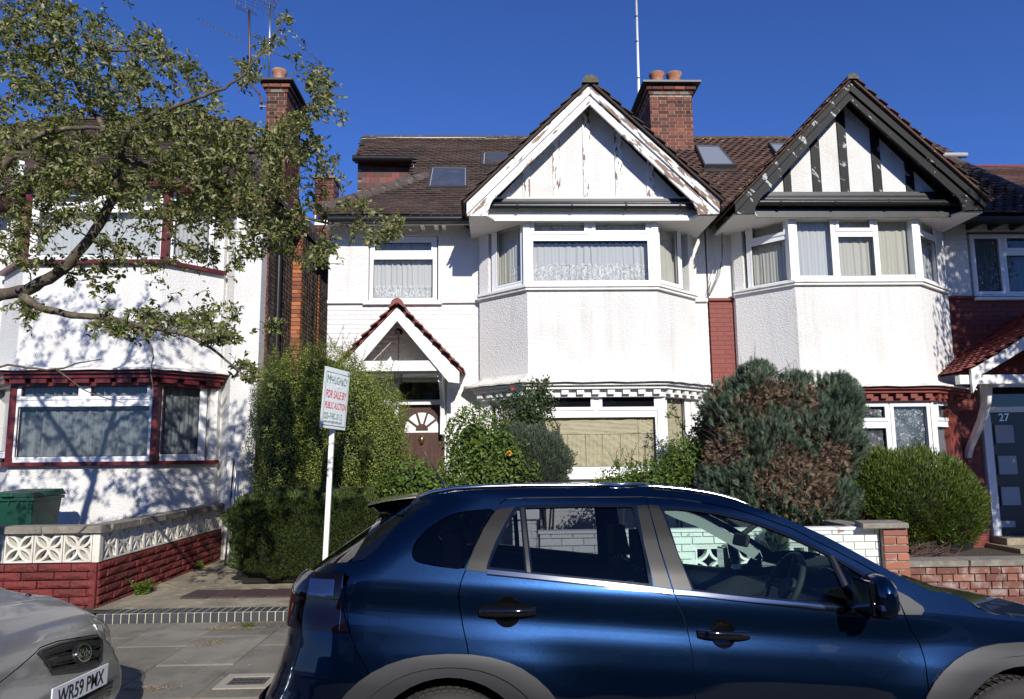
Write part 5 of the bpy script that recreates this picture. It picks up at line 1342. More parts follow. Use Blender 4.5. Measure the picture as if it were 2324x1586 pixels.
# small farther chimney and red verge
hb_ = thing('rear_wing', 'brick rear wing with a small square chimney seen in the gap between two houses', 'building', (-2.7, 18, .2))
cxa, cxb = Ux(714, 17.5, 430), Ux(757, 17.5, 430)
chimney_z = Uz(398, 17.5, 735)
MB().box(cxa, cxb, 17.512, 18.1, 4, chimney_z).build('chimney', m_mortar, hb_)
lay(hb_, [mbr[0], bO], (cxa, 17.512), (1, 0), cxb-cxa, 5.0, chimney_z-.08, dep=.014, limit=80); lay(hb_, mbr[0], (cxb-.012, 17.5), (0, 1), .6, 5.0, chimney_z-.08, dep=.014, limit=60)
MB().box(cxa-.04, cxb+.04, 17.46, 18.14, chimney_z-.08, chimney_z).build('chimney_cap', m_mortarD, hb_)
MB().prism([(cxa+.2, 17.6, chimney_z), (cxa+.42, 17.6, chimney_z), (cxa+.31, 17.6, chimney_z+.13)], (0, .4, 0)).build('flue_cap', m_clay, hb_)
MB().prism([(-3.4, 17.3, 5.2), (-2.3, 17.3, 5.2), (-2.3, 17.3, 5.35), (-3.0, 17.3, 6.1)], (0, .8, 0)).build('verge', m_redwood, hb_)
MB().box(-3.6, -2.2, 17.5, 18.5, .1, 5.2).build('wall', m_mortarD, hb_)
# ------------------------------------------------------------------ dark blue car
YN = 3.25; CW = 1.785; YCC = YN+CW/2            # near side plane, width, centre line
XR = -1.10; XFR = 3.22                          # rear and front ends
m_paint = M('dark_blue_metallic', (.0002, .009, .035), rough=.27, metal=.9, coat=1, crough=.02, spec=.5)
def flake(mt):
    N = mt.node_tree.nodes; L = mt.node_tree.links; b = N['Principled BSDF']
    g = N.new('ShaderNodeNewGeometry'); v = N.new('ShaderNodeTexVoronoi'); v.inputs['Scale'].default_value = 1300; L.new(g.outputs['Position'], v.inputs['Vector'])
    mx = N.new('ShaderNodeMix'); mx.data_type = 'VECTOR'; mx.inputs[0].default_value = .035
    vm = N.new('ShaderNodeVectorMath'); vm.operation = 'MULTIPLY_ADD'; vm.inputs[1].default_value = (2, 2, 2); vm.inputs[2].default_value = (-1, -1, -1); L.new(v.outputs['Color'], vm.inputs[0])
    L.new(g.outputs['Normal'], mx.inputs[4]); L.new(vm.outputs[0], mx.inputs[5])
    nn = N.new('ShaderNodeVectorMath'); nn.operation = 'NORMALIZE'; L.new(mx.outputs[1], nn.inputs[0]); L.new(nn.outputs[0], b.inputs['Normal'])
    return mt
flake(m_paint)
m_clad = M('grey_plastic_cladding', (.022, .022, .024), rough=.5, bump=.15, bsc=300, bdist=.001)
m_pill = M('satin_grey_pillar', (.012, .012, .013), rough=.30, metal=.0, spec=.14)
m_gblack = M('gloss_black_trim', (.004, .004, .005), rough=.06, spec=.6, coat=.5)
m_chrome = M('chrome', (.30, .31, .33), rough=.09, metal=1)
m_tyre = M('tyre_rubber', (.03, .028, .026), rough=.85, bump=.2, bsc=60)
m_alloy = M('alloy_wheel', (.35, .35, .36), rough=.3, metal=.9)
m_trim = M('car_interior', (.012, .013, .014), rough=.75)
m_light = M('pale_headlining', (.34, .37, .36), rough=.9)
m_cgl = glass('clear_car_glass', (.80, .93, .88), refl=.6, ior=1.4)
m_cgd = glass('privacy_car_glass', (.46, .48, .50), refl=.55, ior=1.4)
m_cgk = glass('dark_quarter_glass', (.13, .13, .14), refl=.5, ior=1.4)
m_lamp = M('tail_lamp_lens', (.003, .001, .0015), rough=.05, spec=.5)
m_lampc = M('lamp_blue_reflection', (.03, .05, .12), rough=.12, coat=1, metal=.6)  # blue reflection on the tail lamp put into this colour
cx = np.array([-.80, -.62, -.45, -.30, -.18, -.08, .0, .03, .10, .14, .25, .40, .55, .66])
cy = np.array([.12, .05, .02, .004, .004, .016, .036, .0375, .040, .045, .082, .140, .205, .29])
from_ = np.linspace(-.8, .66, 147)
ii = np.interp(from_, cx, cy)
ker = np.exp(-np.linspace(-2, 2, 9)**2); ker /= ker.sum()
ii = np.convolve(np.pad(ii, 4, 'edge'), ker, 'valid')
def zcrease(x): return 1.03-.075*(x+.6)
def xrear(z):   # rear silhouette of the body in side view
    return float(np.interp(z, [.2, .42, .60, .70, .86, 1.10, 1.16, 1.30, 1.42, 1.52], [-1.03, -1.11, -1.10, -1.05, -1.0, -.985, -.95, -.76, -.60, -.44]))
def inset(x, z):
    t = z-zcrease(x)
    f = float(np.interp(t, from_, ii))
    f *= 1.0
    xr = xrear(z)
    d = x-xr
    if d < .42: f += .30*(1-math.sqrt(max(0, 1-((.42-max(d, 0))/.42)**2.4)))
    e = 3.20-x
    if e < .75: f += .34*(1-math.sqrt(max(0, 1-((.75-max(e, 0))/.75)**2.2)))
    # swollen arches
    for wxx in (-.21, 2.39):
        rr = math.hypot(x-wxx, (z-.34)); k_ = min(1, max(0, (1.0-z)/.30)); f -= .020*math.exp(-((rr-.50)/.16)**2)*k_*k_*(3-2*k_)
    return f
def onside(u, v, off=0):
    Y = YN
    for _ in range(12):
        p = U(u, v, Y); Y = .5*Y+.5*(YN+inset(p.x, p.z)-off)
    return (p.x, p.z)
cA = CR(1100, 1850, 1.5493); cB = CR(2500, 1850, 1.4561)
def SA(pts): return [onside(*cA(x, y)) for x, y in pts]
def SB(pts): return [onside(*cB(x, y)) for x, y in pts]
def normal_at(fn, x, z, e=.011):
    a = fn(x+e, z)-fn(x-e, z); b = fn(x, z+e)-fn(x, z-e)
    return a.cross(b).normalized()
def sidefn(side, off):
    def f(x, z):
        i = inset(x, z)-off
        return Vector((x, YN+i if side == 0 else YN+CW-i, z))
    return f
def inpoly(p, poly):
    x, y = p; c = False; j = len(poly)-1
    for i in range(len(poly)):
        a, b = poly[i], poly[j]
        if (a[1] > y) != (b[1] > y) and x < (b[0]-a[0])*(y-a[1])/(b[1]-a[1])+a[0]: c = not c
        j = i
    return c
def resamp(poly, d):
    out = []
    for i in range(len(poly)):
        a, b = Vector(poly[i]), Vector(poly[(i+1) % len(poly)]); L = (b-a).length; n = max(1, int(L/d))
        out += [tuple(a.lerp(b, k/n)) for k in range(n)]
    return out
def shrink(poly, d):
    """move a closed outline inwards by d"""
    n = len(poly); A = sum(poly[i][0]*poly[(i+1) % n][1]-poly[(i+1) % n][0]*poly[i][1] for i in range(n)); s = 1 if A > 0 else -1
    out = []
    for i in range(n):
        p0, p1, p2 = Vector(poly[i-1]), Vector(poly[i]), Vector(poly[(i+1) % n])
        e1 = (p1-p0); e2 = (p2-p1)
        if e1.length < 1e-6 or e2.length < 1e-6: out.append(tuple(p1)); continue
        e1.normalize(); e2.normalize()
        n1 = Vector((-e1.y, e1.x))*s; n2 = Vector((-e2.y, e2.x))*s; b = n1+n2
        b = n1 if b.length < .2 else b.normalized()
        out.append(tuple(p1+b*d/max(.5, b.dot(n1))))
    return out
def smoothpoly(poly, it=1, keep=()):
    for _ in range(it):
        n = len(poly); q = []
        for i in range(n):
            a, b = Vector(poly[i]), Vector(poly[(i+1) % n])
            q += [tuple(a.lerp(b, .25)), tuple(a.lerp(b, .75))]
        poly = q
    return poly
def panel(name, mat, parent, poly, fn, holes=(), d=.03, thick=.012, flip=False, smooth=True, edge=.02, zc=None, **kw):
    zc = zc or zcrease
    """sheet laid on the surface fn over the outline poly (2-D), with a turned-in edge"""
    loops = [resamp(poly, edge)]+[resamp(h, edge) for h in holes]
    P = []; E = []
    for lp in loops:
        b = len(P); P += lp; E += [(b+i, b+(i+1) % len(lp)) for i in range(len(lp))]
    nb = len(P)
    xs = [p[0] for p in loops[0]]; zs = [p[1] for p in loops[0]]
    x = min(xs)+d/2; k = 0
    while x < max(xs):
        z = zc(x)+d*(math.floor((min(zs)-zc(x))/d)+.5)
        while z < max(zs):
            if inpoly((x, z), loops[0]) and not any(inpoly((x, z), h) for h in loops[1:]): P.append((x, z))
            z += d
        x += d; k += 1
    vo, eo, fo, *_ = geometry.delaunay_2d_cdt([Vector(p) for p in P], E, [], 0, 1e-5)
    V = [fn(p.x, p.y) for p in vo]; Nn = [normal_at(fn, p.x, p.y) for p in vo]
    F = []
    for f in fo:
        c = sum((vo[i] for i in f), Vector((0, 0)))/3
        if inpoly(c, loops[0]) and not any(inpoly(c, h) for h in loops[1:]):
            a, b, c_ = (vo[i] for i in f)
            ccw = (b-a).cross(c_-a) > 0
            F.append(tuple(f) if ccw != flip else tuple(f[::-1]))
    if flip: Nn = [-n for n in Nn]
    # border edges, found from the triangles
    cnt = {}
    for f in F:
        for i in range(3):
            a, b = f[i], f[(i+1) % 3]; cnt[(a, b)] = 1
    bd = [e for e in cnt if (e[1], e[0]) not in cnt]
    nv = len(V); mp = {}
    for a, b in bd:
        for q in (a, b):
            if q not in mp:
                mp[q] = len(V); V.append(V[q].copy()); Nn.append(Nn[q]); 
    m2 = {}
    for q, w in list(mp.items()):
        m2[q] = len(V); V.append(V[q]-Nn[q]*thick); Nn.append(Nn[q])
    F2 = [(mp[b], mp[a], m2[a], m2[b]) for a, b in bd] if thick else []
    me = bpy.data.meshes.new(name)
    me.from_pydata([tuple(v) for v in V], [], F+F2)
    me.materials.append(mat)
    me.polygons.foreach_set('use_smooth', [True]*len(F)+[False]*len(F2))
    me.update()
    me.normals_split_custom_set_from_vertices([tuple(n) for n in Nn]) if smooth and not F2 else None
    if smooth and F2:
        ln = []
        for p in me.polygons:
            for vi in p.vertices: ln.append(tuple(Nn[vi]) if len(p.vertices) == 3 else (0, 0, 0))
        me.normals_split_custom_set(ln)
    return link(name, me, parent, **kw)

car = thing('parked_car', 'dark blue estate car with grey wheel arch cladding, filling the foreground', 'car', (1.06, YN, 0))
# outlines in the side plane
q_glass = smoothpoly(SA([(1366, 284), (1250, 291), (1165, 301), (1095, 318), (1015, 354), (940, 411), (880, 470), (848, 525), (841, 575), (855, 606), (885, 624), (1000, 648), (1163, 667), (1180, 630), (1262, 450), (1325, 345)]), 1)
c_pill = SA([(1378, 284), (1486, 266), (1440, 350), (1380, 460), (1340, 560), (1312, 640), (1310, 688), (1178, 672), (1222, 560), (1290, 410), (1345, 320)])
d_small = SA([(1502, 280), (1524, 279), (1560, 683), (1324, 660), (1326, 635), (1345, 580), (1392, 480), (1448, 365)])
d_bar = SA([(1527, 271), (1547, 270), (1588, 690), (1566, 687)])
r_glass = SA([(1552, 272), (1900, 262), (2228, 262), (2243, 275), (2300, 520), (2343, 766), (1593, 690)])
b_rear = SB([(88, 240), (150, 238), (218, 500), (290, 742), (188, 728), (130, 480)])
b_front = SB([(156, 236), (214, 240), (245, 300), (330, 540), (412, 752), (301, 744), (227, 500)])
f_glass = SB([(243, 262), (330, 262), (450, 274), (560, 290), (690, 319), (780, 344), (860, 373), (1000, 430), (1120, 487), (1226, 543), (1312, 738), (1368, 846), (1130, 828), (760, 790), (420, 752), (330, 540), (262, 320)])
f_bar = SB([(1232, 541), (1252, 541), (1342, 735), (1322, 738)])
f_quart = SB([(1266, 566), (1380, 632), (1478, 692), (1500, 735), (1480, 800), (1392, 815), (1345, 735)])
sail1 = SB([(1484, 690), (1560, 716), (1600, 742), (1632, 820), (1662, 897), (1575, 890), (1540, 800)])
sail2 = SB([(1610, 746), (1690, 787), (1775, 848), (1784, 872), (1766, 897), (1672, 897), (1640, 822)])
seamR = [(1388, 250), (1378, 284), (1290, 410), (1222, 560), (1178, 672), (1150, 748), (1134, 830), (1140, 905), (1160, 1020), (1186, 1140), (1204, 1240), (1222, 1310)]
doorR = SA([(1440, 217), (1550, 207), (1900, 202), (2290, 201)])
doorR_bot = .34
mid = SB([(143, 190), (222, 500), (296, 745), (330, 830), (368, 930), (390, 1030), (405, 1110), (418, 1250), (424, 1378)])
fr_top = SB([(143, 190), (300, 196), (500, 226), (650, 256), (800, 303), (1000, 376), (1250, 505), (1440, 606), (1540, 664), (1588, 735)])
fr_fr = SB([(1620, 800), (1658, 880), (1702, 985), (1750, 1065), (1776, 1150), (1790, 1260), (1797, 1378)])
R1 = SA(seamR)
rear_door = [R1[0]]+doorR+mid+[(mid[-1][0]+.01, doorR_bot), (R1[-1][0]+.32, doorR_bot), (R1[-1][0]+.30, .52), (R1[-1][0]+.20, .66), (R1[-1][0]+.06, .76)]+R1[::-1][:-1]
front_door = fr_top+fr_fr+[(fr_fr[-1][0]+.01, doorR_bot), (mid[-1][0]+.01, doorR_bot)]+mid[::-1][:-1]
# roof edge of the side and outline of the rear
top = SA([(862, 200), (1000, 180), (1200, 163), (1600, 148), (2324, 140)])+SB([(200, 142), (400, 158), (560, 186), (680, 217), (770, 246), (900, 292), (1050, 352), (1200, 422), (1350, 503), (1500, 588), (1600, 642), (1690, 690)])
hoodedge = SB([(1800, 742), (1850, 758), (1960, 772), (2040, 812), (2100, 862), (2200, 893), (2324, 912)])
hoodedge += [(2.75, hoodedge[-1][1]-.05), (3.0, hoodedge[-1][1]-.13), (3.12, hoodedge[-1][1]-.22)]
rearseam = SA([(862, 200), (830, 270), (783, 328), (700, 430), (620, 530), (530, 612), (478, 680), (440, 720), (420, 790), (425, 900), (440, 1000), (452, 1070), (470, 1120), (500, 1190), (560, 1300), (572, 1325)])
WX, WZ, WR = -.21, .335, .338
def arch(r, rz, a0=0, a1=180, n=22, wx=WX, wz=WZ, p=2.0):
    out = []
    for i in range(n+1):
        a = R(a0+(a1-a0)*i/n); c, s = math.cos(a), math.sin(a)
        out.append((wx+r*math.copysign(abs(c)**(2/p), c), wz+rz*abs(s)**(2/p)))
    return out
zo = onside(*cA(1000, 1200))[1]-WZ; zi = onside(*cA(1050, 1350))[1]-WZ
def archset(wx):
    o = arch(.56, zo, wx=wx, p=2.35); i = arch(.395, zi, wx=wx)
    return o, i
oR, iR = archset(WX); oF, iF = archset(WX+2.6)
low = .34
body_out = top+hoodedge+[(3.17, .60), (3.17, low)]+[(iF[0][0], low)]+iF[1:-1]+[(iF[-1][0], low)]+[(iR[0][0], low)]+iR[1:-1]+[(iR[-1][0]-.12, low+.05)]+rearseam[::-1][:-1]
def bowlpoly(cr_, bx_, by_, rb):
    c = onside(*cr_(bx_, by_)); ra = onside(*cr_(bx_+rb, by_))[0]-c[0]
    return [(c[0]+ra*math.cos(2*math.pi*k/24), c[1]+ra*1.05*math.sin(2*math.pi*k/24)) for k in range(24)]
bowl1 = bowlpoly(cA, 1440, 935, 92); bowl2 = bowlpoly(cB, 590, 1010, 78)
def both(fnc):
    for side in (0, 1): fnc(side)
def pan(name, mat, parent, poly, holes=(), off=0, **kw):
    objs = []
    for side in (0, 1): objs.append(panel(name, mat, parent, poly, sidefn(side, off), holes, flip=(side == 1), **kw))
    return objs
bside = pan('body_side', m_paint, car, body_out, [shrink(rear_door, -.003), shrink(front_door, -.003), shrink(q_glass, -.004)], d=.022)
rd = pan('rear_door', m_paint, car, shrink(rear_door, .002), [shrink(d_small, -.012), shrink(r_glass, -.012), shrink(bowl1, .001)], d=.022)
fd = pan('front_door', m_paint, car, shrink(front_door, .002), [shrink(f_glass, -.012), shrink(f_quart, -.012), shrink(bowl2, .001)], d=.022)
for s_ in (0, 1):
    kw = dict(flip=(s_ == 1)); F_ = lambda off: sidefn(s_, off)
    panel('quarter_window', m_cgk, car, q_glass, F_(-.006), **kw, thick=0)
    panel('pane', m_cgd, rd[s_], shrink(d_small, -.012), F_(-.012), **kw, thick=0); panel('pane', m_cgd, rd[s_], shrink(r_glass, -.012), F_(-.012), **kw, thick=0)
    panel('pane', m_cgl, fd[s_], shrink(f_glass, -.012), F_(-.012), **kw, thick=0); panel('pane', m_cgl, fd[s_], shrink(f_quart, -.012), F_(-.012), **kw, thick=0)
    for gg, pr_ in ((r_glass, rd), (d_small, rd), (f_glass, fd), (f_quart, fd)):
        panel('window_seal', m_gblack, pr_[s_], shrink(gg, -.013), F_(.001), [shrink(gg, .004)], d=.5, **kw, thick=.014)
    panel('window_bar', m_pill, rd[s_], d_bar, F_(.004), **kw); panel('window_bar', m_pill, fd[s_], f_bar, F_(.004), **kw)
    panel('pillar_cover', m_pill, rd[s_], b_rear, F_(.003), **kw); panel('pillar_cover', m_pill, fd[s_], b_front, F_(.003), **kw)
    panel('pillar_cover', m_pill, rd[s_], c_pill, F_(.003), **kw)
    panel('sail_panel', m_clad, fd[s_], sail1, F_(.003), **kw); panel('sail_panel', m_clad, car, sail2, F_(.003), **kw)
    # chrome waist strip
    for pts, pr_ in ((SA([(1312, 668), (1590, 696), (2000, 738), (2324, 775)])+SB([(292, 748)]), rd), (SB([(304, 748), (420, 757), (760, 795), (1130, 834), (1370, 852), (1560, 866)]), fd)):
        lo_ = [(x, z-.019) for x, z in pts]
        panel('chrome_strip', m_chrome, pr_[s_], pts+lo_[::-1], F_(.009), d=.5, **kw)
        panel('strip_shadow_gap', m_gblack, pr_[s_], lo_+[(x, z-.007) for x, z in lo_[::-1]], F_(.002), d=.5, **kw)
    # wheel arch cladding: two steps
    for wxx, (o_, i_) in ((WX, (oR, iR)), (WX+2.6, (oF, iF))):
        m_ = [((a[0]+b[0])/2*1.0, (a[1]*.42+b[1]*.58)) for a, b in zip(o_, i_)]
        m_ = arch(.47, zi+(zo-zi)*.45, wx=wxx, p=2.2)
        ca = panel('wheel_arch_cladding', m_clad, car, o_+m_[::-1], F_(.016), **kw, thick=.02)
        panel('arch_lip', m_clad, ca, [(x, z) for x, z in m_]+i_[::-1], F_(.004), **kw, thick=.05)
    sill = [(iR[0][0]-.0, .22), (iF[-1][0], .22), (iF[-1][0], .385), (iR[0][0], .385)]
    panel('sill_cladding', m_clad, car, sill, F_(.02), **kw, d=.06)
    # handles: bowl and grip
    for (cr_, bx_, by_, pr_, rb, first) in ((cA, 1440, 935, rd, 92, 0), (cB, 590, 1010, fd, 78, 1)):
        c = onside(*cr_(bx_, by_)); sc_ = 1
        ra = (onside(*cr_(bx_+rb, by_))[0]-c[0])
        bowl = [(c[0]+ra*math.cos(2*math.pi*k/24), c[1]+ra*1.05*math.sin(2*math.pi*k/24)) for k in range(24)]
        def fb(x, z, c=c, ra=ra, s=s_):
            r_ = min(1, math.hypot(x-c[0], z-c[1])/ra); i = inset(x, z)+.026*(1-r_**2.5)
            return Vector((x, YN+i if s == 0 else YN+CW-i, z))
        panel('handle_recess', m_gblack, pr_[s_], bowl, fb, d=.02, thick=0, **kw)
        L_ = ra*2.05
        gh = []
        for k in range(9):
            t = -1+2*k/8; x = c[0]+L_*t*.94; z = c[1]-.002-(.006 if first else .0)*t; 
            y = inset(x, z)-.030+.020*abs(t)**3; gh.append((x, YN+y if s_ == 0 else YN+CW-y, z))
        mb = MB(); prev = None; rows = []
        for k, p in enumerate(gh):
            t = -1+2*k/8; h_ = .0195*(1-.12*abs(t)**4); w_ = .011
            rows.append([(p[0], p[1]+w_*math.cos(a)*1.0, p[2]+h_*math.copysign(abs(math.sin(a))**.7, math.sin(a))) for a in [2*math.pi*j/12 for j in range(13)]])
        mb.grid(rows); mb.add(rows[0][:-1], [tuple(range(12))]); mb.add(rows[-1][:-1], [tuple(range(12))])
        ha_ = mb.build('door_handle', m_gblack if 1 else m_paint, pr_[s_], smooth=50)
        if not first: panel('handle_plate', m_gblack, ha_, smoothpoly([(c[0]-L_*1.03, c[1]-.036), (c[0]+L_*1.0, c[1]-.036), (c[0]+L_*1.0, c[1]+.036), (c[0]-L_*1.03, c[1]+.036)], 2), F_(.0012), d=.5, thick=0, **kw)
        else:
            x = gh[0][0]+.035; y = gh[1][1]-.012 if s_ == 0 else gh[1][1]+.012
            MB().lathe((x, y, gh[1][2]), [(.0135, -.002), (.0135, .002)], 16, axis=(0, 1, 0)).build('lock_cover', m_chrome, ha_)
# dark skin behind the seams and floor
sk = [(-.98, .3), (3.1, .3), (3.1, .8), (2.0, .97), (-.2, 1.05), (-.9, 1.08), (-.98, .9)]
notch = [shrink(i_, -.0) for i_ in ()]
for s_ in (0, 1):
    dk = [(iR[0][0]+.03, .3), (iF[-1][0]-.03, .3), (iF[-1][0]-.03, .84), (iR[0][0]+.03, .92)]
    panel('inner_panel', m_trim, car, dk, sidefn(s_, -.07), d=.08, flip=(s_ == 1), thick=0)
    for a_, b_ in ((-.99, iR[-1][0]-.02), (iF[0][0]+.02, 3.05)):
        panel('inner_panel', m_trim, car, [(a_, .3), (b_, .3), (b_, .78), (a_, .78)], sidefn(s_, -.05), d=.08, flip=(s_ == 1), thick=0)
    panel('inner_panel', m_trim, car, [(-.85, .80), (iR[0][0]+.05, .80), (iR[0][0]+.05, .95), (-.85, 1.0)], sidefn(s_, -.05), d=.08, flip=(s_ == 1), thick=0)
    # pillar linings
    panel('pillar_lining', m_trim, car, [(mid[0][0]-.05, mid[0][1]), (mid[0][0]+.03, mid[0][1]), (mid[2][0]+.06, mid[2][1]), (mid[2][0]-.07, mid[2][1])], sidefn(s_, -.05), flip=(s_ == 1), thick=0)
MB().box(-.95, 3.1, YN+.06, YN+CW-.06, .24, .30).build('floor_pan', m_trim, car)
# roof, screens, bonnet
def roofz(x): return float(np.interp(x, [p[0] for p in top[:14]], [p[1] for p in top[:14]]))
def loft(name, mat, xs, zf, crown, nrow=14, parent=car, wid=None, yo=0, smooth=True):
    rows = []
    for x in xs:
        z = zf(x); i = inset(x, z)+yo; hw_ = CW/2-i
        if wid: hw_ = wid(x)
        rows.append([(x+crown[1]*(1-(2*k/nrow-1)**2), YCC+hw_*(2*k/nrow-1), z+crown[0]*(1-abs(2*k/nrow-1)**2.5)) for k in range(nrow+1)])
    mb = MB(); mb.grid(rows); return mb.build(name, mat, parent, smooth=smooth)
tx = [p[0] for p in top]; tz = [p[1] for p in top]
xsr = list(np.linspace(tx[0], SB([(400, 158)])[0][0]+.05, 16))
tf = lambda x: float(np.interp(x, tx, tz))
loft('roof', m_paint, xsr, lambda x: tf(x)-.022, (.018, 0))
loft('roof_lining', m_light, [x+.0 for x in xsr], lambda x: tf(x)-.045, (.018, 0))
xw = list(np.linspace(xsr[-1], tx[-1]-.04, 12))
loft('windscreen', m_cgl, xw, lambda x: tf(x)-.012, (.025, .10), yo=.03)
hx_ = [p[0] for p in hoodedge]; hz_ = [p[1] for p in hoodedge]
hx_ = [tx[-1]-.03]+hx_; hz_ = [tz[-1]-.0]+hz_
loft('bonnet', m_paint, list(np.linspace(hx_[0], 3.12, 18)), lambda x: float(np.interp(x, hx_, hz_)), (.055, 0))
MB().box(tx[-1]-.2, tx[-1]+.05, YN+.2, YN+CW-.2, tz[-1]-.12, tz[-1]-.03).build('scuttle', m_gblack, car)
# front face, out of the picture but complete
fz = [(3.12, .75), (3.20, .66), (3.24, .50), (3.24, .35), (3.18, .22)]
rows = []
for x, z in fz: rows.append([(x-.22*abs(2*k/12-1)**2.6, YCC+(CW/2-.12)*(2*k/12-1)*1.04, z) for k in range(13)])
mb = MB(); mb.grid(rows); mb.build('front_bumper', m_paint, car, smooth=True)
MB().prism([(3.215, YCC-.42, .72), (3.215, YCC+.42, .72), (3.255, YCC+.38, .50), (3.255, YCC-.38, .50)], (.01, 0, 0)).build('grille', m_gblack, car)
for sd in (-1, 1): MB().lathe((3.02, YCC+sd*.68, .72), [(.01, -.1), (.12, -.05), (.14, .0), (.05, .06)], 14, axis=(1, -.0, 0)).build('headlamp', m_lampc, car, smooth=True)
# tailgate surface: closes the rear, black D pillar, rear window, lamp, spoiler
def tailfn(z, t, out=0):
    """t 0 near corner .. 1 far corner"""
    xr = xrear(z); s = 2*t-1
    hw_ = CW/2-float(np.interp(z-zcrease(xr), from_, ii))-.27
    return Vector((xr-.05*(1-s*s)-out, YCC+hw_*s*1.0, z))
dpl = SA([(640, 290), (700, 305), (780, 330), (700, 430), (620, 530), (533, 606), (455, 616), (520, 500), (580, 390), (620, 320)])
for s_ in (0, 1):
    kw = dict(flip=(s_ == 1)); F_ = lambda off: sidefn(s_, off)
    panel('pillar_cover', m_gblack, car, dpl, F_(.0), d=.03, **kw)
    panel('tailgate_ledge', m_paint, car, SA([(478, 680), (530, 614), (455, 618), (300, 622), (215, 672), (200, 712), (400, 700), (450, 715)]), F_(-.002), d=.025, **kw)
    # wrap of the body between the rear seam and the tail
    zz = list(np.linspace(.30, 1.13, 30)); rows = []
    sx = [p[0] for p in rearseam]; sz = [p[1] for p in rearseam]
    zo_ = sorted(zip(sz, sx))
    fz_ = lambda z: float(np.interp(z, [q[0] for q in zo_], [q[1] for q in zo_]))
    for z in zz:
        x1 = fz_(z)-.004; x0 = xrear(z); row = []
        for k in range(11):
            f = (k/10); x = x1+(x0-x1)*(1-(1-f)**1.8); i = inset(x, z); row.append((x, YN+i if s_ == 0 else YN+CW-i, z))
        rows.append(row)
    mb = MB(); mb.grid(rows, flip=(s_ == 1)); mb.build('rear_wing', m_paint, car, smooth=True)
rows = [[tailfn(z, k/12) for k in range(13)] for z in np.linspace(.30, 1.13, 20)]
mb = MB(); mb.grid(rows); mb.build('tailgate', m_paint, car, smooth=True)
def glassfn(z, s):
    xr = xrear(z)+.0; f = 1-abs(s)**3
    hw_ = CW/2-.045-(z-1.1)*.40-.02
    return Vector((xr-.04*f+.16*abs(s)**2.2, YCC+hw_*s, z))
rows = [[glassfn(z, -1+2*k/20) for k in range(21)] for z in np.linspace(1.12, 1.47, 10)]
mb = MB(); mb.grid(rows); mb.build('rear_window', glass('rear_screen_glass', (.10, .10, .11), refl=.45), car, smooth=True)
rows = [[Vector((g_.x+.08, g_.y, g_.z)) for g_ in (glassfn(z, -1+2*k/20)*1 for k in range(21))] for z in (1.06, 1.16)]
# spoiler
sp = SA([(580, 238), (700, 212), (862, 198), (830, 262), (784, 322), (700, 296), (620, 272)])
for s_ in (0, 1): panel('spoiler_end', m_paint, car, sp, sidefn(s_, .004), d=.04, flip=(s_ == 1), thick=.02)
x0s, z0s = sp[0]; x1s, z1s = sp[2]
rows = []
for k in range(17):
    s = -1+2*k/16; rows.append([(x0s-.02*(1-s*s)+(x1s-x0s)*f, YCC+(CW/2-inset(x1s, z1s)-.0-.0*(1-f))*s, z0s+(z1s-z0s)*f+.03*(1-abs(s)**3)+.006*math.sin(f*3)) for f in (0, .33, .66, 1)])
mb = MB(); mb.grid(rows, flip=True); low_ = [[(p[0]+.004, p[1], p[2]-.012-.022*i/3) for i, p in enumerate(r_)] for r_ in rows]; mb.grid(low_)
mb.grid([[r_[0] for r_ in rows], [r_[0] for r_ in low_]]); mb.build('spoiler', m_paint, car, smooth=50)
# tail lamp wrapped round the corner
lampo = SA([(408, 690), (380, 735), (372, 790), (380, 870), (400, 990), (448, 1060)])
for s_ in (0, 1):
    z0l, z1l = onside(*cA(420, 1062))[1], onside(*cA(420, 690))[1]
    def lamp(name, za, zb, xa_fn, off, mat, par, xend=None):
        rows = []
        for z in np.linspace(za, zb, 14):
            x1 = xa_fn(z); x0 = xrear(z)+.002 if xend is None else xend(z); row = []
            for k in range(15):
                f = k/14; x = x1+(x0-x1)*(1-(1-f)**1.8); i = inset(x, z)-off; row.append((x-(off if k > 9 and xend is None else 0)*(k-9)/5, YN+i if s_ == 0 else YN+CW-i, z))
            rows.append(row)
        mb = MB(); mb.grid(rows, flip=(s_ == 1))
        edge = [list(rows[0]), [(p[0]+.01, p[1]+(.02 if s_ == 0 else -.02), p[2]) for p in rows[0]]]; mb.grid(edge)
        edge = [list(rows[-1]), [(p[0]+.01, p[1]+(.02 if s_ == 0 else -.02), p[2]) for p in rows[-1]]]; mb.grid(edge)
        return mb.build(name, mat, par, smooth=45)
    lx = lambda z: float(np.interp(z, [z0l, (z0l+z1l)/2, z1l], [onside(*cA(446, 1060))[0], onside(*cA(385, 880))[0], onside(*cA(412, 690))[0]]))
    lp_ = lamp('tail_lamp', z0l, z1l, lx, .012, m_lamp, car)
    zc0, zc1 = onside(*cA(300, 838))[1], onside(*cA(300, 727))[1]
    lamp('blue_reflection_lens', zc0, zc1, lambda z: onside(*cA(352, 780))[0]+.0, .015, m_lampc, lp_, xend=lambda z: onside(*cA(190, 780))[0])  # clear lens patch with the blue reflection in its colour
    lamp('lens_edge', z0l+.0, z1l-.01, lambda z: onside(*cA(399, 900))[0], .0155, m_chrome, lp_, xend=lambda z: onside(*cA(394, 900))[0])
# lower bumper
rows = []
for z in np.linspace(.24, .60, 8):
    f = (.60-z)/.36; row = []
    for k in range(25):
        a = math.pi*k/24; cs, sn = math.cos(a), math.sin(a)
        row.append((-.65-(.50+.03*math.sin(f*3))*abs(sn)**.75, YCC-(CW/2-.03)*math.copysign(abs(cs)**.35, cs), z))
    rows.append(row)
mb = MB(); mb.grid(rows); mb.build('rear_bumper', m_paint, car, smooth=True)
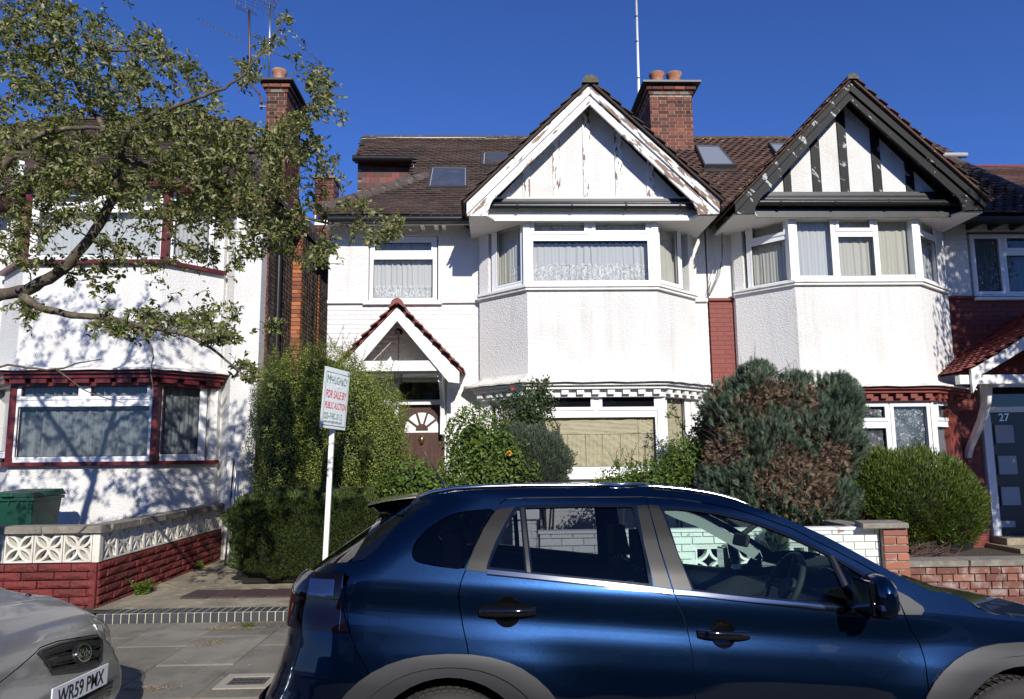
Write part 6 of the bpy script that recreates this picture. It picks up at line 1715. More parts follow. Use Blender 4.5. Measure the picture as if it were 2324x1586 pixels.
# roof rails
for s_ in (0, 1):
    pts = SA([(868, 208), (905, 192), (960, 172), (1100, 152), (1300, 140), (1600, 130), (2000, 127), (2324, 126)])+SB([(100, 124), (200, 128), (300, 136), (400, 147), (500, 162), (600, 184), (690, 211), (768, 243)])
    rows = []
    for k, (x, z) in enumerate(pts):
        e = 0 if k in (0, len(pts)-1) else 1; i = inset(x, z)+.035; h_ = .003+.022*e; w_ = .018
        y = YN+i if s_ == 0 else YN+CW-i
        rows.append([(x, y+w_*cs, z+.004+h_*sn*.5) for cs, sn in ((math.cos(2*math.pi*j/10), math.sin(2*math.pi*j/10)) for j in range(11))])
    mb = MB(); mb.grid(rows); mb.build('roof_rail', M('satin_rail', (.62, .63, .64), rough=.22, metal=1) if s_ == 0 else bpy.data.materials['satin_rail'], car, smooth=True)
# aerial
b_ = U(*cA(1075, 150), 3.95); e_ = U(*cA(985, -5), 3.95); m0 = b_.lerp(e_, .75)
q_ = U(*((1200+640/1.3225)/1.76324, (1100+882/1.3225)/1.76324), 3.95)
MB().tube([b_, b_+(q_-b_)*.35, b_+(q_-b_)*.36, q_], [.011, .007, .004, .003], 8).build('aerial', m_plast, car, smooth=50)
# mirrors
for s_ in (0, 1):
    c = U(*cB(1462, 800), YN-.10)
    y = c.y if s_ == 0 else 2*YCC-c.y; sg = -1 if s_ == 0 else 1
    prof = [(-.075, .02), (-.07, .055), (-.045, .085), (0, .098), (.05, .092), (.09, .062), (.105, .0), (.10, -.05), (.07, -.085), (.0, -.098), (-.05, -.09), (-.072, -.05)]
    mb = MB(); rows = []
    for f, sc_ in ((-.10, .55), (-.085, .80), (-.04, .97), (.03, 1.0), (.09, .90), (.125, .62), (.135, .3)):
        rows.append([(c.x+a*.62*sc_+.03, y+sg*(-f)*-1*.95, c.z+b*sc_) for a, b in prof+[prof[0]]])
    mb.grid(rows, flip=(s_ == 1)); mb.add([p for p in rows[-1][:-1]], [tuple(range(12))]); mb.add([p for p in rows[0][:-1]], [tuple(range(12))])
    mr = mb.build('wing_mirror', m_paint, car, smooth=60)
    MB().obox((c.x-.030, y, c.z), (.006, 0, 0), (0, .072, 0), (0, 0, .062)).build('mirror_glass', m_chrome, mr)
    MB().obox((c.x-.020, y, c.z-.0), (.012, 0, 0), (0, .083, 0), (0, 0, .073)).build('mirror_bezel', m_gblack, mr, bevel=.01)
    MB().obox((c.x+.03, y+sg*.03, c.z-.035), (.042, 0, 0), (0, .09, 0), (0, 0, .012)).build('indicator', m_lampc, mr, bevel=.005)
    mb = MB(); mb.bar((c.x+.03, y, c.z-.085), (c.x+.02, YN+.08 if s_ == 0 else YN+CW-.08, c.z-.05), .07, .035); mb.build('mirror_stalk', m_gblack, mr)
# wheels
for wxx in (WX, WX+2.6):
    for s_ in (0, 1):
        yw = YN+.03 if s_ == 0 else YN+CW-.03; dy = .215 if s_ == 0 else -.215
        mb = MB(); mb.lathe((wxx, yw, WZ), [(.22, .015), (.24, 0), (.30, -.006), (.325, .006), (WR, .03), (WR+.002, .107), (WR, .185), (.325, .21), (.30, .215), (.22, .2)] if s_ == 0 else [(.22, -.015), (.24, 0), (.30, .006), (.325, -.006), (WR, -.03), (WR+.002, -.107), (WR, -.185), (.325, -.21), (.30, -.215), (.22, -.2)], 48, axis=(0, 1, 0), caps=False)
        w = mb.build('wheel', m_tyre, car, smooth=50)
        T_ = MB()
        for k in range(60):
            a = 2*math.pi*k/60
            for o__ in (.05, .105, .16):
                yy = yw+(o__ if s_ == 0 else -o__)
                c = Vector((wxx+(WR+.001)*math.cos(a+o__), yy, WZ+(WR+.001)*math.sin(a+o__))); rd_ = Vector((math.cos(a+o__), 0, math.sin(a+o__))); tg = Vector((-rd_.z, 0, rd_.x))
                T_.obox(c, rd_*.004, tg*.013, (0, .022, 0))
        T_.build('tread', m_tyre, w, kind='stuff')
        rim = MB(); sgn = 1 if s_ == 0 else -1
        rim.lathe((wxx, yw+sgn*.03, WZ), [(.225, 0), (.235, -.012*sgn), (.225, .0)], 40, axis=(0, 1, 0), caps=False)
        rim.lathe((wxx, yw+sgn*.02, WZ), [(.04, -.01*sgn), (.055, 0), (.055, .05*sgn)], 20, axis=(0, 1, 0))
        for k in range(10): 
            a = 2*math.pi*(k//2)/5+(.16 if k % 2 else -.16)
            rim.bar((wxx+.04*math.cos(a), yw+sgn*.025, WZ+.04*math.sin(a)), (wxx+.228*math.cos(a*1.0), yw+sgn*.015, WZ+.228*math.sin(a)), .03, .02, up=(0, 1, 0))
        rim.build('rim', m_alloy, w, smooth=40)
    MB().prism([(x, YN+.10, z) for x, z in arch(.40, zi+.01, n=16, wx=wxx)], (0, .012, 0)).build('arch_back', m_trim, car) if 0 else None
    for s_ in (0, 1):
        ya, yb = (YN+.03, YN+.33) if s_ == 0 else (YN+CW-.33, YN+CW-.03)
        A_ = arch(.40, zi+.005, n=16, wx=wxx)
        mb = MB(); mb.grid([[(x, ya, z) for x, z in A_], [(x, yb, z) for x, z in A_]]); mb.add([(x, yb if s_ == 0 else ya, z) for x, z in A_], [tuple(range(len(A_)))])
        mb.build('wheel_arch_liner', m_trim, car)
# cabin
def seat(x, y, back=True, w=.48):
    s = MB().box(x-.25, x+.27, y-w/2, y+w/2, .52, .66).build('seat', m_trim, car, bevel=.05)
    rows = MB(); rows.prism([(x-.28, y-w/2+.02, .62), (x-.14, y-w/2+.02, .62), (x-.32, y-w/2+.04, 1.13), (x-.42, y-w/2+.04, 1.13)], (0, w-.06, 0)); rows.build('seat_back', m_trim, car, bevel=.04)
    hr = MB(); hr.prism([(x-.43, y-.13, 1.16), (x-.33, y-.13, 1.16), (x-.36, y-.12, 1.34), (x-.43, y-.12, 1.34)], (0, .25, 0)); hr.box(x-.39, x-.375, y-.07, y-.055, 1.1, 1.2); hr.box(x-.39, x-.375, y+.055, y+.07, 1.1, 1.2)
    hr.build('headrest', m_trim, car, bevel=.03)
bx0 = mid[1][0]
for y in (YCC-.37, YCC+.37): seat(bx0+.38, y); seat(bx0-.62, y, w=.62)
mb = MB(); dxx = f_glass[8][0]
mb.prism([(dxx-.12, YN+.10, .60), (dxx+.40, YN+.10, .60), (dxx+.52, YN+.10, .96), (dxx+.12, YN+.10, .97), (dxx-.10, YN+.10, .88)], (0, CW-.20, 0)); mb.build('dashboard', m_trim, car, bevel=.03)
wc = U(*cB(945, 705), YN+.42)
ax_ = Vector((-.88, 0, .47)).normalized(); e1 = Vector((0, 1, 0)); e2 = ax_.cross(e1)
mb = MB(); rr_ = .178
mb.tube([wc+(e1*math.cos(2*math.pi*k/28)+e2*math.sin(2*math.pi*k/28))*rr_ for k in range(29)], .016, 8, cap=False)
for a in (0, 180, 270): mb.tube([wc-ax_*.02, wc+(e1*math.cos(R(a))+e2*math.sin(R(a)))*rr_], .014, 6)
mb.lathe(wc-ax_*.05, [(.06, 0), (.07, .02), (.055, .045)], 14, axis=ax_)
mb.build('steering_wheel', m_trim, car, smooth=50)
MB().prism([wc-ax_*.10+Vector((.05, -.16, .10)), wc-ax_*.10+Vector((.05, .16, .10)), wc-ax_*.10+Vector((.2, .16, .14)), wc-ax_*.10+Vector((.2, -.16, .14))], (0, 0, .05)).build('instrument_hood', m_trim, car, bevel=.02)
rm = U(*cB(697, 405), YCC)
mb = MB(); mb.obox(rm, Vector((.012, 0, -.004)), (0, .115, 0), (.01, 0, .035)); mb.bar(rm+Vector((.01, 0, .03)), rm+Vector((.10, 0, .09)), .03, .03); mb.build('rear_view_mirror', m_trim, car, bevel=.012)
# far A pillar lining
ap_ = [(p[0]-.0, p[1]-.01) for p in SB([(560, 200), (800, 303), (1000, 376), (1250, 505), (1440, 606), (1540, 664)])]
for s_ in (0, 1):
    lo_ = [(x-.045, z-.05) for x, z in ap_]
    if s_ == 1: panel('pillar_lining', m_light, car, ap_+lo_[::-1], sidefn(s_, -.03), flip=False, thick=0)

car.rotation_euler.x = -R(3.2)      # the road falls to the kerb
# ------------------------------------------------------------------ silver hatchback
m_silver = M('silver_metallic', (.235, .235, .23), rough=.30, metal=.55, coat=.7, crough=.06)
KX, KY, KW = -2.325, 4.0, .795
prof = [(.95, 1.02), (.75, .975), (.55, .94), (.38, .92), (.24, .87), (.13, .81), (.065, .76), (.03, .70), (.008, .62), (-.02, .565), (-.055, .51), (-.08, .44), (-.08, .36), (-.04, .27), (.05, .20)]
pq = [0]
for a, b in zip(prof, prof[1:]): pq.append(pq[-1]+math.hypot(a[0]-b[0], a[1]-b[1]))
QN = pq[-1]
_q = np.linspace(0, QN, 160); _d = np.interp(_q, pq, [a[0] for a in prof]); _z = np.interp(_q, pq, [a[1] for a in prof])
kk = np.exp(-np.linspace(-2, 2, 9)**2); kk /= kk.sum()
_d = np.convolve(np.pad(_d, 4, 'edge'), kk, 'valid'); _z = np.convolve(np.pad(_z, 4, 'edge'), kk, 'valid')
def KS(p, q, off=0):
    s = abs(p)/KW; d = float(np.interp(q, _q, _d)); z = float(np.interp(q, _q, _z))
    hood = min(1, max(0, (z-.62)/.25))
    pl = .025*s**2+.035*s**4+.20*max(0, s-.66)**1.7/.34**1.7
    z2 = z-hood*(.035*s**2+.13*max(0, s-.68)**1.5/.32**1.5)
    y = KY+math.copysign(KW*(1-hood*.05)*min(s, 1.0)**.96, p)
    return Vector((KX-d-pl*(1-.35*hood)-off*0+off, y, z2+off*.3*hood))
# table for finding surface points from the survey
_ps = np.linspace(-KW, KW, 90); _qs = np.linspace(0, QN, 110)
_tab = np.array([[tuple(KS(p, q)) for q in _qs] for p in _ps])
_rel = _tab-np.array([0, 0, CAMZ]); _f = _rel@np.array(fwd)
_uu = 1161.5+1611*(_rel@np.array(rt2))/_f; _vv = 819-1611*(_rel@np.array(up2))/_f
def kp(x, y, cr=CR(0, 2300, 3.198)):
    u, v = cr(x, y)
    i, j = np.unravel_index(np.argmin((_uu-u)**2+(_vv-v)**2+1e6*(_ps[:, None] > .50)), _uu.shape)   # not the hidden far corner
    return (float(_ps[i]), float(_qs[j]))
def KP(pts): return [kp(*p) for p in pts]
kia = thing('parked_car', 'silver small hatchback cut off by the left picture edge, front end towards the gap', 'car', (-3.9, KY, 0))
def kf(off): return lambda p, q: KS(p, q, off)
gpoly = KP([(440, 1035), (480, 975), (700, 880), (950, 810), (1225, 762), (1275, 808), (1282, 930), (1275, 1090), (1210, 1165), (980, 1250), (640, 1310), (540, 1170)])
gpoly0 = gpoly
qh = (gpoly[0][1]+gpoly[4][1])/2
def mirp(poly): return [(-p, q) for p, q in poly]
ctr = sum(p for p, q in gpoly)/len(gpoly)
lampn = KP([(0, 925), (80, 990), (150, 1090), (178, 1200), (160, 1310), (90, 1420), (0, 1475)])
# headlamps: ovals at both corners, placed alike
lc = (-.605, pq[6]+.04)
def oval(c, a, b, n=28, sk=0): return [(c[0]+a*math.cos(2*math.pi*k/n)+sk*math.sin(2*math.pi*k/n), c[1]+b*math.sin(2*math.pi*k/n)) for k in range(n)]
lampL = oval(lc, .14, .15); lampR = mirp(lampL)[::-1]
# rear end of the bonnet / front skin
hood = [(-.70, .03), (.70, .03), (.68, pq[4]), (.52, pq[6]+.02), (.47, pq[6]+.13), (gpoly[5][0]+.01, gpoly[5][1]-.01), (gpoly[4][0], gpoly[4][1]-.012), (gpoly[2][0], gpoly[2][1]-.012), (gpoly[1][0], gpoly[1][1]-.012), (gpoly[0][0]-.01, gpoly[0][1]-.01), (-.47, pq[6]+.13), (-.52, pq[6]+.02), (-.68, pq[4])]
skin = [(-KW, .03), (KW, .03), (KW, QN-.02), (-KW, QN-.02)]
body = panel('body_front', m_silver, kia, [(-KW+.002, .0), (KW-.002, .0), (KW-.002, QN-.02), (-KW+.002, QN-.02)], kf(0), [shrink(gpoly, .0), shrink(hood, -.006), lampL, lampR[::-1]], d=.035, flip=True, edge=.03, zc=lambda x: 0)
hd_ = panel('bonnet', m_silver, kia, shrink(hood, .001), kf(.002), d=.035, flip=True, edge=.03, zc=lambda x: 0)
panel('skin_backing', m_gblack, kia, [(-KW+.02, .0), (KW-.02, .0), (KW-.02, QN-.02), (-KW+.02, QN-.02)], kf(-.03), d=.06, flip=True, edge=.06, thick=0)
gr = panel('grille', m_gblack, kia, shrink(gpoly, .001), kf(-.015), d=.04, flip=True, thick=.0)
# surround, hexagon mesh bands and bars
panel('grille_surround', m_plast, gr, shrink(gpoly, -.002), kf(.006), [shrink(gpoly, .010)], d=.5, flip=True, thick=.02)
def gband(f0, f1):
    L0, L1, R1_, R0 = gpoly[0], gpoly[10], gpoly[8], gpoly[5]
    a = lambda f: (L0[0]+(L1[0]-L0[0])*f, L0[1]+(L1[1]-L0[1])*f); b = lambda f: (R0[0]+(R1_[0]-R0[0])*f, R0[1]+(R1_[1]-R0[1])*f)
    return a, b
a_, b_f = gband(0, 1)
hexes = MB()
for (f0, f1) in ((.02, .22), (.42, .58), (.80, .98)):
    for r_ in range(3):
        f = f0+(f1-f0)*(r_+.5)/3; A0 = a_(f); B0 = b_f(f); n = 24
        for k in range(n):
            t = (k+.5+(.5 if r_ % 2 else 0))/n
            c = (A0[0]+(B0[0]-A0[0])*t, A0[1]+(B0[1]-A0[1])*t-.02*math.sin(math.pi*t)*(1-f))
            hw_, hh_ = .0125, .009
            ring = [(hw_*math.cos(R(60*j)), hh_*math.sin(R(60*j))) for j in range(6)]
            vs = [KS(c[0]+x*1.02, c[1]+z*1.05, .004) for x, z in ring]+[KS(c[0]+x*.62, c[1]+z*.62, .004) for x, z in ring]+[KS(c[0]+x*.5, c[1]+z*.5, -.012) for x, z in ring]
            hexes.add(vs, [(j, (j+1) % 6, 6+(j+1) % 6, 6+j) for j in range(6)]+[(6+j, 6+(j+1) % 6, 12+(j+1) % 6, 12+j) for j in range(6)])
hexes.build('honeycomb_mesh', m_plast, gr, kind='stuff')
for f0, f1 in ((.235, .27), (.37, .405), (.60, .635), (.75, .785)):
    q = [(a_(f0)[0]+.008, a_(f0)[1]), (b_f(f0)[0]-.008, b_f(f0)[1]), (b_f(f1)[0]-.008, b_f(f1)[1]), (a_(f1)[0]+.008, a_(f1)[1])]
    panel('grille_bar', m_plast, gr, q, kf(.006), d=.5, flip=True, thick=.02)
# badge
bc = kp(995, 1010)
pb_ = KS(bc[0], bc[1], .0); nb_ = normal_at(KS, *bc); nb_ = nb_ if nb_.x > 0 else -nb_
bxv = Vector((0, 1, 0)); bxv = (bxv-nb_*bxv.dot(nb_)).normalized(); byv = nb_.cross(bxv)
def disc(name, a, b, o, h_, mat, par, inner=None, bev=0):
    n = 36; mb = MB(); E = [(a*math.cos(2*math.pi*k/n), b*math.sin(2*math.pi*k/n)) for k in range(n)]
    P = lambda x, y, z: pb_+bxv*x+byv*y+nb_*(o+z)
    if inner: 
        I = [(x*inner, y*inner) for x, y in E]
        vs = [P(x, y, 0) for x, y in E]+[P(x*.98, y*.98, h_) for x, y in E]+[P(x, y, h_) for x, y in I]+[P(x, y, 0) for x, y in I]
        fs = [(r_*n+k, r_*n+(k+1) % n, (r_+1)*n+(k+1) % n, (r_+1)*n+k) for r_ in range(3) for k in range(n)]
    else:
        vs = [P(x, y, 0) for x, y in E]+[P(x*.96, y*.96, h_) for x, y in E]; fs = [(k, (k+1) % n, n+(k+1) % n, n+k) for k in range(n)]+[tuple(range(n, 2*n))]
    mb.add(vs, fs); return mb.build(name, mat, par, smooth=40)
m_bright = M('bright_chrome', (.72, .73, .75), rough=.15, metal=1)
bd_ = disc('badge_base', .088, .062, .0, .012, m_plast, gr)
disc('badge_ring', .076, .050, .012, .009, m_bright, bd_, inner=.86)
disc('badge_face', .066, .043, .012, .003, m_gblack, bd_)
M4 = Matrix((bxv, byv, nb_)).transposed().to_4x4(); M4.translation = pb_+nb_*.016
for s_, x_ in (('K', -.035), ('I', 0), ('A', .035)):
    if s_ == 'A': text('V', (x_, -.019, 0), .055, m_bright, bd_, 'badge_letter', mtx=M4@Matrix.Rotation(0, 4, 'Z')@Matrix.Diagonal((1, -1, 1, 1)), bold=.002, ext=.0015)
    else: text(s_, (x_, -.019, 0), .055, m_bright, bd_, 'badge_letter', mtx=M4, bold=.002, ext=.0015)
# number plate
pc = KS(0, kp(1050, 1395)[1], .0); pz_ = U(*CR(0, 2300, 3.198)(1050, 1400), 4.05).z
Xp = KX+.125
pl_ = MB().box(Xp-.008, Xp, KY-.26, KY+.26, pz_-.056, pz_+.056).build('number_plate', M('plate_white', (.72, .73, .74), rough=.35), kia, bevel=.004)
M4 = Matrix((Vector((0, 1, 0)), Vector((0, 0, 1)), Vector((1, 0, 0)))).transposed().to_4x4(); M4.translation = (Xp+.001, KY, pz_)
text('WR59 PMX', (0, -.0375, 0), .108, M('plate_black', (.01, .01, .012), rough=.4), pl_, 'plate_characters', mtx=M4, xs=.80, bold=.0008, ext=.0006)
low_in = [(-.42, pq[11]-.0), (.42, pq[11]), (.36, QN-.06), (-.36, QN-.06)]
panel('lower_intake', m_gblack, kia, low_in, kf(.004), d=.08, flip=True)
# headlamps
m_refl = M('lamp_reflector', (.55, .57, .60), rough=.18, metal=.8, bump=.5, bsc=9, bdist=.02)
for lp, sg in ((lampL, -1), (lampR[::-1], 1)):
    c0_ = (lc[0]*-sg*1.0 if sg > 0 else lc[0], lc[1])
    h_ = panel('headlamp', m_refl, kia, lp, lambda p, q: KS(p, q, -.018), d=.03, flip=True, thick=0)
    def bulge(p, q, c=c0_):
        r_ = min(1, math.hypot((p-c[0])/.14, (q-c[1])/.15)); return KS(p, q, .001+.016*(1-r_*r_))
    panel('lens', glass('lamp_lens', (.95, .96, .97), ior=1.5), h_, shrink(lp, .002), bulge, d=.03, flip=True, thick=0)
    rg = oval((c0_[0]+sg*.01*0, c0_[1]), .055, .060)
    panel('lamp_bowl', m_bright, h_, rg, lambda p, q, c=c0_: KS(p, q, -.004-.02*(1-min(1, math.hypot(p-c[0], q-c[1])/.06)**2)), d=.015, flip=True, thick=0)
    ring_o = oval(c0_, .168, .178); ring_o = [(max(-KW+.01, min(KW-.01, p)), q) for p, q in ring_o]
    panel('lamp_surround', m_silver, h_, ring_o, kf(.006), [shrink(lp, .001)], d=.5, flip=True, thick=.012)
# washer jet, scuttle, wipers, windscreen, body
j = KS(*kp(312, 228)); MB().lathe(j, [(.018, 0), (.015, .008), (.006, .014)], 10).build('washer_jet', m_plast, hd_, smooth=True)
mb = MB()
cwl = [KS(p, 0.0, 0) for p in np.linspace(-.72, .72, 13)]
mb.grid([[v+Vector((.02, 0, .004)) for v in cwl], [v+Vector((-.16, 0, .02)) for v in cwl]]); mb.build('scuttle', m_plast, kia)
mb = MB(); mb.grid([[v+Vector((-.14, 0, .02)) for v in cwl], [Vector((v.x-.72, KY+(v.y-KY)*.84, 1.44+.03*(1-((v.y-KY)/.72)**2))) for v in cwl]]); mb.build('windscreen', m_cgd, kia, smooth=True)
for a, b in (((-3.42, 3.7, 1.07), (-3.50, 4.55, 1.09)), ((-3.40, 4.2, 1.075), (-3.52, 4.70, 1.13))): MB().tube([a, b], .010, 6).build('wiper', m_plast, kia)
for sg in (-1, 1):
    y0 = KY+sg*KW
    yy = lambda z, f=1: y0-sg*(0 if z < .95 else (z-.95)*.28)
    xs_ = KX-.48
    out = [(xs_+.02, .20), (xs_+.02, .80), (xs_-.42, .93), (-3.42, 1.0), (-4.05, 1.44), (-4.6, 1.49), (-5.5, 1.44), (-5.85, 1.0), (-5.9, .3), (-5.62, .26)]
    hole = [(-3.62, 1.02), (-4.12, 1.38), (-4.6, 1.42), (-5.4, 1.37), (-5.55, 1.03)]
    for wx_ in (-3.02, -5.35): out = out
    ar = [(-5.35+.33*math.cos(R(a)), .29+.33*math.sin(R(a))) for a in range(180, -1, -15)]
    ar2 = [(-3.02+.33*math.cos(R(a)), .29+.33*math.sin(R(a))) for a in range(180, -1, -15)]
    out = out+ar+[(-4.9, .22), (-3.4, .22)]+ar2
    panel('side_panel', m_silver, kia, out, lambda x, z: Vector((x, yy(z), z)), [hole], d=.1, flip=(sg == 1), edge=.06)
    panel('side_window', m_cgd, kia, hole, lambda x, z: Vector((x, yy(z)-sg*.01, z)), d=.2, flip=(sg == 1), edge=.1, thick=0)
    for wx_ in (-3.02, -5.35):
        w_ = MB().lathe((wx_, y0-sg*.02, .285), [(.18, -sg*.01), (.20, 0), (.27, 0), (.285, -sg*.03), (.285, -sg*.14), (.26, -sg*.165)], 32, axis=(0, 1, 0), caps=False).build('wheel', m_tyre, kia, smooth=50)
        MB().lathe((wx_, y0-sg*.03, .285), [(.02, 0), (.19, -sg*.01), (.2, -sg*.05)], 24, axis=(0, 1, 0)).build('rim', m_alloy, w_, smooth=50)
mb = MB(); mb.grid([[(x, KY+(KW-.14)*t, z+.03*(1-t*t)) for t in np.linspace(-1, 1, 9)] for x, z in ((-4.05, 1.44), (-4.6, 1.49), (-5.5, 1.44))]); mb.build('roof', m_silver, kia, smooth=True)
mb = MB(); mb.grid([[(x, KY+w*t, z) for t in np.linspace(-1, 1, 9)] for x, z, w in ((-5.5, 1.44, .65), (-5.86, 1.0, .78), (-5.92, .3, .78))]); mb.build('tailgate', m_silver, kia, smooth=True)
MB().box(-5.8, -3.0, KY-.74, KY+.74, .2, .26).build('floor_pan', m_trim, kia)
kia.rotation_euler.x = -R(2.4)
# ------------------------------------------------------------------ foliage
def rotm(n, rng_, spin=None):
    """random frames with z near n"""
    N_ = len(n); n = n/np.linalg.norm(n, axis=1, keepdims=True)
    t = rng_.normal(size=(N_, 3)); t -= n*np.sum(t*n, 1, keepdims=True); t /= np.linalg.norm(t, axis=1, keepdims=True)
    return np.stack([t, np.cross(n, t), n], axis=2)
LEAF = (np.array([(0, 0, 0), (.35, .24, .07), (.35, -.24, .07), (.75, .18, .03), (.75, -.18, .03), (1, 0, -.16), (.45, 0, -.02)]),
        np.array([(0, 6, 1), (0, 2, 6), (1, 6, 3), (2, 4, 6), (3, 6, 5), (6, 4, 5)]))
SMALL = (np.array([(0, 0, 0), (.5, .28, .05), (.5, -.28, .05), (1, 0, -.05)]), np.array([(0, 2, 1), (1, 2, 3)]))
NEEDLE = (np.array([(0, 0.06, 0), (0, -.06, 0), (1, 0, 0)]), np.array([(0, 1, 2)]))
NARROW = (np.array([(0, 0, 0), (.45, .11, .03), (.45, -.11, .03), (1, 0, -.08)]), np.array([(0, 2, 1), (1, 2, 3)]))
def spray():
    v = []; f = []
    for k, (b, a, l) in enumerate(((.0, 0, 1), (.15, .55, .62), (.15, -.55, .62), (.38, .5, .48), (.38, -.5, .48), (.6, .45, .32), (.6, -.45, .32))):
        i = len(v); c, s = math.cos(a), math.sin(a); w = .055
        v += [(b-s*w, c*w, 0), (b+s*w, -c*w, 0), (b+c*l*(1 if k else 1), s*l, .12*l*(k % 2)-.10*l)]
        f.append((i, i+1, i+2))
    return np.array(v), np.array(f)
SPRAY = spray()
def scatter(name, mat, pos, nrm, size, tmpl=SMALL, parent=None, dirs=None, kind='stuff', seed=1, tilt=.6):
    rg = np.random.default_rng(seed)
    pos = np.asarray(pos); n = np.asarray(nrm)+rg.normal(size=pos.shape)*tilt
    Rm = rotm(n, rg)
    if dirs is not None:   # leaf axis follows a direction
        x = np.asarray(dirs)+rg.normal(size=pos.shape)*.25; x /= np.linalg.norm(x, axis=1, keepdims=True)
        z = n-x*np.sum(n*x, 1, keepdims=True); z /= np.linalg.norm(z, axis=1, keepdims=True)+1e-9
        Rm = np.stack([x, np.cross(z, x), z], axis=2)
    tv, tf_ = tmpl
    sz = np.asarray(size)[:, None, None]*np.ones((len(pos), 1, 1))
    V = np.einsum('nij,kj->nki', Rm, tv)*sz+pos[:, None, :]
    F = (tf_[None]+(np.arange(len(pos))*len(tv))[:, None, None]).reshape(-1, 3)
    return link(name, np_mesh(name, V.reshape(-1, 3), F, mat), parent, kind=kind)
def blobs(E, n, rg, lo=.72, hi=1.06, front=True):
    """points and outward normals near the surface of a union of ellipsoids (c, r)"""
    C_ = np.array([e[0] for e in E], float); R_ = np.array([e[1] for e in E], float)
    w = R_[:, 0]*R_[:, 2]; w = w/w.sum()
    out = []; nn = []; got = 0
    while got < n:
        m_ = n*2; k = rg.choice(len(E), m_, p=w)
        d = rg.normal(size=(m_, 3)); d /= np.linalg.norm(d, axis=1, keepdims=True)
        if front: d[:, 1] = np.where(rg.random(m_) < .6, -np.abs(d[:, 1]), d[:, 1])
        lump = 1+.07*np.sin(d[:, 0]*9+k*2)*np.sin(d[:, 2]*8+k)+.05*np.sin(d[:, 0]*23+d[:, 2]*17)
        rad = (lo+(hi-lo)*rg.random(m_)**.6)*lump
        p = C_[k]+R_[k]*d*rad[:, None]
        inside = np.zeros(m_, bool)
        for j in range(len(E)):
            q = np.sum(((p-C_[j])/R_[j])**2, 1); inside |= (q < (lo*.93)**2) & (k != j)
        keep = ~inside & (p[:, 2] > .15)
        out.append(p[keep]); dn = d/R_[k]; nn.append((dn/np.linalg.norm(dn, axis=1, keepdims=True))[keep]); got += keep.sum()
    return np.concatenate(out)[:n], np.concatenate(nn)[:n]
def core(E, f, name, mat, parent):  # solid dark blobs filling the shaded inside of a bush
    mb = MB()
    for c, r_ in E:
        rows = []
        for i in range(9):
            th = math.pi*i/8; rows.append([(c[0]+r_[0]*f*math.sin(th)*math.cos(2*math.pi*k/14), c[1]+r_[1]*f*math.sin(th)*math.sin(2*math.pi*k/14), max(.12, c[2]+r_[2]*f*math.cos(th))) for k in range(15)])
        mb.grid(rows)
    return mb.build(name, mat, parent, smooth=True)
def el(u, v, Y, ru, rv, ry):
    c = U(u, v, Y); s = Y/1611
    return ((c.x, Y, c.z), (ru*s, ry, rv*s))
m_twig = M('twig_brown', (.06, .042, .03), rough=.9)
m_core = M('shaded_core_black', (.010, .012, .006), rough=1)  # near-black fill; shade inside the bushes is put into the colour
g_big = leafmat('small_variegated_leaf', [(.085, .12, .018), (.21, .25, .04), (.11, .15, .025), (.36, .39, .10)], rough=.4, trans=.35)
g_hedge = leafmat('yew_needles', [(.035, .055, .015), (.065, .095, .025), (.09, .12, .035)], rough=.55, trans=.15, spec=.2)
g_rose = leafmat('rose_leaf', [(.055, .095, .018), (.12, .18, .03), (.08, .13, .022)], rough=.5, trans=.3, spec=.3)
g_dark = leafmat('dark_rose_leaf', [(.03, .05, .018), (.05, .08, .024), (.04, .065, .02)], rough=.45, trans=.2, spec=.35)
g_rosm = leafmat('rosemary_needles', [(0.046, 0.065, 0.042), (0.078, 0.104, 0.065), (0.058, 0.078, 0.052)], rough=.6, trans=.1)
g_con = leafmat('blue_green_conifer', [(.028, .05, .030), (.075, .11, .07), (.14, .18, .125)], rough=.65, trans=.1, spec=.2)
g_dead = leafmat('dead_conifer', [(.15, .10, .068), (.24, .17, .11), (.09, .062, .044)], rough=.9, trans=.1)
g_rnd = leafmat('narrow_yellow_green', [(0.048, 0.083, 0.016), (0.096, 0.144, 0.024), (0.160, 0.176, 0.040)], rough=.4, trans=.25)
g_tree = leafmat('apple_leaf', [(.11, .12, .035), (.27, .27, .10), (.07, .085, .025), (.38, .37, .20)], rough=.42, trans=.38, spec=.4, rnd=.4)
g_young = leafmat('bright_young_leaf', [(.09, .15, .02), (.13, .19, .03)], rough=.35, trans=.35)
g_blos = leafmat('faded_blossom', [(.30, .20, .13), (.38, .28, .20), (.22, .13, .08)], rough=.8, trans=.2)
rg = np.random.default_rng(11)
def twigs(name, parent, starts, mat=m_twig, L=.25, n=60, seed=3, r_=.003):
    rr = random.Random(seed); mb = MB()
    for s in starts[:n]:
        d = Vector((rr.uniform(-.4, .4), rr.uniform(-.4, .2), 1)).normalized(); p = Vector(s); q = p+d*L*rr.uniform(.5, 1)
        mb.tube([p, p.lerp(q, .5)+Vector((rr.uniform(-.01, .01),)*3), q], [r_, r_*.8, r_*.4], 4, cap=False)
    return mb
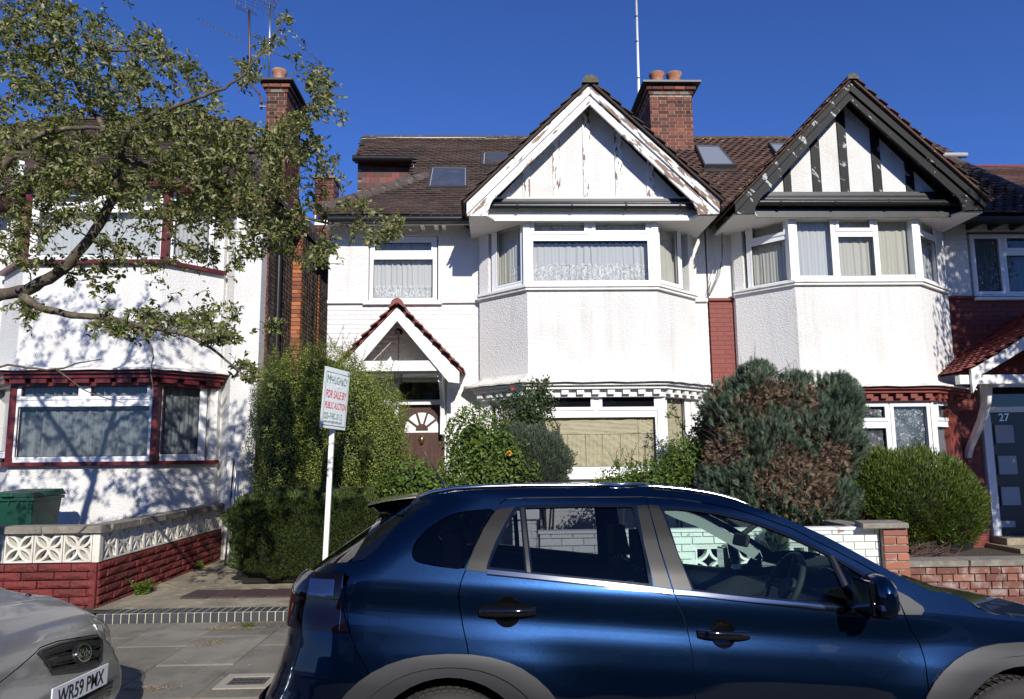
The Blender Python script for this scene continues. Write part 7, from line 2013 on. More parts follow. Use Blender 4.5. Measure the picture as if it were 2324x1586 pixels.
def sprigs(name, leafm, parent, base, up=.3, n=50, per=26, size=.022, tm=SMALL, seed=4, lean=.35, twm=m_twig, two=True):
    """upright shoots with leaves along them"""
    rr = random.Random(seed); mb = MB(); P = []; Nn = []; D = []; S = []
    for i in range(n):
        b = Vector(base[i % len(base)]); d = Vector((rr.gauss(0, lean), rr.gauss(0, lean)-.1, 1)).normalized(); L = up*rr.uniform(.4, 1.1)
        bend = Vector((rr.gauss(0, .12), rr.gauss(0, .12), 0)); pts = [b+d*L*t+bend*L*t*t for t in (0, .25, .5, .75, 1)]
        mb.tube(pts, [.004, .0035, .003, .002, .001], 4, cap=False)
        for k in range(per):
            t = (k+.5)/per; j = min(3, int(t*4)); p = pts[j].lerp(pts[j+1], t*4-j); a = k*2.4
            o = Vector((math.cos(a), math.sin(a), .5)).normalized(); P.append(p+o*.004); D.append(o); Nn.append((o.x*.4, o.y*.4-.4, 1)); S.append(size*rr.uniform(.6, 1.2)*(1-.4*t))
    mb.build('shoots', twm, parent, kind='stuff')
    scatter(name, leafm, [tuple(p) for p in P], Nn, S, tm, parent, dirs=[tuple(d) for d in D], seed=seed)

def bush(nm, label, cat, E, n, size, mat, tmpl=SMALL, lo=.75, hi=1.08, cf=.74, seed=1, tilt=.6, upd=False, part='leaves', ground=None):
    c = E[0][0]; t = thing(nm, label, cat, (c[0], c[1], .18))
    rgg = np.random.default_rng(seed)
    p, nn = blobs(E, n, rgg, lo, hi)
    dirs = nn+np.array([0, 0, .9]) if upd else None
    scatter(part, mat, p, nn+np.array([0, -.1, .35]), size*(.6+.7*rgg.random(n)), tmpl, t, dirs=dirs, seed=seed, tilt=tilt)
    core(E, cf, 'dark_core', m_core, t)
    mb = MB()
    for e in E[:4]:
        for k in range(3): mb.tube([(e[0][0]+random.uniform(-.1, .1), e[0][1], .15), (e[0][0]+random.uniform(-.15, .15), e[0][1], e[0][2])], [.02, .01], 6)
    mb.build('stems', m_twig, t, kind='stuff')
    return t, p, nn
# big mixed bush behind the sale board
E = [el(655, 1000, 9.7, 84, 200, .55), el(790, 985, 9.7, 128, 165, .6), el(735, 905, 9.9, 95, 125, .5), el(865, 1010, 9.6, 62, 130, .45), el(620, 930, 10.1, 45, 110, .4)]
t, p, nn = bush('shrub', 'tall leafy yellow-green shrub behind the sale board, left of the front door', 'shrub', E, 70000, .024, g_big, seed=21)
tops = [tuple(q) for q, n_ in zip(p, nn) if n_[2] > .3 and q[2] > 2.2][:90]
sprigs('leaves', g_big, t, tops, up=.42, n=90, per=34, size=.026, seed=5, lean=.25)
# clipped yew hedge
t = thing('hedge', 'low dark green clipped yew hedge in front of the tall shrub, beside the path', 'hedge', (-2.4, 9.0, .18))
hx0, hx1, hy0, hy1, hz0 = Ux(514, 8.9, 1200), Ux(885, 8.9, 1200), 8.72, 9.55, .20
hz1 = Uz(1118, 8.9, 690)
n = 60000; rgg = np.random.default_rng(4)
fc = rgg.random(n); P_ = np.empty((n, 3)); N_ = np.zeros((n, 3))
a, b = rgg.random(n), rgg.random(n)
fr = fc < .55; tp_ = (fc >= .55) & (fc < .82); le = fc >= .82
P_[fr] = np.stack([hx0+(hx1-hx0)*a[fr], np.full(fr.sum(), hy0), hz0+(hz1-hz0)*b[fr]], 1); N_[fr] = (0, -1, .2)
P_[tp_] = np.stack([hx0+(hx1-hx0)*a[tp_], hy0+(hy1-hy0)*b[tp_], np.full(tp_.sum(), hz1)], 1); N_[tp_] = (0, -.2, 1)
sg = np.where(rgg.random(le.sum()) < .5, hx0, hx1); P_[le] = np.stack([sg, hy0+(hy1-hy0)*a[le], hz0+(hz1-hz0)*b[le]], 1); N_[le] = np.stack([np.where(sg < -2, -1, 1), np.full(le.sum(), -.2), np.full(le.sum(), .2)], 1)
cen = np.array([(hx0+hx1)/2, (hy0+hy1)/2, (hz0+hz1)/2]); hs = np.array([(hx1-hx0)/2, (hy1-hy0)/2, (hz1-hz0)/2])
q = (P_-cen)/hs; q = q/((np.abs(q)**4.2).sum(1)**(1/4.2))[:, None]
lump = .05*np.sin(P_[:, 0]*7+P_[:, 2]*5)+.035*np.sin(P_[:, 0]*17-P_[:, 2]*13)+.03*np.sin(P_[:, 2]*21)
P_ = cen+q*hs*(1+lump[:, None]*.9-.10*rgg.random((n, 1))**2)
scatter('needles', g_hedge, P_, N_+np.array([0, 0, .3]), .045*(.5+.8*rgg.random(n)), NARROW, t, dirs=N_+np.array([0, 0, .5]), seed=6, tilt=.7)
MB().box(hx0+.20, hx1-.20, hy0+.20, hy1-.15, .20, hz1-.16).build('dark_core', m_core, t)  # solid dark box in place of the shaded inside of the hedge
tops = [tuple(q) for q in P_[tp_][:60]]+[tuple(q) for q in P_[fr][:40]]
sprigs('needles', g_hedge, t, tops, up=.20, n=170, per=16, size=.03, tm=NARROW, seed=8, lean=.6)
# roses
E = [el(1000, 1108, 9.2, 120, 46, .45), el(1120, 1075, 9.3, 110, 85, .45), el(1075, 1000, 9.5, 60, 70, .35), el(930, 1095, 9.0, 60, 50, .35)]
t, p, nn = bush('rose_bush', 'bright green rose bush with one yellow rose, below and right of the front door', 'rose bush', E, 9000, .055, g_rose, LEAF, lo=.55, hi=1.2, cf=.55, seed=31, tilt=.9)
sprigs('leaves', g_rose, t, [tuple(q) for q in p[:200] if q[0] > 0.0 or q[2] < 1.25][:60], up=.45, n=46, per=13, size=.055, tm=LEAF, seed=9, lean=.3)
def rose(parent, u, v, Y, r_, mat, name='rose_flower'):
    c = U(u, v, Y); mb = MB()
    for k in range(14):
        a = k*2.4; rr_ = r_*(.25+.75*k/14); d = Vector((math.cos(a), -.2, math.sin(a))); s_ = Vector((-math.sin(a), 0, math.cos(a)))
        b = c+Vector((0, -r_*.6*(1-k/14), 0))
        mb.add([b, b+d*rr_*.7+s_*rr_*.5+Vector((0, -.01, 0)), b+d*rr_*1.1, b+d*rr_*.7-s_*rr_*.5+Vector((0, -.01, 0))], [(0, 1, 2, 3)])
    return mb.build(name, mat, parent, smooth=True)
rose(t, 1154, 1028, 9.0, .045, M('yellow_rose', (.75, .30, .02), rough=.5))
rose(t, 1080, 978, 9.3, .02, M('orange_bud', (.6, .12, .03), rough=.5))
E = [el(1195, 935, 10.0, 60, 58, .25), el(1175, 985, 9.9, 55, 55, .25), el(1225, 900, 10.1, 28, 40, .2)]
t, p, nn = bush('climbing_rose', 'dark leaved climbing rose with red buds against the white bay at the papered window', 'rose bush', E, 2600, .055, g_dark, LEAF, lo=.2, hi=1.25, cf=.3, seed=33, tilt=1)
stm = MB()
for a in ([(1265, 1080, 9.9), (1262, 1020, 9.9), (1270, 975, 9.95), (1245, 930, 10), (1228, 870, 10)], [(1180, 1080, 9.9), (1170, 980, 9.9), (1120, 915, 9.95)], [(1150, 1080, 9.9), (1140, 990, 9.9), (1108, 930, 9.9)], [(1255, 1080, 9.9), (1275, 1060, 9.8), (1310, 1052, 9.7)]):
    stm.tube([U(*q) for q in a], .008, 5)
stm.build('canes', m_twig, t, kind='stuff')
sprigs('leaves', g_dark, t, [tuple(U(a, b, 9.95)) for a, b in ((1228, 900), (1205, 900), (1245, 940), (1265, 990), (1130, 930), (1120, 940), (1170, 920), (1285, 1060), (1300, 1058))], up=.3, n=34, per=12, size=.05, tm=LEAF, seed=12, lean=.5)
mr_ = M('dark_red_rose', (.30, .01, .015), rough=.5)
rose(t, 1163, 881, 9.9, .035, mr_); rose(t, 1103, 898, 9.9, .018, mr_); rose(t, 1120, 960, 9.8, .02, mr_)
E = [el(1215, 1060, 9.35, 75, 85, .4), el(1180, 1015, 9.45, 48, 50, .3), el(1245, 1040, 9.4, 40, 45, .3)]
bush('rosemary_bush', 'rounded grey-green rosemary bush under the papered bay window', 'bush', E, 26000, .040, g_rosm, NARROW, lo=.80, hi=1.08, cf=.82, seed=35, tilt=.4, upd=True, part='needles')
E = [el(1480, 1090, 9.4, 110, 42, .4), el(1545, 1065, 9.5, 60, 70, .4), el(1390, 1105, 9.3, 60, 22, .3)]
t, p, nn = bush('rose_bush', 'low rose bush with long shoots reaching the right side pane of the papered window', 'rose bush', E, 6000, .045, g_rose, LEAF, lo=.5, hi=1.2, cf=.5, seed=37, tilt=.9)
sprigs('leaves', g_rose, t, [tuple(U(u_, 1065, 9.5)) for u_ in (1400, 1430, 1465, 1500, 1520, 1545, 1560, 1575)], up=.42, n=34, per=12, size=.042, tm=LEAF, seed=14, lean=.25)
stm = MB(); stm.tube([U(1560, 1075, 9.7), U(1572, 1020, 9.8), U(1558, 985, 9.9), U(1540, 955, 9.9), U(1532, 930, 9.9)], .006, 5); stm.build('canes', m_twig, t, kind='stuff')
sprigs('leaves', g_rose, t, [tuple(U(a, b, 9.85)) for a, b in ((1562, 1010), (1550, 975), (1538, 950), (1532, 932), (1515, 950), (1575, 955))], up=.16, n=20, per=9, size=.05, tm=LEAF, seed=15, lean=.8)
E = [el(1590, 1050, 9.7, 35, 85, .25), el(1600, 985, 9.9, 25, 50, .2)]
bush('shrub', 'thin dark shrub squeezed between the rose shoots and the big conifer', 'shrub', E, 3200, .05, g_dark, LEAF, lo=.2, hi=1.2, cf=.45, seed=38, tilt=1)
# conifer, partly dead
E = [el(1720, 1025, 9.0, 110, 108, .6), el(1840, 1015, 8.95, 95, 102, .55), el(1770, 1110, 8.8, 125, 100, .6), el(1690, 940, 9.1, 75, 60, .45), el(1890, 925, 9.0, 42, 62, .35), el(1765, 915, 9.1, 40, 30, .35), el(1640, 925, 9.1, 36, 45, .3), el(1850, 1140, 8.7, 75, 62, .45), el(1660, 1080, 9.0, 60, 110, .4)]
rq = random.Random(4)
E += [el(rq.uniform(1625, 1925), rq.choice([rq.uniform(885, 960), rq.uniform(960, 1150)]), 8.9, rq.uniform(20, 36), rq.uniform(30, 52), .28) for _ in range(20)]
t = thing('conifer_bush', 'large ragged conifer bush, blue-green fronds with dead brown patches, between the bays', 'conifer', (E[0][0][0], 9, .18))
rgg = np.random.default_rng(8)
p, nn = blobs(E, 26000, rgg, .70, 1.02)
# which clumps are alive
cell = np.sin(p[:, 0]*9.1+1.3*np.sin(p[:, 2]*7))+np.sin(p[:, 2]*7.3+2*np.sin(p[:, 0]*4)+.6)
sx = (p[:, 0]-E[0][0][0]); sz_ = p[:, 2]
c1 = U(1745, 1090, 8.8); 
deadw = np.exp(-(((p[:, 0]-U(1800, 1080, 8.8).x)/.42)**2+((p[:, 2]-U(1800, 1070, 8.8).z)/.38)**2))*3.2+np.exp(-(((p[:, 0]-U(1740, 900, 9).x)/.45)**2+((p[:, 2]-U(1740, 905, 9).z)/.22)**2))*3.0+np.exp(-(((p[:, 0]-U(1630, 1000, 9).x)/.22)**2+((p[:, 2]-U(1630, 1000, 9).z)/.4)**2))*2.6
alive = (cell*.55-deadw+.50+.75*rgg.normal(size=len(p))) > 0
scatter('live_fronds', g_con, p[alive]+nn[alive]*.05, nn[alive]*.3+np.array([0, -.6, .1]), .13*(.6+.7*rgg.random(alive.sum())), SPRAY, t, dirs=nn[alive]*.7+np.array([0, -.1, 1.0]), seed=3, tilt=.7)
dd_ = ~alive
scatter('dead_fronds', g_dead, p[dd_]-nn[dd_]*.02, nn[dd_]*.3+np.array([0, -.6, .1]), .085*(.6+.8*rgg.random(dd_.sum())), SPRAY, t, dirs=nn[dd_]+rgg.normal(size=(dd_.sum(), 3))*.7, seed=5, tilt=1)
core(E, .72, 'dark_core', m_core, t)
mb = MB(); rr = random.Random(6)
for k in range(700):
    i = rr.randrange(len(p))
    if alive[i] and rr.random() < .8: continue
    a = Vector(p[i]); n_ = Vector(nn[i]); d = (n_+Vector((rr.gauss(0, .5), rr.gauss(0, .3), rr.gauss(.3, .5)))).normalized(); L = rr.uniform(.12, .42)
    mb.tube([a-n_*.12, a+d*L*.5, a+d*L+Vector((0, 0, rr.uniform(-.03, .05)))], [.004, .003, .001], 4, cap=False)
mb.build('bare_twigs', M('dead_twig', (.10, .065, .05), rough=.9), t, kind='stuff')
MB().tube([(E[0][0][0]+.3, 9.1, .15), (E[0][0][0]+.35, 9.1, 1.6)], [.06, .03], 8).build('trunk', m_twig, t)
# rounded shrub
E = [el(2060, 1125, 8.7, 132, 100, .65), el(1985, 1110, 8.8, 70, 85, .5), el(2140, 1150, 8.6, 72, 80, .5)]
t, p, nn = bush('shrub', 'round dense yellow-green shrub under the polythene-covered window behind the brick pier', 'shrub', E, 30000, .052, g_rnd, NARROW, lo=.82, hi=1.06, cf=.80, seed=41, tilt=.5, upd=True)
sprigs('leaves', g_rnd, t, [tuple(q) for q, n_ in zip(p, nn) if n_[2] > .2 or n_[0] > .5][:80], up=.16, n=80, per=14, size=.045, tm=NARROW, seed=17, lean=.5)
mb = MB(); rr = random.Random(9)
for k in range(150):
    a = Vector((rr.uniform(Ux(2035, 8.3), Ux(2130, 8.3)), rr.uniform(8.15, 8.5), rr.uniform(.2, .62))); d = Vector((rr.gauss(0, 1), rr.gauss(0, .4), rr.gauss(0, .35))).normalized()*rr.uniform(.1, .25)
    mb.tube([a-d, a, a+d], [.003, .004, .002], 4, cap=False)
mb.build('bare_twigs', M('dry_twig', (.11, .06, .045), rough=.9), t, kind='stuff')
# sprig before the white wall
E = [el(1757, 1230, 7.30, 22, 30, .10)]
bush('conifer_seedling', 'small feathery conifer seedling in front of the white screen-block wall, seen through the car', 'plant', E, 1500, .06, g_con, SPRAY, lo=.1, hi=1.1, cf=.2, seed=43, upd=True, part='fronds')
# weeds
def weed(nm, label, c, h, n, size, mat, seed, tm=LEAF):
    t = thing(nm, label, 'weed', c); sprigs('leaves', mat, t, [(c[0]+random.uniform(-.05, .05), c[1]+random.uniform(-.05, .05), c[2]) for _ in range(6)], up=h, n=n, per=11, size=size, tm=tm, seed=seed, lean=.6, twm=g_young); return t
c = onplane(318, 1348, (0, 0, .185), (0, 0, 1)); weed('weed', 'leafy bright green weed at the foot of the maroon wall, nearest the pavement', tuple(c), .26, 16, .06, g_young, 51)
c = onplane(455, 1290, (0, 0, .185), (0, 0, 1)); weed('weed', 'small flat green weed on the path, left of the hedge foot', tuple(c), .10, 9, .055, g_young, 52)
c = onplane(347, 1338, (0, 0, .185), (0, 0, 1)); weed('weed', 'thin grassy weed just right of the leafy weed by the maroon wall', tuple(c), .14, 8, .05, g_rose, 53, NARROW)
c = onplane(562, 1425, (0, 0, .1), (0, 0, 1)); weed('weed', 'tiny weed growing in front of the blue brick edging of the path', tuple(c), .10, 8, .04, g_young, 54, NARROW)
t = thing('grass_tuft', 'green grass tuft on the ground behind the stone coping near the dark blue door', 'grass tuft', (5.9, 8.2, .18))
P = [(rr.uniform(5.2, 6.9), rr.uniform(7.75, 8.6), .17) for _ in range(900)]
zz = Uz(1236, 8.0, 2280)
sprigs('blades', g_young, t, [(x, y, .17) for x, y, z in P], up=.34, n=260, per=4, size=.12, tm=NARROW, seed=19, lean=.35)
c = onplane(372, 0, (0, 0, .1), (0, 0, 1)) if 0 else None
# litter along the joints
n = 2600; rgg = np.random.default_rng(5)
cc = [(520, 1425, .16, .03, 900), (480, 1458, .06, .05, 250), (590, 1412, .25, .015, 300), (420, 1385, .3, .03, 250), (330, 1560, .12, .03, 200)]
P = []
for (u_, v_, a, b, k) in cc:
    z = .106 if v_ > 1400 else .188
    p0_ = onplane(u_, v_, (0, 0, z), (0, 0, 1)); P.append(np.stack([p0_.x+rgg.normal(size=k)*a, p0_.y+rgg.normal(size=k)*b*(1 if v_ > 1400 else 3), np.full(k, z)], 1))
k = 700; P.append(np.stack([rgg.uniform(-4, 1, k), rgg.uniform(5.2, 7.3, k), np.full(k, .104)], 1))
k = 900; P.append(np.stack([rgg.uniform(-3.9, -1.2, k), 8.72+rgg.normal(size=k)*.08, np.full(k, .19)], 1))
P = np.concatenate(P)
P = P[(P[:, 1] < 7.35) | (P[:, 1] > 7.62)]
scatter('fallen_petals', leafmat('dry_petals', [(.34, .24, .12), (.42, .34, .20), (.25, .15, .08)], rough=.9, trans=0), P, np.tile([0, 0, 1.], (len(P), 1)), .010+.010*rgg.random(len(P)), SMALL, None, tilt=.15)

# ------------------------------------------------------------------ street tree
m_bark = M('lichened_bark', (.085, .066, .048), rough=.9, col2=(.15, .13, .075), nsc=14, lo=.5, hi=.62, bump=.8, bsc=45, bdist=.01, dirt=(.26, .24, .14), dsc=9, dlo=.62, dhi=.72)
tree = thing('street_tree', 'apple tree with pale green leaves and faded blossom leaning in from the left edge', 'tree', (-4.9, 5.75, .1))
def tr(pts): return [Vector(p) if len(p) == 3 and abs(p[0]) < 20 and p[2] < 12 and isinstance(p, Vector) else U(*p) for p in pts]
T0 = [Vector((-4.9, 5.75, .0)), Vector((-4.88, 5.74, .8)), Vector((-4.82, 5.72, 1.6)), Vector((-4.7, 5.7, 2.3)), Vector((-4.45, 5.68, 2.7)), U(0, 668, 5.65)]
limbs = [
 (T0, [.17, .14, .125, .10, .07, .050]),
 ([T0[-1]]+[U(*q) for q in ((45, 662, 5.62), (95, 640, 5.6), (140, 612, 5.58), (180, 570, 5.55), (225, 510, 5.5), (252, 460, 5.45), (265, 410, 5.4), (270, 360, 5.35))], [.050, .048, .045, .042, .039, .036, .033, .031, .028]),
 ([U(45, 662, 5.62)]+[U(*q) for q in ((75, 690, 5.6), (120, 706, 5.55), (180, 716, 5.5), (250, 722, 5.45), (290, 735, 5.4), (350, 745, 5.35), (420, 760, 5.3), (480, 790, 5.3), (530, 830, 5.3), (565, 862, 5.3))], [.036, .032, .028, .025, .025, .021, .017, .014, .011, .008, .005]),
 ([U(270, 360, 5.35)]+[U(*q) for q in ((330, 375, 5.4), (400, 395, 5.5), (480, 420, 5.6), (560, 450, 5.7), (640, 480, 5.8), (720, 500, 5.9), (800, 515, 6.0), (880, 530, 6.05))], [.026, .024, .021, .018, .016, .013, .011, .008, .005]),
 ([U(270, 360, 5.35)]+[U(*q) for q in ((285, 310, 5.2), (330, 270, 5.1), (400, 240, 5.0), (470, 215, 5.0), (540, 180, 5.0), (590, 120, 5.05), (640, 45, 5.1))], [.024, .021, .017, .014, .011, .009, .006, .003]),
 ([U(270, 360, 5.35)]+[U(*q) for q in ((235, 290, 5.5), (190, 220, 5.7), (150, 150, 5.8), (110, 70, 5.9), (80, -20, 6.0), (60, -120, 6.0))], [.024, .022, .018, .015, .012, .01, .006]),
 ([U(400, 395, 5.5)]+[U(*q) for q in ((470, 370, 5.8), (560, 350, 6.0), (640, 330, 6.1), (700, 280, 6.2), (722, 200, 6.2), (730, 140, 6.2))], [.016, .014, .012, .010, .008, .006, .003]),
 ([Vector((-4.7, 5.7, 2.3)), Vector((-4.75, 5.6, 3.2)), Vector((-4.6, 5.6, 4.1)), Vector((-4.45, 5.55, 4.9)), U(0, 62, 5.5)] + [U(*q) for q in ((46, 104, 5.5), (100, 106, 5.5), (150, 107, 5.5), (250, 114, 5.45), (304, 114, 5.4), (370, 85, 5.4))], [.08, .065, .05, .04, .026, .02, .018, .016, .012, .009, .004]),
 ([Vector((-4.75, 5.6, 3.2)), U(-30, 420, 5.3), U(40, 340, 5.2), U(110, 300, 5.1), (U(200, 290, 5.0)), U(300, 300, 4.95)], [.05, .035, .026, .02, .014, .007]),
 ([U(-40, 900, 5.4), U(0, 832, 5.3), U(60, 834, 5.3), U(125, 838, 5.3), U(172, 825, 5.25), U(230, 815, 5.2)], [.010, .009, .008, .007, .005, .003]),
 ([U(125, 838, 5.3), U(165, 868, 5.28), U(215, 895, 5.27), U(280, 915, 5.25)], [.007, .005, .004, .002]),
 ([U(300, 740, 5.4), U(345, 790, 5.35), U(342, 850, 5.33), U(348, 900, 5.3)], [.010, .007, .004, .002]),
 ([Vector((-4.6, 5.6, 4.1)), Vector((-5.3, 5.8, 4.9)), Vector((-5.9, 5.9, 5.6))], [.045, .03, .015]),
 ([Vector((-4.45, 5.55, 4.9)), Vector((-4.3, 6.1, 5.7)), Vector((-3.9, 6.4, 6.3))], [.035, .025, .012]),
 ([Vector((-4.75, 5.6, 3.2)), Vector((-5.4, 5.3, 3.8)), Vector((-6.2, 5.2, 4.1))], [.045, .03, .015]),
]
mb = MB(); nodes = []
rr = random.Random(12)
for pts, rs in limbs:
    # subdivide with a little wander
    P = []; Rr = []
    for i in range(len(pts)-1):
        k = max(2, int((pts[i+1]-pts[i]).length/.06))
        p_1 = pts[max(i-1, 0)]; p2 = pts[min(i+2, len(pts)-1)]
        for j in range(k):
            t = j/k; a, b = pts[i], pts[i+1]
            q = .5*((2*a)+(b-p_1)*t+(2*p_1-5*a+4*b-p2)*t*t+(3*a-p_1-3*b+p2)*t**3)
            P.append(q+Vector((rr.gauss(0, 1), rr.gauss(0, 1), rr.gauss(0, 1)))*.004); Rr.append((rs[i]*(1-t)+rs[i+1]*t)*rr.uniform(.93, 1.08))
    P.append(pts[-1]); Rr.append(rs[-1])
    if pts is T0: MB().tube(P, Rr, 16).build('trunk', m_bark, tree, smooth=True)
    else: MB().tube(P, Rr, 9).build('limb', m_bark, tree, smooth=True)
    nodes += [(p, r_) for p, r_ in zip(P[3:], Rr[3:]) if r_ < .05]
B = [(60, 100, 110, 110, 62), (170, 90, 110, 80, 52), (60, 300, 120, 120, 70), (200, 300, 120, 110, 80), (330, 250, 100, 100, 60), (430, 330, 100, 90, 72), (540, 350, 100, 80, 72), (655, 335, 75, 80, 46),
     (640, 470, 90, 70, 50), (380, 430, 120, 70, 72), (150, 450, 140, 80, 70), (500, 490, 110, 55, 48), (745, 410, 40, 65, 16), (855, 520, 60, 34, 34), (740, 575, 40, 40, 16), (800, 480, 50, 35, 14), (600, 560, 60, 30, 12), (725, 210, 32, 60, 24), (335, 110, 40, 55, 18), (410, 150, 40, 40, 12), (560, 165, 28, 40, 10), (600, 110, 14, 20, 4), (641, 42, 10, 10, 3),
     (330, 735, 130, 38, 34), (490, 735, 70, 45, 24), (560, 840, 35, 25, 8), (250, 620, 110, 40, 14), (620, 742, 14, 14, 4), (60, 560, 70, 60, 22), (725, 580, 55, 35, 16), (780, 268, 12, 12, 2), (330, 560, 110, 50, 22), (60, 700, 50, 40, 8), (480, 590, 90, 40, 14), (240, 160, 60, 60, 18), (480, 220, 40, 40, 10), (770, 470, 30, 40, 6)]
att = []
for (u_, v_, a, b, k) in B:
    for _ in range(int(k*1.55)):
        th = rr.uniform(0, 2*math.pi); q = math.sqrt(rr.random()); Y = min(6.6, max(4.7, rr.gauss(5.6, .45))) if k > 15 else min(6.3, max(5.1, rr.gauss(5.7, .3)))
        att.append(U(u_+a*q*math.cos(th), v_+b*q*math.sin(th), Y))
for (c, r_, k) in (((-4.7, 5.6, 4.2), (.8, .9, 1.0), 120), ((-5.6, 5.7, 4.9), (.8, .9, .9), 110), ((-4.0, 5.8, 6.1), (1.1, .9, .6), 90), ((-2.4, 5.9, 6.2), (.9, .8, .35), 0), ((-5.2, 5.8, 6.2), (.9, .9, .6), 70), ((-4.6, 5.5, 3.2), (.6, .6, .5), 30), ((-6.1, 5.3, 4.1), (.6, .6, .5), 40)):
    for _ in range(k):
        d = Vector((rr.gauss(0, 1), rr.gauss(0, 1), rr.gauss(0, 1))).normalized()*rr.random()**.4; att.append(Vector((c[0]+d.x*r_[0], c[1]+d.y*r_[1], c[2]+d.z*r_[2])))
def near(nodes_):
    kd = kdtree.KDTree(len(nodes_)); [kd.insert(n[0], i) for i, n in enumerate(nodes_)]; kd.balance(); return kd
BC = U(760, 900, 7.7)
def offboard(p):
    t = (p-BC).dot(SUN); return t < 0 or ((p-BC)-SUN*t).length > .34
att = [a for a in att if offboard(a)]
kd = near(nodes); att.sort(key=lambda p: kd.find(p)[2])
tw = MB(); LP = []; LD = []; LS_ = []; BP = []
for i, a in enumerate(att):
    if i % 40 == 0: kd = near(nodes)
    _, idx, dist = kd.find(a); s, r0 = nodes[idx]
    if dist < .02: continue
    k = max(3, min(9, int(dist/.07))); r1 = min(r0*.7, .0045+.013*dist); P = [s]; d = a-s
    w1 = Vector((rr.gauss(0, 1), rr.gauss(0, 1), rr.gauss(0, 1)+.3))*dist*.10
    for j in range(1, k+1):
        t = j/k; P.append(s+d*t+w1*math.sin(math.pi*t)+Vector((rr.gauss(0, 1), rr.gauss(0, 1), rr.gauss(0, 1)))*.010)
    Rr = [r1*(1-.65*j/k) for j in range(k+1)]
    tw.tube(P, Rr, 5, cap=False); nodes += [(p, r_) for p, r_ in zip(P[1:], Rr[1:])]
    tip = (P[-1]-P[-2]).normalized()
    for q in range(rr.randint(14, 21)):
        t = 1-.75*rr.random()**1.5; jj = min(k-1, int(t*k)); p = P[jj].lerp(P[jj+1], t*k-jj)
        dv = (tip*.6+Vector((rr.gauss(0, .7), rr.gauss(0, .7), rr.gauss(-.05, .6)))).normalized()
        LP.append(tuple(p+dv*.012)); LD.append(tuple(dv)); LS_.append(rr.uniform(.025, .056))
    for q in range(2):
        dv = Vector((rr.gauss(0, 1), rr.gauss(0, 1), rr.gauss(0, .7))).normalized(); p = P[rr.randint(1, k)]; L = rr.uniform(.03, .11)
        tw.tube([p, p+dv*L*.5, p+dv*L], [.003, .0025, .0012], 4, cap=False)
        for z in range(3): LP.append(tuple(p+dv*L*(1-.2*z))); LD.append(tuple((dv+Vector((rr.gauss(0, .7), rr.gauss(0, .7), rr.gauss(0, .7)))).normalized())); LS_.append(rr.uniform(.026, .052))
    if rr.random() < .22: BP += [tuple(P[-1]+Vector((rr.gauss(0, .016), rr.gauss(0, .016), rr.gauss(0, .016)))) for _ in range(16)]
tw.build('twigs', m_bark, tree, kind='stuff')
LP = np.array(LP); LD = np.array(LD); LS_ = np.array(LS_)
kp_ = np.array([offboard(Vector(q)) for q in LP]); LP, LD, LS_ = LP[kp_], LD[kp_], LS_[kp_]
nrm_ = np.tile([.15, -.5, .8], (len(LP), 1))
# the leaves that show largest are single parts
rel = LP-np.array([0, 0, CAMZ]); ff = rel@np.array(fwd); uu = 1161.5+1611*(rel@np.array(rt2))/ff; vv = 819-1611*(rel@np.array(up2))/ff
vis = np.where((uu > 5) & (uu < 950) & (vv > 5) & (vv < 950))[0]
near_ = vis[np.argsort(-(LS_[vis]/ff[vis]))][:290]
mask = np.ones(len(LP), bool); mask[near_] = False
scatter('crown', g_tree, LP[mask], nrm_[mask], LS_[mask], LEAF, tree, dirs=LD[mask], seed=77, tilt=.8)
lm = np_mesh('leaf', LEAF[0], LEAF[1], g_tree)
for i in near_:
    x = Vector(LD[i]); z = Vector((rr.gauss(.15, .7), rr.gauss(-.5, .7), rr.gauss(.8, .7))); z = (z-x*z.dot(x)).normalized(); link('leaf', lm, tree, mat=frame4(LP[i], x, z.cross(x), z, LS_[i], LS_[i], LS_[i]))
scatter('faded_blossom', g_blos, BP, np.tile([0, -.3, .8], (len(BP), 1)), .010+.012*np.random.default_rng(2).random(len(BP)), SMALL, tree, tilt=1.5)
k = vis[::9]; k = k[(vv[k] > 600) | (rgg.random(len(k)) < .12)]
scatter('young_leaves', g_young, LP[k]+.006, nrm_[k], LS_[k]*1.15, LEAF, tree, dirs=LD[k]+np.array([.3, 0, -.6]), seed=7, tilt=.6)

# second street tree, right of the picture: it shades the blue door and the wall beside it
tree2 = thing('street_tree', 'dense street tree beyond the right edge whose shade dapples the red wall', 'tree', (10.1, 5.5, .1))
MB().tube([(10.1, 5.5, 0), (10.1, 5.5, 2.2), (10.0, 5.6, 3.6), (10.1, 5.6, 5.4)], [.2, .16, .12, .05], 12).build('trunk', m_bark, tree2, smooth=True)
mb = MB()
for k in range(9):
    a = k*2.4; mb.tube([(10.05, 5.55, 2.6+k*.3), (10.05+.8*math.cos(a), 5.55+.6*math.sin(a), 3.6+k*.36), (10.05+1.5*math.cos(a), 5.55+1.1*math.sin(a), 4.3+k*.42)], [.07, .045, .015], 7)
mb.build('limbs', m_bark, tree2, smooth=True, kind='stuff')
E = [((10.4, 5.6, 6.4), (1.6, 1.2, 2.9)), ((10.4, 5.6, 9.4), (1.9, 1.2, 1.7)), ((9.7, 5.5, 4.6), (1.05, 1.0, 1.1)), ((9.75, 5.7, 7.6), (1.1, 1.0, 1.6)), ((11.6, 5.6, 6.4), (1.3, 1.1, 1.8)), ((10.6, 5.5, 3.9), (1.2, .9, .9))]
p, nn = blobs(E, 44000, np.random.default_rng(3), .25, 1.0, front=False)
p2, n2 = blobs([((8.75, 5.6, 6.6), (.6, .6, 2.2)), ((8.85, 5.5, 4.4), (.55, .5, .9))], 1700, np.random.default_rng(4), .2, 1.1, front=False)
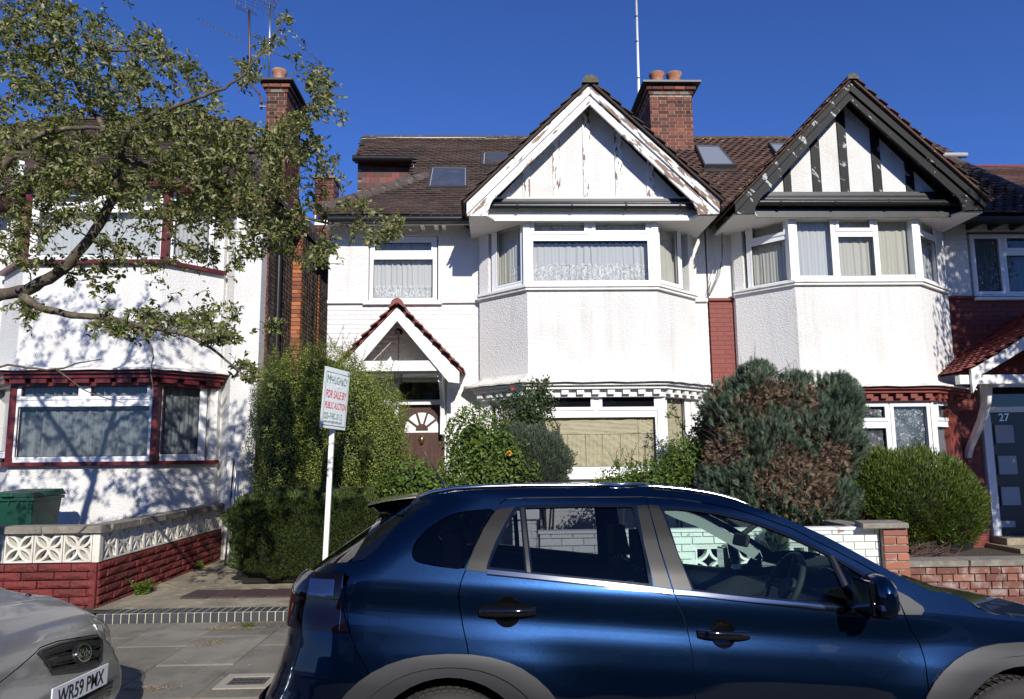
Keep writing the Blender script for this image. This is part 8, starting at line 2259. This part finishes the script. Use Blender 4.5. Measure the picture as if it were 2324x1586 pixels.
scatter('crown', g_tree, np.concatenate([p, p2]), np.concatenate([nn, n2]), np.full(len(p)+len(p2), .11), LEAF, tree2, tilt=1)
# ------------------------------------------------------------------ sale board
m_board = M('board_white', (.70, .73, .74), rough=.35)
m_gtext = M('board_green', (.035, .20, .15), rough=.5); m_rtext = M('board_red', (.55, .02, .03), rough=.5); m_ktext = M('board_black', (.02, .02, .02), rough=.5)
TL, TR_, BR, BL = U(737, 828, 7.5), U(793, 846, 7.9), U(784, 975, 7.9), U(727, 971, 7.5)
sg_ = thing('sale_board', 'white auction sale board on a leaning white post in front of the hedge', 'sign', (U(737, 1275, 7.75).x, 7.78, .18))
bx = ((TR_-TL)+(BR-BL))/2; bw_ = bx.length; bx.normalize(); by_ = ((TL-BL)+(TR_-BR))/2; bh_ = by_.length; by_.normalize(); bn = bx.cross(by_).normalized(); by_ = bn.cross(bx)
bc_ = (TL+TR_+BR+BL)/4
nx = 10; rows = []
for o in (.0, -.006):
    for j in (-1, 1):
        rows.append([bc_+bx*(bw_*(i/nx-.5))+by_*(bh_/2*j)+bn*(o+.005*math.cos(math.pi*(i/nx-.5))) for i in range(nx+1)])
mb = MB(); mb.grid([rows[0], rows[1]]); mb.grid([rows[2], rows[3]], flip=True); mb.grid([rows[1], rows[3]]); mb.grid([rows[2], rows[0]])
mb.add([rows[0][0], rows[1][0], rows[3][0], rows[2][0]], [(0, 1, 2, 3)]); mb.add([rows[0][-1], rows[1][-1], rows[3][-1], rows[2][-1]], [(3, 2, 1, 0)])
bd = mb.build('board', m_board, sg_)
M4 = Matrix((bx, by_, bn)).transposed().to_4x4(); M4.translation = bc_+bn*.0075
def fit(s, x0, x1, y0, y1, mat, shear=0, bold=0):
    """x,y as fractions of the board from its top left corner"""
    c = bpy.data.curves.new('t', 'FONT'); c.body = s; c.size = 1; c.extrude = .0; c.shear = shear; c.offset = bold
    o = bpy.data.objects.new('t', c); COL.objects.link(o); dg = bpy.context.evaluated_depsgraph_get(); me = bpy.data.meshes.new_from_object(o.evaluated_get(dg)); bpy.data.objects.remove(o)
    co = np.array([v.co for v in me.vertices]); mn, mx = co.min(0), co.max(0)
    sx = (x1-x0)*bw_/(mx[0]-mn[0]); sy = (y1-y0)*bh_/(mx[1]-mn[1])
    T = Matrix.Translation(((x0-.5)*bw_, (.5-y1)*bh_, 0)) @ Matrix.Diagonal((sx, sy, 1, 1)) @ Matrix.Translation((-mn[0], -mn[1], 0))
    me.transform(M4@T); me.materials.clear(); me.materials.append(mat); me.update()
    return link('lettering', me, bd)
fit('M', .10, .23, .125, .262, m_gtext); fit('c', .235, .29, .15, .205, m_gtext, bold=.003); fit('HUGH', .30, .66, .135, .262, m_gtext); fit('&', .675, .745, .165, .262, m_gtext); fit('C', .755, .84, .135, .262, m_gtext); fit('o', .845, .895, .15, .205, m_gtext); fit('.', .86, .875, .235, .25, m_gtext)
fit('FOR SALE BY', .09, .91, .37, .50, m_rtext, shear=.2, bold=.006); fit('PUBLIC AUCTION', .09, .93, .565, .675, m_rtext, shear=.15, bold=.006)
fit('020~7485 0112', .08, .80, .745, .845, m_gtext); fit('www.mchughandco.com', .08, .82, .865, .925, m_ktext, bold=.003)
mb = MB()
for a, b, c, d in ((.05, .95, .075, .083), (.05, .95, .945, .957), (.05, .062, .075, .957), (.94, .952, .075, .957)):
    q = [M4@Vector(((x-.5)*bw_, (.5-y)*bh_, -.001)) for x, y in ((a, c), (b, c), (b, d), (a, d))]; mb.add(q, [(3, 2, 1, 0)])
mb.build('border_line', m_gtext, bd)
pt, pb2 = U(756, 930, 7.80), U(738, 1270, 7.80); dr_ = (pb2-pt).normalized(); pg = pt+dr_*((pt.z-.16)/-dr_.z)
mb = MB(); mb.bar(pg, pt, .052, .042, up=(0, 1, 0)); mb.build('post', m_wood, sg_, bevel=.003)
for f in (.30, .80): MB().lathe(M4@Vector((.02, (.5-f)*bh_, 0)), [(.014, 0), (.012, .005)], 10, axis=bn).build('fixing_cap', m_board, sg_)

# ------------------------------------------------------------------ wheelie bin
m_bin = M('green_bin_plastic', (.005, .045, .028), rough=.45, bump=.1, bsc=40, col2=(.007, .055, .034), nsc=4)
yb = 9.2; xbr = Ux(118, yb, 1130); zbt_ = Uz(1122, yb, 60)
bn_ = thing('wheelie_bin', 'dark green wheeled bin behind the screen block wall under the left bay window', 'bin', (xbr-.29, yb+.3, .18))
def hexa(mb, b, t): mb.add([*b, *t], [(3, 2, 1, 0), (4, 5, 6, 7), (0, 1, 5, 4), (1, 2, 6, 5), (2, 3, 7, 6), (3, 0, 4, 7)])
mb = MB(); w0, w1 = .22, .285
cxb = xbr-.52
hexa(mb, [(cxb-w0, yb+.08, .24), (cxb+w0, yb+.08, .24), (cxb+w0, yb+.55, .24), (cxb-w0, yb+.55, .24)], [(cxb-w1, yb, zbt_-.06), (cxb+w1, yb, zbt_-.06), (cxb+w1, yb+.62, zbt_-.06), (cxb-w1, yb+.62, zbt_-.06)])
mb.build('bin_body', m_bin, bn_, bevel=.02)
mb = MB(); mb.box(cxb-w1-.02, cxb+w1+.02, yb-.025, yb+.64, zbt_-.08, zbt_-.035)
for k in range(5): mb.box(cxb+w1-.06-k*.12, cxb+w1-.045-k*.12, yb-.02, yb, zbt_-.13, zbt_-.08)
mb.build('rim', m_bin, bn_, bevel=.006)
mb = MB(); hexa(mb, [(cxb-w1-.03, yb-.04, zbt_-.03), (cxb+w1+.03, yb-.04, zbt_-.03), (cxb+w1+.03, yb+.66, zbt_-.03), (cxb-w1-.03, yb+.66, zbt_-.03)], [(cxb-w1+.03, yb+.03, zbt_+.02), (cxb+w1-.03, yb+.03, zbt_+.02), (cxb+w1-.02, yb+.66, zbt_+.045), (cxb-w1+.02, yb+.66, zbt_+.045)])
mb.box(cxb-.07, cxb+.07, yb-.07, yb-.03, zbt_-.03, zbt_+.0)
mb.build('lid', m_bin, bn_, bevel=.012)
mb = MB(); mb.tube([(cxb-.2, yb+.70, zbt_), (cxb+.2, yb+.70, zbt_)], .018, 8)
for s in (-.2, 0, .2): mb.box(cxb+s-.015, cxb+s+.015, yb+.62, yb+.71, zbt_-.03, zbt_+.02)
mb.build('handle', m_bin, bn_)
for s in (-1, 1): MB().lathe((cxb+s*.25, yb+.58, .28), [(.10, -.02), (.10, .02)], 20, axis=(1, 0, 0)).build('wheel', m_plast, bn_)
# leaning poles
a, b = U(531, 1040, 10.7), U(523, 1135, 10.6); d = (b-a).normalized()
lp = thing('leaning_poles', 'two thin poles leaning on the white house wall above the end of the coping', 'pole', tuple(a+d*((a.z-.18)/-d.z)))
for k, mt in ((0, m_plast), (.035, m_alu)): MB().tube([a+Vector((k, 0, 0)), a+d*((a.z-.18)/-d.z)+Vector((k*1.6, 0, 0))], .013, 8).build('pole', mt, lp)

# ------------------------------------------------------------------ aerials on the left chimney and the mast
def yagi(parent, a, b, n, el_, m_=m_alu):
    a, b = Vector(a), Vector(b); mb = MB(); mb.tube([a, b], .012, 6); d = (b-a).normalized(); s = d.cross(Vector((0, 0, 1))).normalized(); s = (s+Vector((0, 0, .0))).normalized()
    for k in range(n):
        p = a.lerp(b, (k+.3)/n); mb.tube([p-s*el_, p+s*el_], .005, 5)
    mb.build('director_boom', m_, parent)
def gridr(parent, c, d, w, h, n=8):
    c = Vector(c); d = Vector(d).normalized(); s = d.cross(Vector((0, 0, 1))).normalized(); u = s.cross(d).normalized(); mb = MB()
    for sg in (-1, 1):
        for k in range(n):
            p = c+u*(h*(k/(n-1)-.5))+d*(abs(k/(n-1)-.5)*.2); mb.tube([p-s*w/2, p+s*w/2], .004, 4)
    for e in (-1, 0, 1): mb.tube([c-u*h/2+s*e*w*.45+d*.1, c+s*e*w*.45, c+u*h/2+s*e*w*.45+d*.1], .006, 4)
    mb.build('grid_reflector', m_alu, parent)
ya = 13.2
t = thing('tv_aerial', 'television aerial on a bent brown pole clamped to the left chimney', 'aerial', tuple(U(593, 240, ya)))
MB().tube([U(565, 22, ya), U(566, 100, ya), U(566, 165, ya), U(570, 190, ya), U(588, 214, ya-.1), U(593, 228, ya-.15), U(593, 248, ya-.15)], .022, 8).build('pole', m_steelb, t, smooth=True)
yagi(t, U(453, 46, ya+.2), U(545, 92, ya-.1), 11, .085)
gridr(t, U(556, 18, ya), (.5, -.7, .1), .42, .34); yagi(t, U(520, -12, ya+.2), U(566, 30, ya), 5, .1)
for v_ in (232, 242): MB().tube([U(588, v_, ya-.2), U(612, v_, ya-.15)], .012, 6).build('clamp', m_alu, t)
t = thing('tv_aerial', 'tall silver aerial pole with a grid aerial standing on the left chimney', 'aerial', tuple(U(611, 172, ya+.1)))
MB().tube([U(610, 178, ya+.1), U(613, 10, ya+.1)], .024, 10).build('pole', m_alu, t, smooth=True)
gridr(t, U(600, 5, ya+.1), (.8, -.5, -.2), .55, .5); gridr(t, U(628, -2, ya+.1), (-.8, -.5, -.2), .4, .4)
yagi(t, U(575, -12, ya+.1), U(625, 14, ya), 6, .12)
t = thing('antenna_mast', 'tall thin white mast rising behind the brick chimney between the gables', 'mast', tuple(U(1451, 300, 15.4)))
MB().tube([U(1451, 300, 15.4), U(1449, 205, 15.4), U(1442, -40, 15.4)], [.034, .034, .026], 10).build('mast', m_white, t, smooth=True)
for v_, u_ in ((38, 1443.4), (95, 1445), (178, 1448)): 
    c = U(u_, v_, 15.4); MB().lathe(c, [(.036, -.015), (.036, .015)], 10).build('collar', m_plast, t)
# telephone cable
t = thing('telephone_cable', 'loose black telephone cable looping down the wall beside the red pilaster', 'cable', tuple(U(1612, 680, 11.2)))
mb = MB()
for off in (0, 3):
    P = [(1637, 500, 11.1), (1637+off, 540, 11.2), (1638, 590, 11.22), (1632-off, 625, 11.2), (1618-off, 655, 11.22), (1609, 672, 11.22), (1606+off, 662, 11.22), (1612, 640, 11.2), (1618, 612, 11.22)]
    mb.tube([U(*q) for q in P], .0045, 5)
mb.build('cable', m_plast, t)
# a low wire behind the rosemary is left out; the side of the far street, seen only in reflections
m_opp = M('far_terrace_brick', (.16, .075, .055), rough=.9)
rr = random.Random(2)
for k in range(5):
    x0 = -13+k*6.4; t = thing('terraced_house', 'brick house across the street, seen only in reflections, %s of the five' % ['leftmost', 'second from left', 'middle', 'second from right', 'rightmost'][k], 'house', (x0+3.2, -13, .1), group='houses across the street')
    MB().box(x0, x0+6.38, -21, -13, .1, 5.4).build('wall', m_opp, t)
    MB().prism([(x0, -12.6, 5.3), (x0, -17, 8.3), (x0, -21.4, 5.3)], (6.38, 0, 0)).build('roof', m_tile, t)
    MB().prism([(x0+2.6, -12.1, 5.1), (x0+6.2, -12.1, 5.1), (x0+4.4, -12.1, 7.3)], (0, -4, 0)).build('gable', m_rough, t)
    MB().plan([(x0+3, -13), (x0+3.6, -12.3), (x0+5.4, -12.3), (x0+6, -13)][::-1], .1, 5.1).build('bay', m_rough, t)
    for z0, z1 in ((.95, 2.3), (3.4, 4.8)):
        w_ = MB().box(x0+3.65, x0+5.35, -12.3, -12.27, z0, z1).build('window', m_gdark, t)
    MB().box(x0+.8, x0+1.7, -13, -12.96, .1, 2.3).build('door', m_redwood, t)
t = thing('hedge', 'privet hedge across the street, seen only in reflections', 'hedge', (0, -9, .1))
MB().box(-16, 18, -9.6, -8.9, .1, 1.5).build('foliage', g_hedge, t, kind='stuff')
